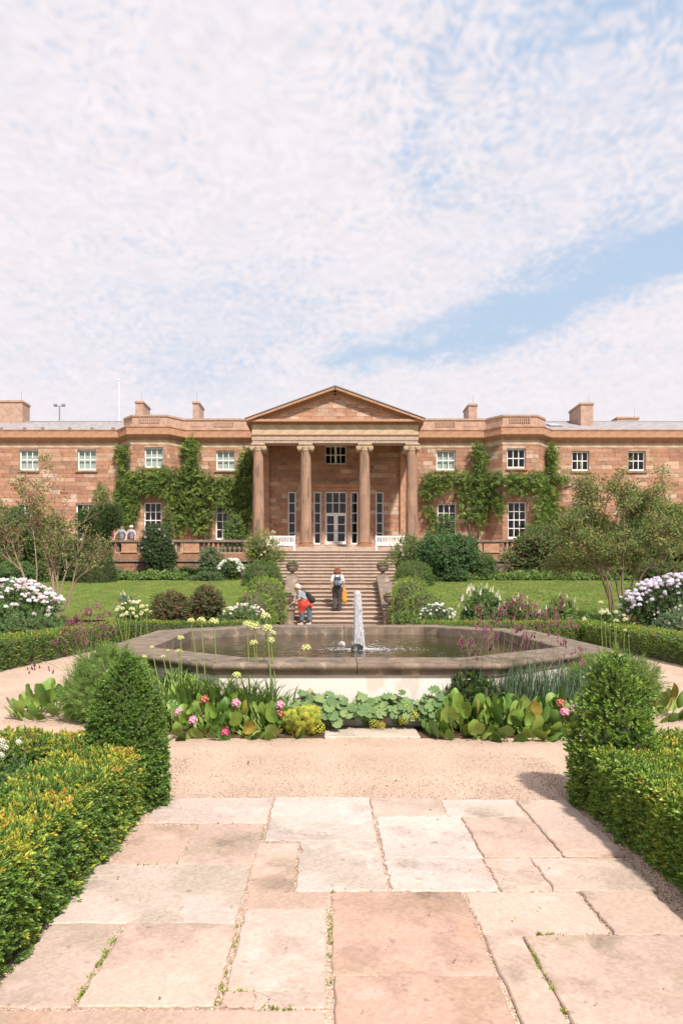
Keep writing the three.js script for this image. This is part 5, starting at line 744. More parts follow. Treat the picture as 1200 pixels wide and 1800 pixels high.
// ---------------------------------------------------------------- beds behind the fountain hedge
const bed = (px0, px1, py0, D, o, name, label, cat, group) => sh(px0, px1, py0, 1100, D, { rz: 0.5, ...o, base: Math.max(0.0, bankY(D) - 0.02) }, name, label, group, cat);
bed(262, 345, 1038, 20.6, { n: 1900, cols: G.rust, s: 0.8, seed: 31 }, 'rusty_shrub', 'feathery rust-brown shrub, wider of the pair on the lawn edge', 'shrub');
bed(332, 396, 1028, 21.0, { n: 1600, cols: G.rust, s: 0.8, seed: 32 }, 'rusty_shrub', 'feathery rust-brown shrub, taller of the pair on the lawn edge', 'shrub');
bed(200, 270, 1062, 20.2, { n: 900, cols: G.lime.concat(G.bush), s: 0.9, seed: 33, flowers: { count: 32, geo: HEAD.dome, color: [0.75, 0.72, 0.5], s: 0.7, lift: 1.08 } }, 'border_plant', 'lime green border plant with cream heads beside the rusty shrub', 'plant');
bed(205, 240, 1046, 20.6, { n: 300, cols: G.grey, s: 0.8, seed: 34, core: 0, flowers: { count: 7, geo: HEAD.spike, color: [0.8, 0.78, 0.72], s: 0.9, lift: 1.03 } }, 'cleome', 'white cleome standing alone over lime green leaves', 'flower');
bed(385, 470, 1062, 20.2, { n: 900, cols: G.grey.concat(G.bush), s: 0.8, seed: 35, core: 0.4, flowers: { count: 60, geo: HEAD.dome, color: [0.82, 0.8, 0.76], band: 0.4, s: 0.55, lift: 1.05 } }, 'white_phlox', 'white phlox clump between rusty shrubs and stair mounds', 'flower');
bed(735, 800, 1062, 20.2, { n: 800, cols: G.grey.concat(G.bush), s: 0.8, seed: 36, core: 0.4, flowers: { count: 55, geo: HEAD.dome, color: [0.82, 0.8, 0.76], band: 0.4, s: 0.55, lift: 1.05 } }, 'white_phlox', 'white phlox clump next to the stair mounds, below the lawn patch', 'flower');
bed(805, 885, 1035, 20.4, { n: 1500, cols: G.bush, s: 0.9, seed: 37, core: 0.5, flowers: { count: 34, geo: HEAD.spike, color: [0.82, 0.79, 0.7], s: 0.8, lift: 1.02 } }, 'cleome', 'largest bushy clump of white cleome behind the fountain', 'flower');
bed(880, 950, 1058, 20.4, { n: 1000, cols: G.bush.concat(G.rust), s: 0.85, seed: 38, core: 0.4, flowers: { count: 16, geo: HEAD.spike, color: [0.82, 0.79, 0.72], s: 0.7, lift: 1.1 } }, 'cleome', 'thin white cleome mixed with reddish seed stems', 'flower');
bed(945, 1020, 1055, 20.2, { n: 900, cols: G.bush.concat(G.lime), s: 0.85, seed: 39, core: 0.4, flowers: { count: 10, geo: HEAD.spike, color: [0.82, 0.8, 0.76], s: 0.7, lift: 1.1 } }, 'cleome', 'sparse white cleome beside the slender tree trunks', 'flower');
bed(1020, 1110, 1075, 19.9, { n: 900, cols: G.lime.concat(G.bush), s: 0.9, seed: 40, flowers: { count: 18, geo: HEAD.dome, color: [0.68, 0.7, 0.42], s: 0.9 } }, 'border_plant', 'yellow-green border plant at the foot of the slender tree', 'plant');
bed(688, 748, 1072, 20.3, { n: 900, cols: G.lime.concat(G.bush), s: 0.8, seed: 42 }, 'border_plant', 'fresh green border plant at the foot of the box mounds by the jet', 'plant');
bed(430, 475, 1078, 19.95, { n: 500, cols: G.bush, s: 0.8, seed: 41 }, 'border_plant', 'small green border plant at the stair-side end of the hedge', 'plant');
// phlox
sh(-60, 108, 1022, 1110, 17.9, { n: 3000, cols: [[0.08, 0.17, 0.04], [0.1, 0.2, 0.05]], s: 0.85, seed: 51, base: 0, rz: 0.7, core: 0.6, flowers: { count: 290, geo: HEAD.dome, color: [0.86, 0.77, 0.80], band: 0.42, s: 0.72, lift: 1.06 } }, 'pink_phlox', 'broad pale pink phlox beside the bare-stemmed maple', 'pink phlox', 'flower');
sh(1096, 1280, 1014, 1110, 17.6, { n: 3000, cols: [[0.05, 0.11, 0.03], [0.08, 0.15, 0.04]], s: 0.85, seed: 52, base: 0, rz: 0.7, core: 0.6, flowers: { count: 290, geo: HEAD.dome, color: [0.84, 0.72, 0.77], band: 0.42, s: 0.72, lift: 1.06 } }, 'pink_phlox', 'pink phlox with darker foliage near the slender olive tree', 'pink phlox', 'flower');
sh(1140, 1230, 1066, 1120, 16.6, { n: 900, cols: G.grey, s: 0.7, seed: 53, base: 0, rz: 0.4, core: 0.5, flowers: { count: 14, geo: HEAD.ball, color: [0.8, 0.8, 0.78], s: 0.6 } }, 'silver_plant', 'silvery fine-leaved plant in front of the pink phlox', null, 'plant');
sh(-10, 125, 1068, 1125, 17.0, { n: 900, cols: [[0.1, 0.19, 0.05], [0.07, 0.14, 0.04]], s: 0.7, seed: 54, base: 0, rz: 0.4 }, 'border_plant', 'leafy green border plant below the pale phlox', null, 'plant');

// ---------------------------------------------------------------- slender multi-stemmed trees
function tree(name, label, base, stems, { leaves, cols, spread = 0.5, seed, s = 1, bark = M.paleBark, twigs = 5 }) {
  const t = thing(name, label, 'tree', null, base), R = mulberry(seed), wood = [], L = [], q = (a, b) => a + (b - a) * R();
  const tips = [];
  for (const st of stems) {
    const cv = new THREE.CatmullRomCurve3(st.map((p) => V3(...p))).getPoints(20), r0 = (st.r || 0.045) * 0.78; wood.push(tube(cv, cv.map((_, i) => r0 * (1 - 0.85 * i / 20)), 7));
    for (let k = 0; k < twigs; k++) { const i = Math.floor(q(7, 20)), a = cv[i], dir = cv[Math.min(20, i + 1)].clone().sub(cv[i - 1]).normalize().add(V3(q(-0.9, 0.9), q(-0.1, 0.6), q(-0.9, 0.9))).normalize(), len = q(0.5, 1.25) * spread * 2; const m = a.clone().addScaledVector(dir, len * 0.5).add(V3(0, 0.06 * len, 0)), e = a.clone().addScaledVector(dir, len).add(V3(0, q(-0.1, 0.25) * len, 0)); const c2 = new THREE.CatmullRomCurve3([a, m, e]).getPoints(7); wood.push(tube(c2, c2.map((_, j) => 0.016 * (1 - 0.8 * j / 7)), 4)); for (let j = 2; j <= 7; j++) tips.push(c2[j]); for (let z = 0; z < 3; z++) { const b = c2[3 + z], f = b.clone().add(V3(q(-0.3, 0.3), q(-0.05, 0.35), q(-0.3, 0.3)).multiplyScalar(spread * 1.6)); wood.push(tube([b, b.clone().lerp(f, 0.5).add(V3(0, 0.03, 0)), f], [0.008, 0.005, 0.002], 4)); tips.push(b.clone().lerp(f, 0.4), b.clone().lerp(f, 0.7), f, f); } }
    tips.push(cv[20], cv[18]);
  }
  for (let i = 0; i < leaves; i++) { const p = tips[Math.floor(R() * tips.length)].clone().add(V3(q(-1, 1), q(-0.8, 0.8), q(-1, 1)).multiplyScalar(0.17)); L.push({ p, n: V3(q(-1, 1), q(-0.6, 1), q(-1, 1)), s: s * q(0.7, 1.3), c: shade(pick(cols), 0.3) }); }
  mesh('trunk', merge(wood), bark, t); strew(t, 'crown', mapleSprigs, M.soft, L); return t;
}
{ const D = 19.8, b = W(1058, 1085, D), k = D / FOC, u = (px, py, dz = 0) => [(px - 1058) * k, (1085 - py) * k, dz];
  const st = (r, ...p) => Object.assign(p, { r });
  tree('slender_tree', 'airy olive-leaved tree with several thin trunks beside the phlox', [b.x, b.y, -D], [
    st(0.05, u(1080, 1085), u(1062, 1030), u(1045, 1000, 0.2), u(1010, 960, 0.3), u(995, 930, 0.2)), st(0.045, u(1072, 1085), u(1066, 1035, 0.1), u(1063, 1000), u(1062, 930, -0.2), u(1080, 850, -0.3)), st(0.06, u(1100, 1090, 0.1), u(1093, 1035), u(1094, 990), u(1088, 920, 0.3), u(1085, 870, 0.2)), st(0.045, u(1100, 1090), u(1112, 1030, -0.1), u(1120, 990), u(1150, 930, 0.2), u(1175, 865, 0.2)), st(0.04, u(1105, 1088), u(1120, 1010, 0.3), u(1150, 975, 0.5), u(1185, 940, 0.5), u(1215, 930, 0.3)), st(0.04, u(1080, 1085), u(1066, 1020), u(1040, 1000, -0.4), u(1025, 985, -0.5), u(1008, 1000, -0.5)), st(0.035, u(1095, 1085), u(1090, 1000, -0.4), u(1110, 940, -0.6), u(1130, 900, -0.5), u(1150, 880, -0.3)), st(0.03, u(1062, 1030), u(1050, 960, -0.2), u(1035, 920, -0.2), u(1030, 880, 0))],
    { leaves: 5000, cols: G.olive.concat([[0.12, 0.2, 0.045], [0.15, 0.22, 0.05]]), spread: 0.5, seed: 5, s: 1.05, twigs: 11, bark: M.bark });
}
{ const D = 19.6, b = W(98, 1085, D), k = D / FOC, u = (px, py, dz = 0) => [(px - 98) * k, (1085 - py) * k, dz], st = (r, ...p) => Object.assign(p, { r });
  tree('bare_stemmed_maple', 'thin-leaved maple with fan of pale bare stems on the lawn edge', [b.x, b.y, -D], [
    st(0.05, u(97, 1085), u(95, 1040), u(85, 990), u(78, 950, 0.1), u(72, 900, 0.1), u(60, 860)), st(0.045, u(98, 1085), u(94, 1020), u(93, 980), u(98, 930), u(97, 870), u(100, 835)), st(0.04, u(102, 1085), u(102, 1040), u(98, 1010), u(88, 960, 0.3), u(75, 925, 0.3)), st(0.04, u(99, 1085), u(112, 1020), u(118, 1000), u(112, 950), u(122, 925)), st(0.04, u(104, 1085), u(125, 1040), u(131, 1010), u(138, 980), u(138, 950, 0.2)), st(0.035, u(118, 1075), u(132, 1025), u(150, 1010, 0.2), u(175, 995, 0.3), u(192, 978, 0.3)), st(0.03, u(98, 1050), u(100, 990, -0.2), u(110, 940, -0.3), u(150, 910, -0.3), u(185, 890, -0.2)), st(0.03, u(95, 1045), u(70, 960, -0.2), u(55, 905, -0.2), u(30, 860, -0.2))],
    { leaves: 760, cols: [[0.17, 0.08, 0.05], [0.14, 0.18, 0.045], [0.18, 0.2, 0.05], [0.12, 0.17, 0.04]], spread: 0.42, seed: 8, twigs: 6 });
}
{ const D = 19.0, b = W(45, 1085, D), k = D / FOC, u = (px, py, dz = 0) => [(px - 45) * k, (1085 - py) * k, dz], st = (r, ...p) => Object.assign(p, { r });
  tree('bare_stemmed_maple', 'leaning pale stems of a maple rising behind the phlox heads', [b.x, b.y, -D], [st(0.05, u(48, 1085), u(44, 1020), u(30, 980), u(15, 940), u(-5, 915)), st(0.035, u(48, 1085), u(42, 1010), u(20, 985), u(5, 955), u(-12, 930)), st(0.03, u(50, 1085), u(65, 1020), u(63, 970), u(60, 930), u(68, 890))], { leaves: 420, cols: G.olive.concat([[0.16, 0.08, 0.05]]), spread: 0.4, seed: 9, twigs: 6 });
}

// ---------------------------------------------------------------- plants round the fountain
const broad = (() => { // bergenia leaf: round, cupped, with a stalk
  const o = []; for (let v = 0; v < 3; v++) { const R = mulberry(300 + v), P = [], I = [], nr = 5, na = 14; for (let r = 0; r <= nr; r++) for (let a = 0; a < na; a++) { const th = a / na * 6.283, q = r / nr, wob = 1 + 0.05 * Math.sin(th * 5 + v * 2) * q, x = Math.sin(th) * 0.078 * q * wob, y = 0.09 - Math.cos(th) * 0.095 * q * wob; P.push(x, y + 0.06, 0.035 * q * q * (v - 0.3) * 0.6 + 0.25 * Math.abs(x) * 0.5 - 1.3 * (y - 0.09) * (y - 0.09) + 0.004 * Math.sin(th * 7 + v)); void R; } for (let r = 0; r < nr; r++) for (let a = 0; a < na; a++) { const i = r * na + a, j = r * na + (a + 1) % na; I.push(i, j, i + na, j, j + na, i + na); } const g = new THREE.BufferGeometry(); g.setAttribute('position', new THREE.Float32BufferAttribute(P, 3)); const UV = []; for (let i = 0; i < P.length; i += 3) UV.push(0.5 + P[i] / 0.2, P[i + 1] / 0.26); g.setAttribute('uv', new THREE.Float32BufferAttribute(UV, 2)); g.setIndex(I); g.computeVertexNormals(); const stalk = tube([[0, -0.1, -0.02], [0, 0.0, 0], [0, 0.075, 0.0]], [0.007, 0.006, 0.005], 5); o.push(merge([g, stalk])); } return o; })();
const leafM = (list, rough = 0.42, t = 0.18) => list.map((c) => new THREE.MeshPhysicalMaterial({ color: col(...c), roughness: rough, transmission: t, thickness: 0, side: THREE.DoubleSide }));
const veins = tex(256, (u, v) => { const x = Math.abs(u - 0.5), rib = sstep(0.022, 0.006, x), s = (v - x * 1.1) * 9, f = Math.abs(s - Math.round(s)), side = sstep(0.09, 0.02, f) * sstep(0.5, 0.05, x), b = 0.80 + 0.22 * (tfbm(u, v, 7, 4, 140) - 0.5), sp = sstep(0.74, 0.8, tfbm(u, v, 16, 3, 144)); return [b + 0.2 * rib + 0.1 * side + 0.06 * sp, b + 0.2 * rib + 0.08 * side - 0.25 * sp, b + 0.2 * rib + 0.06 * side - 0.3 * sp]; });
const bergM = leafM([[0.19, 0.32, 0.045], [0.14, 0.26, 0.04], [0.23, 0.35, 0.055], [0.10, 0.20, 0.03], [0.27, 0.37, 0.08], [0.38, 0.29, 0.05]], 0.55); for (const m of bergM) { m.map = veins; m.color.multiplyScalar(1.12); }
const bergFlower = (() => M.petal)();
function bergenia(x, D, n, R, label, o = {}) {
  const t = thing('bergenia', label, 'plant', 'bergenias edging the fountain bed', [x, 0, -D]);
  for (let i = 0; i < n; i++) { const a = i * 2.39996 + rr(-0.3, 0.3), q = Math.sqrt((i + 0.5) / n), m = mesh('leaf', pick(broad), i % 17 === 16 ? bergM[5] : bergM[Math.floor(RND() * 5)], t); const out = q * R; m.position.set(Math.cos(a) * out * (o.wide ?? 1.25), 0.02 + 0.2 * (1 - q * q) * rr(0.5, 1.1), Math.sin(a) * out * 0.95); if (q > 0.72) m.position.y = rr(-0.05, 0.02); m.rotation.order = 'YXZ'; m.rotation.y = Math.atan2(Math.cos(a), Math.sin(a)) + rr(-0.8, 0.8); m.rotation.x = q > 0.72 ? rr(0.25, 0.9) : 0.05 + q * rr(0.1, 0.7); m.rotation.z = rr(-0.55, 0.55); const s = rr(0.55, 1.0) * (o.s ?? 1); m.scale.set(s * rr(0.7, 1.1), s, s * rr(0.6, 1.6)); }
  if (o.flowers) for (const [fx, fy, fz, c] of o.flowers) { const h = mesh('flower_cluster', HEAD.berg, std(col(...c), 0.8, { side: THREE.DoubleSide }), t); h.position.set(fx, fy, fz); h.scale.setScalar(1.25); mesh('flower_stalk', tube([[fx * 0.7, 0.03, fz * 0.6], [fx, fy, fz]], 0.006, 5), std(col(0.3, 0.1, 0.08), 0.7), t); }
  return t;
}
const PINK = [0.72, 0.30, 0.42], BROWN = [0.42, 0.14, 0.09];
bergenia(-1.83, 7.38, 56, 0.26, 'bergenia with twin bright pink flower clusters, next to the box cone', { flowers: [[-0.06, 0.27, 0.2, PINK], [0.1, 0.2, 0.26, PINK], [0.18, 0.38, 0.05, BROWN]] });
bergenia(-1.38, 7.34, 60, 0.27, 'bergenia with one small pink flower ball in its middle', { flowers: [[0.08, 0.36, 0.1, PINK], [0.0, 0.1, 0.3, [0.6, 0.1, 0.2]]] });
bergenia(-0.93, 7.36, 60, 0.27, 'bergenia with brownish pink flower spike next to lime alchemilla', { flowers: [[0.1, 0.34, 0.12, PINK], [0.1, 0.25, 0.14, BROWN]] });
bergenia(1.1, 7.32, 56, 0.28, 'flowerless bergenia with upright leaves beside the dark ivy', { s: 1.25 });
bergenia(1.62, 7.3, 69, 0.31, 'flowerless bergenia of broad yellowing leaves below the wandflowers', { s: 1.3 });
bergenia(2.12, 7.32, 60, 0.28, 'bergenia with three pink flower clusters next to the loose cone', { s: 1.25, flowers: [[0.0, 0.3, 0.27, PINK], [0.2, 0.27, 0.28, PINK], [-0.02, 0.38, 0.2, BROWN], [0.12, 0.34, 0.24, [0.72, 0.5, 0.55]]] });
bergenia(2.35, 7.9, 34, 0.24, 'bergenia of pale upright leaves close under the basin rim', { s: 1.2 });
bergenia(-3.72, 8.35, 56, 0.33, 'bergenia of big lime leaves standing alone by the gravel bend', { s: 1.3 });
bergenia(3.58, 8.3, 43, 0.3, 'bergenia half hidden behind the loose cone', { s: 1.2 });
const lobed = (() => { const P = [0, 0.0, 0], I = [], na = 40; for (let a = 0; a < na; a++) { const th = a / na * 6.283, r = 0.052 * (0.82 + 0.18 * Math.abs(Math.cos(th * 4.5))) * (Math.cos(th) < -0.96 ? 0.35 : 1); P.push(Math.sin(th) * r, 0.006 * Math.cos(th * 9) + 0.012, Math.cos(th) * r); } for (let a = 0; a < na; a++) I.push(0, 1 + a, 1 + (a + 1) % na); const g = new THREE.BufferGeometry(); g.setAttribute('position', new THREE.Float32BufferAttribute(P, 3)); g.setAttribute('uv', new THREE.Float32BufferAttribute(new Float32Array(P.length / 3 * 2), 2)); g.setIndex(I); g.computeVertexNormals(); return g; })();
const alchM = leafM([[0.16, 0.25, 0.08], [0.12, 0.21, 0.07], [0.19, 0.27, 0.10], [0.09, 0.165, 0.05]], 0.8);
const froth = headGeo(60, 0.06, 0.9, 9, floret, 1.0);
function alchemilla(x, D, n, label, fl) {
  const t = thing('lady_mantle', label, 'plant', 'lobed-leaved plants under the fountain wall', [x, 0, -D]);
  for (let i = 0; i < n; i++) { const a = i * 2.39996, q = Math.sqrt((i + 0.5) / n), m = mesh('leaf', lobed, alchM[i % 4], t); m.position.set(Math.cos(a) * q * 0.24, 0.06 + 0.42 * (1 - q * 0.55) * rr(0.35, 1.05), Math.sin(a) * q * 0.2); m.rotation.set(0.5 + rr(-0.4, 0.5), rr(0, 6.28), rr(-0.45, 0.45), 'ZXY'); m.rotation.x = Math.sin(a) * q * 0.7 + 0.45; const s = rr(0.75, 1.4); m.scale.set(s, s, s); }
  const st = []; for (let i = 0; i < 16; i++) { const a = i * 2.4; st.push(tube([[0, 0, 0], [Math.cos(a) * 0.15, 0.22, Math.sin(a) * 0.1]], 0.004, 4)); } mesh('stalks', merge(st), M.stem, t);
  const m = [std(col(0.36, 0.38, 0.04), 0.9, { side: THREE.DoubleSide }), std(col(0.42, 0.36, 0.04), 0.9, { side: THREE.DoubleSide })];
  (fl || []).forEach(([fx, fy, fz, s], i) => { const h = mesh('flower_froth', froth, m[i % 2], t); h.position.set(fx, fy, fz); h.scale.setScalar(s); });
}
alchemilla(-0.28, 7.5, 71, 'grey-green lobed plant next to the bergenia and lime froth', [[-0.2, 0.2, 0.16, 1], [-0.28, 0.12, 0.24, 1.2], [-0.14, 0.1, 0.28, 1.1]]);
alchemilla(-0.52, 7.66, 60, 'taller lobed plant between strap leaves and the pale slab', [[0.0, 0.42, 0.0, 0.5]]);
alchemilla(0.12, 7.62, 62, 'lobed plant just behind the stone slab with low yellow froth', [[0.06, 0.1, 0.16, 0.9], [0.14, 0.08, 0.18, 0.7]]);
alchemilla(0.46, 7.6, 67, 'lobed plant behind the slab with tallest golden froth', [[0.06, 0.26, 0.1, 1.0], [0.16, 0.18, 0.14, 1.0], [0.04, 0.14, 0.18, 0.8]]);
alchemilla(0.86, 7.5, 71, 'lobed plant between golden froth and dark ivy', [[0.16, 0.38, 0.0, 0.6]]);
shrub('alchemilla_froth', 'lime yellow frothy flowers at the corner of the stone slab', null, 'plant', { c: [-0.6, 0, -7.28], r: [0.24, 0.33, 0.2], n: 700, geos: [froth], mat: M.matte, cols: [[0.33, 0.38, 0.05], [0.25, 0.33, 0.05], [0.38, 0.38, 0.06]], s: 0.42, seed: 61, core: 0.6 });
shrub('ivy_shrub', 'dense dark ivy clinging to the white fountain wall', null, 'shrub', { c: [1.25, 0, -7.62], r: [0.34, 0.68, 0.2], n: 2600, geos: boxSprigs, mat: M.boxLeaf, cols: [[0.04, 0.085, 0.02], [0.06, 0.11, 0.025], [0.03, 0.06, 0.018]], s: 1.15, seed: 62, core: 0.75 });
shrub('ivy_shrub', 'small dark ivy tuft hanging under the coping by the strap leaves', null, 'shrub', { c: [-2.0, 0.12, -8.0], r: [0.32, 0.48, 0.12], n: 700, geos: boxSprigs, mat: M.boxLeaf, cols: [[0.05, 0.1, 0.022], [0.07, 0.13, 0.03]], s: 1.3, seed: 63, core: 0.5 });
shrub('fine_leaved_shrub', 'feathery dark green shrub behind the tight box cone', null, 'shrub', { c: [-2.95, 0, -8.2], r: [0.58, 0.86, 0.55], n: 3600, geos: needleSprigs, mat: M.soft, cols: [[0.09, 0.18, 0.03], [0.12, 0.22, 0.035], [0.16, 0.25, 0.04]], s: 0.95, seed: 64, core: 0.7 });
shrub('fine_leaved_shrub', 'feathery yellow-green shrub behind the loose box cone', null, 'shrub', { c: [3.1, 0, -8.2], r: [0.58, 0.8, 0.55], n: 3400, geos: needleSprigs, mat: M.soft, cols: [[0.13, 0.22, 0.035], [0.17, 0.25, 0.04], [0.09, 0.17, 0.03]], s: 0.95, seed: 65, core: 0.7 });
{ const t = thing('strap_leaf_clump', 'bright green strap-leaved clump below the tall pale flower globes', 'plant', null, [-1.5, 0, -7.62]); blades(t, 'leaves', 480, { rx: 0.78, rz: 0.1, len: [0.5, 0.85], wd: 0.032, arch: 0.5, mat: bladeMat([0.20, 0.33, 0.06]) }); }
{ const t = thing('strap_leaf_clump', 'sprawling strap leaves between the tight cone and pink bergenia', 'plant', null, [-2.25, 0, -7.6]); blades(t, 'leaves', 130, { rx: 0.2, rz: 0.15, len: [0.3, 0.55], wd: 0.022, arch: 1.1, mat: bladeMat([0.2, 0.32, 0.06]) }); }
// tall pale flower globes on green stalks
const umbel = (() => { const l = []; for (let i = 0; i < 22; i++) { const y = 0.85 - i / 22 * 0.95, a = i * 2.39996, q = Math.sqrt(1 - y * y), d = V3(Math.cos(a) * q, y, Math.sin(a) * q); l.push(tube([[0, 0, 0], d.clone().multiplyScalar(0.034).toArray()], 0.0016, 3)); const f = flat(floret.clone()); f.applyMatrix4(new THREE.Matrix4().compose(d.clone().multiplyScalar(0.034), new THREE.Quaternion().setFromUnitVectors(UPV, d), V3(0.95, 1.6, 0.95))); l.push(f); } return merge(l); })();
const umbelM = std(col(0.55, 0.58, 0.24), 0.8, { side: THREE.DoubleSide });
function globes(label, D0, list, foot) { // list: [head px x, y, size]
  const t = thing('globe_flower_clump', label, 'flower');
  for (const [px, py, s, fx] of list) { const D = D0 + rr(-0.12, 0.12), h = W(px, py, D), f = V3(fx !== undefined ? W(fx, 0, D).x : h.x + (foot - h.x) * 0.25 + rr(-0.05, 0.05), 0.02, -D + rr(-0.05, 0.05)), m = f.clone().lerp(h, 0.55).add(V3(rr(-0.02, 0.02), 0, 0)); const st = mesh('stalk', tube(new THREE.CatmullRomCurve3([f, m, h]).getPoints(8), [0.008, 0.008, 0.007, 0.007, 0.006, 0.006, 0.005, 0.005, 0.0045], 5), M.stem, t); const u = mesh('flower_head', umbel, umbelM, st); u.position.copy(h); u.scale.setScalar(s); u.rotation.set(rr(-0.3, 0.3), rr(0, 6), rr(-0.3, 0.3)); }
}
globes('tall pale yellow flower globes rising in front of the fountain coping', 7.65, [[435, 1098, 1.35, 443], [448, 1102, 1.5, 456], [467, 1085, 1.35, 465], [470, 1105, 1.35, 475], [478, 1114, 1.1, 480], [476, 1126, 1.1, 490], [446, 1131, 1.1, 460], [538, 1140, 1.3, 528], [416, 1188, 1.2, 425], [336, 1092, 1.0, 352], [354, 1092, 1.2, 370], [376, 1094, 1.35, 396], [318, 1122, 0.9, 325], [315, 1146, 0.95, 322], [267, 1138, 0.6, 300], [295, 1144, 0.5, 318], [287, 1155, 0.7, 312], [254, 1155, 0.7, 290]], -1.4);
globes('pale cream flower globes against the hedge behind the fountain corner', 17.3, [[215, 1070, 1.6, 222], [232, 1072, 1.9, 226], [250, 1066, 1.6, 243], [248, 1080, 1.2, 247], [258, 1073, 1.2, 262], [222, 1080, 1.4, 224], [240, 1084, 1.2, 238], [205, 1074, 1.2, 220]], -5.6);
globes('thin green stalks with one yellow globe by the far gravel bend', 15.2, [[1055, 1060, 1.4, 1060], [1098, 1108, 1.0, 1095], [1062, 1095, 0.5, 1066], [1072, 1100, 0.5, 1074], [1082, 1102, 0.5, 1082], [1104, 1118, 0.4, 1106], [1078, 1092, 0.5, 1079]], 6.2);
// wandflowers: arching wires hung with magenta bells
const bell = (() => { const l = []; for (let i = 0; i < 6; i++) l.push(place(leaf(0.032, 0.016, 0.3, -0.15, 2), { turn: i * 1.047, tilt: 2.75 })); return merge(l); })();
const bellM = [[0.26, 0.05, 0.13], [0.34, 0.11, 0.2], [0.2, 0.035, 0.1]].map((c) => { const m = M.petal.clone(); m.color = col(...c); return m; }), strawM = std(col(0.30, 0.20, 0.12), 0.8), wandM = std(col(0.20, 0.20, 0.08), 0.8);
function wandflower(label, D0, list, bladesOpt, cx) {
  const t = thing('wandflower', label, 'flower');
  if (bladesOpt) blades(t, 'grassy_leaves', bladesOpt.n, { x: cx, z: -D0, ...bladesOpt });
  for (const [fx, tx, ty] of list) {
    const D = D0 + rr(-0.1, 0.1), top = W(tx, ty, D), foot = V3(W(fx, 0, D).x, 0, -D + rr(-0.08, 0.08)), mid = foot.clone().lerp(top, 0.6).add(V3((foot.x - top.x) * 0.22, 0.08, 0)), side = Math.sign(top.x - foot.x) || 1, end = top.clone().add(V3(side * rr(0.03, 0.08), -rr(0.02, 0.08), rr(-0.02, 0.02)));
    const cv = new THREE.CatmullRomCurve3([foot, mid, top, end]).getPoints(16); const st = mesh('stalk', tube(cv, cv.map((_, i) => 0.0035 * (1 - 0.7 * i / 16)), 4), wandM, t);
    const bl = [], hus = []; for (let k = 0; k < 21; k++) { const u = 7 + k * 0.43, i = Math.min(15, Math.floor(u)), p = cv[i].clone().lerp(cv[i + 1], u - Math.floor(u) > 1 ? 1 : u % 1), q = p.clone().add(V3(rr(-0.05, 0.05), -rr(0.01, 0.085), rr(-0.05, 0.05))); const open = RND() < (k > 15 ? 0.2 : 0.75); const g = place(bell, { at: q.toArray(), turn: rr(0, 6), tilt: rr(-0.4, 0.4), s: open ? rr(0.95, 1.45) : rr(0.4, 0.7) }); (open ? bl : hus).push(g); hus.push(tube([p, q], 0.0012, 3)); }
    if (bl.length) mesh('bells', merge(bl), pick(bellM), st); if (hus.length) mesh('husks', merge(hus), strawM, st);
  }
}
wandflower('large wandflower clump with blue-green grassy leaves in front of the basin', 7.72, [[840, 812, 1118], [850, 838, 1085], [860, 852, 1090], [865, 870, 1068], [872, 880, 1062], [880, 898, 1045], [884, 905, 1095], [890, 915, 1040], [895, 925, 1110], [900, 940, 1060], [905, 955, 1075], [908, 935, 1050], [915, 968, 1062], [920, 985, 1045], [925, 975, 1080], [930, 1000, 1085], [935, 990, 1120], [870, 862, 1110], [845, 828, 1120], [925, 1015, 1130], [880, 845, 1060], [940, 1020, 1150]], { n: 950, rx: 0.8, rz: 0.12, len: [0.5, 0.9], wd: 0.016, arch: 0.18, up: 0.95, mat: bladeMat([0.13, 0.21, 0.11]) }, W(905, 0, 7.72).x);
wandflower('smaller wandflower clump arching over the gravel beside the basin corner', 8.9, [[155, 105, 1118], [155, 118, 1100], [158, 125, 1085], [160, 135, 1075], [160, 145, 1090], [162, 152, 1068], [165, 160, 1062], [165, 172, 1055], [168, 178, 1075], [170, 188, 1070], [170, 195, 1095], [160, 142, 1110], [150, 62, 1160]], { n: 170, rx: 0.25, rz: 0.15, len: [0.4, 0.75], wd: 0.014, arch: 0.2, up: 0.93, mat: bladeMat([0.13, 0.19, 0.10]) }, W(160, 0, 8.9).x);
wandflower('slim wandflower stems rising beside the stair-side hedge', 16, [[440, 430, 1040], [500, 505, 1050], [452, 450, 1050]], null, 0);
// bed behind the left path hedge: dark leaves with small white flowers
{ const t = shrub('bedding_plant', 'sprawling bedding plant dotted with small white flowers behind the yellowed hedge', null, 'plant', { c: [-2.9, 0, -4.35], r: [0.75, 0.46, 0.55], n: 2400, geos: boxSprigs, mat: M.boxLeaf, cols: [[0.05, 0.1, 0.03], [0.07, 0.13, 0.04]], s: 1.3, seed: 71, core: 0.7 }); const st = []; for (let i = 0; i < 26; i++) { const p = V3(rr(-0.4, 0.75), rr(0.38, 0.6), rr(-0.3, 0.5)); st.push(tube([[p.x - 0.25, 0.15, p.z], [p.x - 0.1, p.y * 0.8, p.z], p], 0.0025, 4)); const h = mesh('flower_head', HEAD.ball, M.petalWhite || (M.petalWhite = std(col(0.78, 0.77, 0.68), 0.9, { side: THREE.DoubleSide })), t); h.position.copy(p); h.scale.setScalar(rr(0.22, 0.4)); } mesh('flower_stalks', merge(st), M.stem, t, 'stuff'); }
shrub('bedding_plant', 'leafy green bedding plant behind the greener path hedge', null, 'plant', { c: [2.9, 0, -4.2], r: [0.75, 0.4, 0.6], n: 1800, geos: boxSprigs, mat: M.boxLeaf, cols: [[0.06, 0.12, 0.03], [0.08, 0.15, 0.04]], s: 1.3, seed: 72, core: 0.7 });
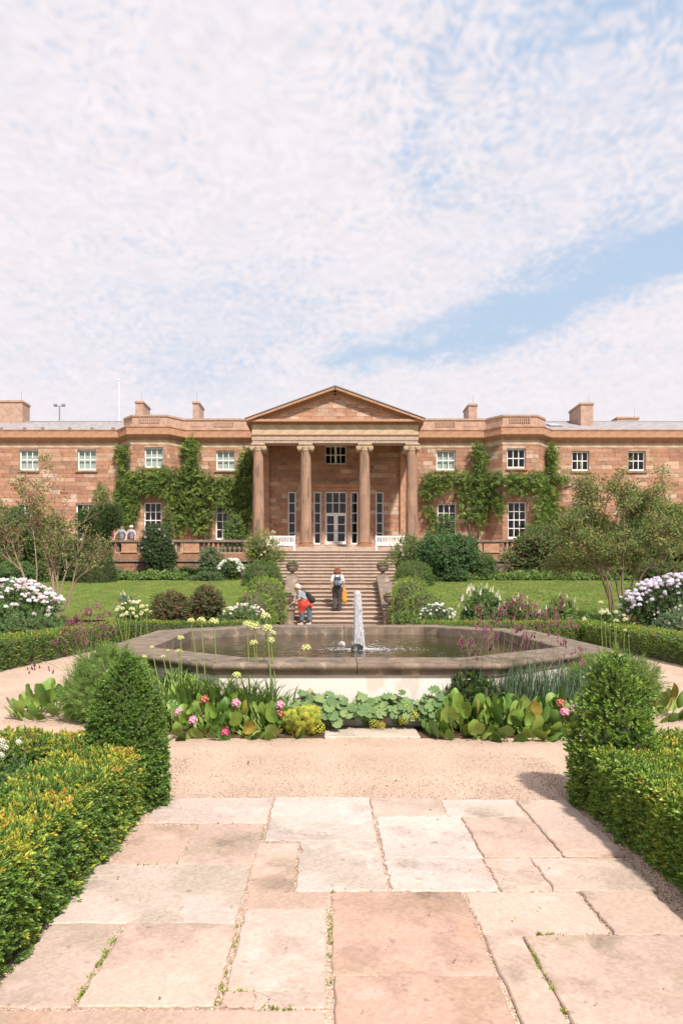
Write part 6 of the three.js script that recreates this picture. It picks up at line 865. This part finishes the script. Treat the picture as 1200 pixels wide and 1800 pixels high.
// plants in the urns
URNS.forEach(([x, y, z], i) => { const t = thing('urn_plant', ['grassy pale plant filling the upper urn beyond the bent woman', 'grassy pale plant filling the upper urn by the yew dome', 'low pale plant in the lower urn by the bent woman', 'low pale plant in the lower urn behind the jet'][i], 'plant', null, [x, y, z]); blades(t, 'leaves', 170, { rx: 0.2, rz: 0.2, len: [0.12, i < 2 ? 0.34 : 0.24], wd: 0.02, arch: 0.9, mat: bladeMat([0.24, 0.29, 0.12]) }); });
// soil of the fountain bed, joint gravel and weeds, fallen leaves
struct('fountain_bed', (() => { const g = sweep(OCT, [[0.4, 0.004], [0.34, 0.02], [-0.12, 0.028]], true); return g; })(), M.soil, 'narrow soil bed hugging the fountain wall');
{ const t = new THREE.Group(); t.name = 'joint_weeds'; t.userData = { kind: 'stuff', label: 'tiny green weeds and moss growing in the paving joints', category: 'weeds' }; scene.add(t); const L = []; const spots = [[-0.97, 2.62, 3.15, 0.35], [-0.43, 2.6, 3.2, 0.2], [0.872, 2.2, 3.08, 0.55], [0.69, 2.0, 3.1, 0.1], [0, 2.7, 3.3, 0.12], [-0.44, 3.9, 4.5, 0.1]]; for (const [x, d0, d1, k] of spots) for (let i = 0; i < 400 * k; i++) { const D = rr(d0, d1); if (n2(x * 7, D * 9) < 0.1) continue; L.push({ p: V3(x + CX + rr(-0.013, 0.013), 0.002, -D), n: V3(rr(-0.7, 0.7), 1, rr(-0.7, 0.7)), s: rr(0.2, 0.42), c: shade([0.16, 0.24, 0.04], 0.3) }); } for (const [x, D, k] of [[1.0, 3.11, 30], [1.2, 3.10, 8], [-0.35, 2.67, 25], [-0.2, 2.57, 16], [-1.05, 3.89, 14], [0.05, 3.555, 10], [-0.7, 4.56, 10]]) for (let i = 0; i < k; i++) L.push({ p: V3(x + CX + rr(-0.06, 0.06), 0.004, -D + rr(-0.012, 0.012)), n: V3(rr(-0.7, 0.7), 1, rr(-0.7, 0.7)), s: rr(0.2, 0.45), c: shade([0.17, 0.25, 0.04], 0.3) }); strew(t, 'weeds', boxSprigs, M.boxLeaf, L); }
{ const peb = new THREE.IcosahedronGeometry(1, 0), mat = std(0xffffff, 0.9), L = [], n = 24000, im = new THREE.InstancedMesh(peb, mat, n); im.name = 'loose_gravel'; im.userData = { kind: 'stuff', label: 'loose gravel grains in joints and along the hedge feet', category: 'gravel' }; im.castShadow = im.receiveShadow = true; const e = new THREE.Euler();
  const joints = [-1.0, -0.97, -0.43, 0.0, 0.69, 0.872, 1.29, 0.31, -0.19, 0.89];
  for (let i = 0; i < n; i++) { let x, D; const k = RND(); if (k < 0.5) { D = 1.75 + 4.6 * Math.pow(RND(), 1.4); x = (k < 0.23 ? -1.40 - 0.12 * RND() + 0.02 * D : 1.64 + 0.2 * RND() + 0.02 * D) + rr(-0.05, 0.05); } else if (k < 0.7) { D = 1.75 + 3.4 * Math.pow(RND(), 1.3); x = pick(joints) + rr(-0.02, 0.02); } else if (k < 0.86) { D = pick([2.57, 2.785, 3.105, 3.215, 3.365, 3.555, 3.9, 3.995, 4.255, 4.57, 4.7]) + rr(-0.012, 0.012); x = rr(-1.35, 1.7); } else { D = 5.1 + 1.9 * RND() * RND(); x = rr(-1.4, 1.8); } const s = rr(0.002, 0.0052); TQ.setFromEuler(e.set(RND() * 6, RND() * 6, 0)); TM.compose(V3(x + CX, 0.002 + s * 0.3, -D), TQ, TS.set(s * rr(0.8, 1.4), s * 0.8, s)); im.setMatrixAt(i, TM); im.setColorAt(i, TC.setRGB(...shade(pick([[0.52, 0.4, 0.31], [0.6, 0.5, 0.42], [0.36, 0.24, 0.17], [0.44, 0.32, 0.25], [0.28, 0.2, 0.15]]), 0.15))); } scene.add(im); void L; }
{ // dry leaves blown from the beds over the gravel
  const L = []; for (let i = 0; i < 260; i++) { const a = RND() * 6.283, R2 = 4.2 + 2.4 * RND() * RND(); let x = Math.cos(a) * R2, D = FC - Math.sin(a) * R2 * 1.05; if (i > 150) { x = rr(-1.5, 1.6) + CX; D = rr(1.8, 7); } L.push({ p: V3(x, i > 150 && D < 5.2 ? 0.026 : 0.008, -D), n: V3(rr(-0.9, 0.9), 0.35, rr(-0.9, 0.9)), s: rr(0.5, 1.3) * (i > 150 ? 0.5 : 1), c: shade(pick([[0.2, 0.11, 0.05], [0.12, 0.07, 0.04], [0.25, 0.17, 0.07], [0.16, 0.14, 0.05]]), 0.2) }); }
  const t = new THREE.Group(); t.name = 'fallen_leaves'; t.userData = { kind: 'stuff', label: 'scattered dry brown leaves lying on gravel and paving', category: 'leaves' }; scene.add(t); strew(t, 'dry_leaf', [leaf(0.03, 0.016, 0.3, 0.3)], M.matte, L);
}

// ---------------------------------------------------------------- people
function sdfGeo(prims, k = 0.03, cell = 0.016) { // prims: [ax,ay,az, bx,by,bz, ra, rb, flatten z]
  const lo = [1e9, 1e9, 1e9], hi = [-1e9, -1e9, -1e9]; for (const p of prims) for (let q = 0; q < 3; q++) { const r = Math.max(p[6], p[7]) + 0.05; lo[q] = Math.min(lo[q], p[q] - r, p[q + 3] - r); hi[q] = Math.max(hi[q], p[q] + r, p[q + 3] + r); }
  const ext = Math.max(hi[0] - lo[0], hi[1] - lo[1], hi[2] - lo[2]), N = Math.min(110, Math.ceil(ext / cell) + 4), half = N / 2, mc = new MarchingCubes(N, new THREE.MeshBasicMaterial(), false, false, 120000), c = lo.map((v, q) => (v + hi[q]) / 2), H = ext / 2 * N / (N - 4);
  prims = prims.map((p) => { const q = p.slice(); q[8] ??= 1; q[9] = (Math.hypot(p[3] - p[0], p[4] - p[1], p[5] - p[2]) / 2 + Math.max(p[6], p[7]) / Math.min(1, q[8]) + 0.14) ** 2; return q; });
  for (let z = 0; z < N; z++) for (let y = 0; y < N; y++) for (let x = 0; x < N; x++) {
    const X = c[0] + (x - half) / half * H, Y = c[1] + (y - half) / half * H, Z = c[2] + (z - half) / half * H; let d = 0.12;
    for (const p of prims) { const bx = X - (p[0] + p[3]) / 2, by = Y - (p[1] + p[4]) / 2, bz = Z - (p[2] + p[5]) / 2; if (bx * bx + by * by + bz * bz > p[9]) continue; const ux = p[3] - p[0], uy = p[4] - p[1], uz = p[5] - p[2], wx = X - p[0], wy = Y - p[1], wz = Z - p[2], t = clamp((wx * ux + wy * uy + wz * uz) / (ux * ux + uy * uy + uz * uz + 1e-9)), f = p[8] ?? 1, e = Math.hypot(wx - ux * t, wy - uy * t, (wz - uz * t) * f) - (p[6] + (p[7] - p[6]) * t), h = clamp(0.5 + 0.5 * (d - e) / k); d = d * (1 - h) + e * h - k * h * (1 - h); }
    mc.field[z * N * N + y * N + x] = -d;
  }
  mc.isolation = 0; mc.update();
  const n = mc.count, g = new THREE.BufferGeometry(), P = new Float32Array(mc.positionArray.slice(0, n * 3)), Nn = new Float32Array(mc.normalArray.slice(0, n * 3)); for (let i = 0; i < n; i++) for (let q = 0; q < 3; q++) P[i * 3 + q] = c[q] + P[i * 3 + q] * H;
  g.setAttribute('position', new THREE.BufferAttribute(P, 3)); g.setAttribute('normal', new THREE.BufferAttribute(Nn, 3)); return planarUV(g);
}
const grow = (prims, a) => prims.map((p) => { const q = p.slice(); q[6] += a; q[7] += a; return q; });
const fabric = (c, o = {}) => std(col(...c), 0.9, { map: T.cloth, side: THREE.DoubleSide, ...o });
const SKIN = std(col(0.52, 0.30, 0.22), 0.6);
function hand(wx, wy, wz, dx, dy, dz, bend = [0, 0, 0]) { // palm, four fingers and a thumb along (dx,dy,dz)
  const o = [[wx, wy, wz, wx + dx * 0.07, wy + dy * 0.07, wz + dz * 0.07, 0.026, 0.028]], sx = dz || 0.4, sz = -dx || 0.4, l = Math.hypot(sx, sz); for (let i = 0; i < 4; i++) { const s = (i - 1.5) * 0.019, L = [0.06, 0.075, 0.07, 0.052][i], ax = wx + dx * 0.08 + sx / l * s, ay = wy + dy * 0.08, az = wz + dz * 0.08 + sz / l * s; o.push([ax, ay, az, ax + dx * L + bend[0] * 0.02, ay + dy * L + bend[1] * 0.02, az + dz * L + bend[2] * 0.02, 0.0095, 0.008]); } o.push([wx + dx * 0.02 + sx / l * 0.025, wy + dy * 0.02, wz + dz * 0.02 + sz / l * 0.025, wx + dx * 0.06 + sx / l * 0.055, wy + dy * 0.06, wz + dz * 0.06 + sz / l * 0.055, 0.011, 0.009]); return o;
}
function headPrims(x, y, z, fx, fz, tilt = 0) { // skull, jaw, nose, ears; (fx,fz) is where the face looks
  return [[x - fx * 0.015, y + 0.03, z - fz * 0.015, x + fx * 0.01, y + 0.02, z + fz * 0.01, 0.088, 0.086], [x + fx * 0.02, y - 0.03, z + fz * 0.02, x + fx * 0.045, y - 0.075 + tilt, z + fz * 0.045, 0.066, 0.042], [x + fx * 0.09, y + 0.0, z + fz * 0.09, x + fx * 0.108, y - 0.026, z + fz * 0.108, 0.009, 0.014], [x + fz * 0.086, y + 0.005, z - fx * 0.086, x + fz * 0.09, y - 0.025, z - fx * 0.09, 0.016, 0.012], [x - fz * 0.086, y + 0.005, z + fx * 0.086, x - fz * 0.09, y - 0.025, z + fx * 0.09, 0.016, 0.012]];
}
function face(t, x, y, z) { // eyes, brows and mouth of a face that looks along +z
  for (const s of [-1, 1]) { const e = mesh('eye', new THREE.SphereGeometry(0.012, 8, 6), std(col(0.05, 0.03, 0.02), 0.3), t); e.position.set(x + s * 0.032, y + 0.008, z + 0.086); mesh('eyebrow', tube([[x + s * 0.018, y + 0.036, z + 0.092], [x + s * 0.05, y + 0.036, z + 0.08]], 0.005, 4), std(col(0.12, 0.07, 0.04), 0.9), t); }
  mesh('mouth', tube([[x - 0.024, y - 0.056, z + 0.098], [x, y - 0.06, z + 0.106], [x + 0.024, y - 0.056, z + 0.098]], 0.006, 5), std(col(0.38, 0.12, 0.1), 0.5), t);
}
function ruffle(g, a, f, sd) { const p = g.attributes.position; for (let i = 0; i < p.count; i++) { const x = p.getX(i), y = p.getY(i), z = p.getZ(i), k = a * n3(x * f + sd, y * f * 0.6, z * f); p.setXYZ(i, x + k, y + 0.3 * k, z + k * 0.7); } g.computeVertexNormals(); return g; }
{ // woman climbing, seen from behind
  const t = thing('person', 'person in white shirt and dark trousers climbing the steps with navy backpack', 'person', null, [-0.03, 0.66, -25.28]);
  const torso = [[0, 0.86, 0, 0, 1.05, -0.01, 0.135, 0.118, 1.35], [0, 1.05, -0.01, 0, 1.24, -0.03, 0.118, 0.135, 1.4], [-0.12, 1.29, -0.03, 0.12, 1.29, -0.03, 0.062, 0.062]];
  const armsU = [[-0.16, 1.28, -0.03, -0.215, 1.07, 0.02, 0.052, 0.042], [0.16, 1.28, -0.03, 0.225, 1.08, 0.0, 0.052, 0.042]], armsL = [[-0.215, 1.07, 0.02, -0.21, 0.86, -0.02, 0.04, 0.028], [0.225, 1.08, 0, 0.24, 0.87, -0.04, 0.04, 0.028]];
  const legs = [[0.085, 0.84, 0, 0.09, 0.46, -0.03, 0.098, 0.066], [0.09, 0.46, -0.03, 0.08, 0.08, 0.02, 0.064, 0.042], [-0.085, 0.84, 0, -0.095, 0.48, -0.1, 0.098, 0.066], [-0.095, 0.48, -0.1, -0.095, 0.2, 0.12, 0.064, 0.042]];
  const feet = [[0.08, 0.04, 0.04, 0.085, 0.035, -0.13, 0.042, 0.036], [-0.095, 0.15, 0.15, -0.09, 0.06, 0.03, 0.042, 0.036]];
  mesh('body', sdfGeo([...torso, ...armsU, ...armsL, ...legs, ...feet, [0, 1.3, -0.03, 0, 1.4, -0.045, 0.05, 0.046], ...headPrims(0, 1.475, -0.05, 0, -1), ...hand(-0.21, 0.86, -0.02, 0.05, -0.99, -0.1), ...hand(0.24, 0.87, -0.04, 0, -1, -0.1, [0, 0, -1])], 0.03, 0.015), SKIN, t);
  mesh('shirt', ruffle(sdfGeo(grow([...torso, [-0.16, 1.28, -0.03, -0.195, 1.13, 0.01, 0.056, 0.054], [0.16, 1.28, -0.03, 0.2, 1.14, 0, 0.056, 0.054]], 0.016), 0.03, 0.016), 0.008, 9, 1), fabric([0.72, 0.70, 0.68]), t);
  mesh('trousers', ruffle(sdfGeo(grow([...legs.map((l, i) => (i % 2 ? l.map((v, q) => (q === 7 ? 0.055 : v)) : l)), [0, 0.83, 0, 0, 0.93, 0, 0.125, 0.118, 1.2]], 0.014), 0.03, 0.016), 0.008, 12, 2), fabric([0.06, 0.055, 0.05]), t);
  mesh('shoes', sdfGeo(grow(feet, 0.012), 0.01, 0.014), fabric([0.09, 0.08, 0.07]), t);
  const hr = sdfGeo([[0, 1.52, -0.03, 0, 1.45, -0.01, 0.112, 0.1], [-0.05, 1.45, 0, 0.05, 1.45, 0, 0.075, 0.075], [-0.07, 1.41, -0.01, 0.07, 1.41, -0.01, 0.045, 0.045]], 0.03, 0.013); mesh('hair', ruffle(hr, 0.02, 22, 3), std(col(0.20, 0.07, 0.03), 0.7), t);
  const bp = new THREE.Group(); bp.name = 'backpack'; t.add(bp); const navy = fabric([0.035, 0.055, 0.09]);
  mesh('pack', sdfGeo([[-0.06, 0.98, 0.15, 0.06, 0.98, 0.15, 0.085, 0.085], [-0.055, 1.2, 0.13, 0.055, 1.2, 0.13, 0.075, 0.075], [0, 1.0, 0.19, 0, 1.1, 0.18, 0.07, 0.07]], 0.04, 0.014), navy, bp);
  for (const s of [-1, 1]) { mesh('strap', tube([[s * 0.07, 1.24, 0.1], [s * 0.1, 1.345, 0.02], [s * 0.11, 1.33, -0.08], [s * 0.12, 1.15, -0.14]], 0.02, 6), navy, bp); mesh('trim', tube([[s * 0.045, 0.98, 0.262], [s * 0.045, 1.16, 0.238]], 0.011, 5), std(col(0.33, 0.45, 0.55), 0.6), bp); }
  mesh('trim', tube([[-0.045, 1.08, 0.262], [0.045, 1.08, 0.262]], 0.01, 5), std(col(0.33, 0.45, 0.55), 0.6), bp);
  const j = thing('jacket', 'orange jacket hanging from the climbing person\'s hand', 'jacket', null, [-0.03 + 0.25, 0.66, -25.3]); const cl = sdfGeo([[0, 0.82, 0, 0.01, 0.62, 0.0, 0.04, 0.09, 1.5], [0.01, 0.62, 0, 0.02, 0.38, 0.01, 0.09, 0.085, 1.6], [-0.05, 0.6, 0.02, -0.06, 0.47, 0.02, 0.04, 0.035]], 0.03, 0.012); mesh('cloth', ruffle(cl, 0.035, 10, 5), fabric([0.75, 0.33, 0.05]), j);
}
{ // woman bending to the urn
  const t = thing('person', 'person with red jacket round the waist bending beside the lower urn', 'person', null, [-1.18, 0.21, -24.16]);
  const hip = [0.04, 0.78, 0], ch = [-0.13, 1.1, 0.0], nk = [-0.24, 1.24, -0.01];
  const torso = [[...hip, -0.03, 0.92, 0, 0.14, 0.125, 0.9], [-0.03, 0.92, 0, ...ch, 0.125, 0.13, 0.85], [-0.17, 1.14, -0.13, -0.17, 1.14, 0.13, 0.065, 0.065]];
  const armA = [[-0.18, 1.14, 0.15, -0.2, 0.94, 0.2, 0.05, 0.042], [-0.2, 0.94, 0.2, -0.38, 0.82, 0.16, 0.04, 0.028]], armB = [[-0.18, 1.14, -0.15, -0.26, 0.95, -0.2, 0.05, 0.042], [-0.26, 0.95, -0.2, -0.42, 0.88, -0.14, 0.04, 0.028]];
  const legs = [[0.0, 0.78, 0.03, -0.1, 0.44, 0.05, 0.105, 0.07], [-0.1, 0.44, 0.05, -0.13, 0.08, 0.06, 0.066, 0.042], [0.1, 0.78, -0.03, 0.15, 0.44, -0.03, 0.105, 0.07], [0.15, 0.44, -0.03, 0.16, 0.08, -0.02, 0.066, 0.042]], feet = [[-0.11, 0.035, 0.07, -0.24, 0.03, 0.06, 0.038, 0.034], [0.18, 0.035, -0.01, 0.06, 0.03, -0.03, 0.038, 0.034]];
  mesh('body', sdfGeo([...torso, ...armA, ...armB, ...legs, ...feet, [...ch, ...nk, 0.06, 0.048], ...headPrims(-0.29, 1.33, -0.02, -0.98, -0.15, -0.015), ...hand(-0.38, 0.82, 0.16, -0.85, -0.5, -0.1), ...hand(-0.42, 0.88, -0.14, -0.9, -0.35, 0.1)], 0.03, 0.015), SKIN, t);
  const sg = sdfGeo(grow([...torso, [-0.18, 1.14, 0.15, -0.195, 1.0, 0.18, 0.054, 0.054], [-0.18, 1.14, -0.15, -0.23, 1.02, -0.18, 0.054, 0.054]], 0.016), 0.03, 0.016); mesh('shirt', ruffle(sg, 0.008, 9, 11), fabric([0.34, 0.36, 0.42]), t);
  mesh('jeans', ruffle(sdfGeo(grow([legs[0], [-0.1, 0.44, 0.05, -0.125, 0.2, 0.06, 0.075, 0.075], legs[2], [0.15, 0.44, -0.03, 0.158, 0.2, -0.02, 0.075, 0.075], [0.04, 0.74, 0, 0.03, 0.86, 0, 0.14, 0.135, 0.95]], 0.014), 0.03, 0.016), 0.008, 12, 12), fabric([0.10, 0.14, 0.19]), t);
  mesh('shoes', sdfGeo(grow(feet, 0.01), 0.01, 0.014), fabric([0.55, 0.45, 0.38]), t);
  mesh('hair', ruffle(sdfGeo([[-0.265, 1.375, -0.02, -0.23, 1.34, -0.02, 0.1, 0.088], [-0.25, 1.34, -0.08, -0.25, 1.34, 0.05, 0.06, 0.06]], 0.03, 0.013), 0.014, 20, 13), std(col(0.62, 0.47, 0.36), 0.7), t);
  mesh('red_jacket', ruffle(sdfGeo([[0.03, 0.86, 0.0, -0.05, 0.72, 0.03, 0.165, 0.17, 0.95], [-0.05, 0.72, 0.08, -0.16, 0.45, 0.1, 0.15, 0.06, 1.1], [0.12, 0.8, 0.06, 0.22, 0.68, 0.1, 0.1, 0.05], [-0.16, 0.82, 0.05, -0.24, 0.66, 0.08, 0.06, 0.05]], 0.04, 0.016), 0.022, 8, 14), fabric([0.62, 0.06, 0.035]), t);
  const b = new THREE.Group(); b.name = 'shoulder_bag'; t.add(b); mesh('bag', ruffle(sdfGeo([[0.08, 1.12, 0.1, 0.24, 0.9, 0.1, 0.07, 0.11], [0.16, 0.98, 0.1, 0.28, 0.86, 0.1, 0.09, 0.07]], 0.04, 0.014), 0.012, 12, 15), fabric([0.025, 0.022, 0.02]), b); mesh('strap', tube([[0.08, 1.15, 0.1], [-0.06, 1.25, 0.12], [-0.16, 1.2, 0.16], [-0.14, 1.0, 0.17], [0.02, 0.9, 0.16]], 0.014, 5), fabric([0.03, 0.025, 0.02]), b);
}
function leaner(label, px, o) { // someone on the terrace leaning on the rail, facing the garden
  const D = 40.05, x = (px - VX) * D / FOC + CX, t = thing('person', label, 'person', null, [x, TY, -D]); const z0 = 0, lean = o.lean ?? 0.1;
  const torso = [[0, 0.86, z0, 0, 1.05, lean * 0.5, 0.145, 0.13, 1.3], [0, 1.05, lean * 0.5, 0, 1.24, lean, 0.13, 0.145, 1.35], [-0.13, 1.27, lean, 0.13, 1.27, lean, 0.06, 0.06]];
  const sp = o.arms ?? 0.26, arm = [-1, 1].flatMap((s) => [[s * 0.17, 1.26, lean, s * (sp + 0.04), 1.02, lean + 0.1, 0.054, 0.044], [s * (sp + 0.04), 1.02, lean + 0.1, s * (sp + 0.06) * (o.cross ?? 1), 0.76, lean + 0.27, 0.042, 0.028]]);
  const legs = [-1, 1].flatMap((s) => [[s * 0.085, 0.85, 0, s * 0.09, 0.45, 0.01, 0.1, 0.066], [s * 0.09, 0.45, 0.01, s * 0.09, 0.07, -0.01, 0.064, 0.042], [s * 0.09, 0.04, -0.02, s * 0.095, 0.035, 0.13, 0.04, 0.035]]);
  const hx0 = o.turn ?? 0, hy0 = 1.45;
  mesh('body', sdfGeo([...torso, ...arm, ...legs, [0, 1.28, lean, 0, 1.38, lean + 0.02, 0.05, 0.046], ...headPrims(0, hy0, lean + 0.03, Math.sin(hx0), Math.cos(hx0)), ...[-1, 1].flatMap((s) => hand(s * (sp + 0.06) * (o.cross ?? 1), 0.755, lean + 0.27, s * 0.1, -0.15, 0.95))], 0.03, 0.016), SKIN, t);
  mesh('top', ruffle(sdfGeo(grow([...torso, ...arm.filter((_, i) => i % 2 === 0)], 0.018), 0.03, 0.017), 0.01, 9, px), fabric(o.top), t);
  mesh('trousers', sdfGeo(grow([...legs.filter((_, i) => i % 3 < 2), [0, 0.8, 0, 0, 0.92, 0, 0.13, 0.125, 1.2]], 0.014), 0.03, 0.018), fabric(o.low), t);
  mesh('hair', ruffle(sdfGeo([[0, hy0 + 0.055, lean + 0.01, 0, hy0 + 0.02, lean - 0.02, 0.1, 0.1], [-0.08, hy0 + 0.03, lean, -0.085, hy0 - 0.1, lean, 0.04, 0.035], [0.08, hy0 + 0.03, lean, 0.085, hy0 - 0.1, lean, 0.04, 0.035]], 0.03, 0.013), 0.014, 20, px), std(col(...o.hair), 0.75), t);
  if (!hx0) face(t, 0, hy0, lean + 0.03); if (o.extra) o.extra(t, lean, hy0); return t;
}
leaner('person with long auburn hair and pale grey top leaning on the balustrade', 215, { top: [0.40, 0.40, 0.43], low: [0.1, 0.1, 0.13], hair: [0.26, 0.10, 0.05], arms: 0.3, lean: 0.12 });
leaner('person in pink patterned top and pale hair at the balustrade by the yew', 196.5, { top: [0.45, 0.16, 0.16], low: [0.4, 0.2, 0.2], hair: [0.55, 0.5, 0.5], arms: 0.2, turn: 0.5, lean: 0.1 });
leaner('person in white top and white sun hat at the balustrade', 232.5, { top: [0.5, 0.45, 0.52], low: [0.08, 0.08, 0.1], hair: [0.1, 0.06, 0.05], arms: 0.22, turn: -0.8, lean: 0.14, extra: (t, l, h) => { const g = lathe([[0.001, 0.13], [0.07, 0.12], [0.1, 0.08], [0.108, 0.03], [0.14, 0.012], [0.14, 0.004], [0.1, 0.015]], 20); g.translate(0, h + 0.03, l + 0.02); mesh('sun_hat', g, fabric([0.74, 0.72, 0.7]), t); } });

renderer.render(scene, camera);
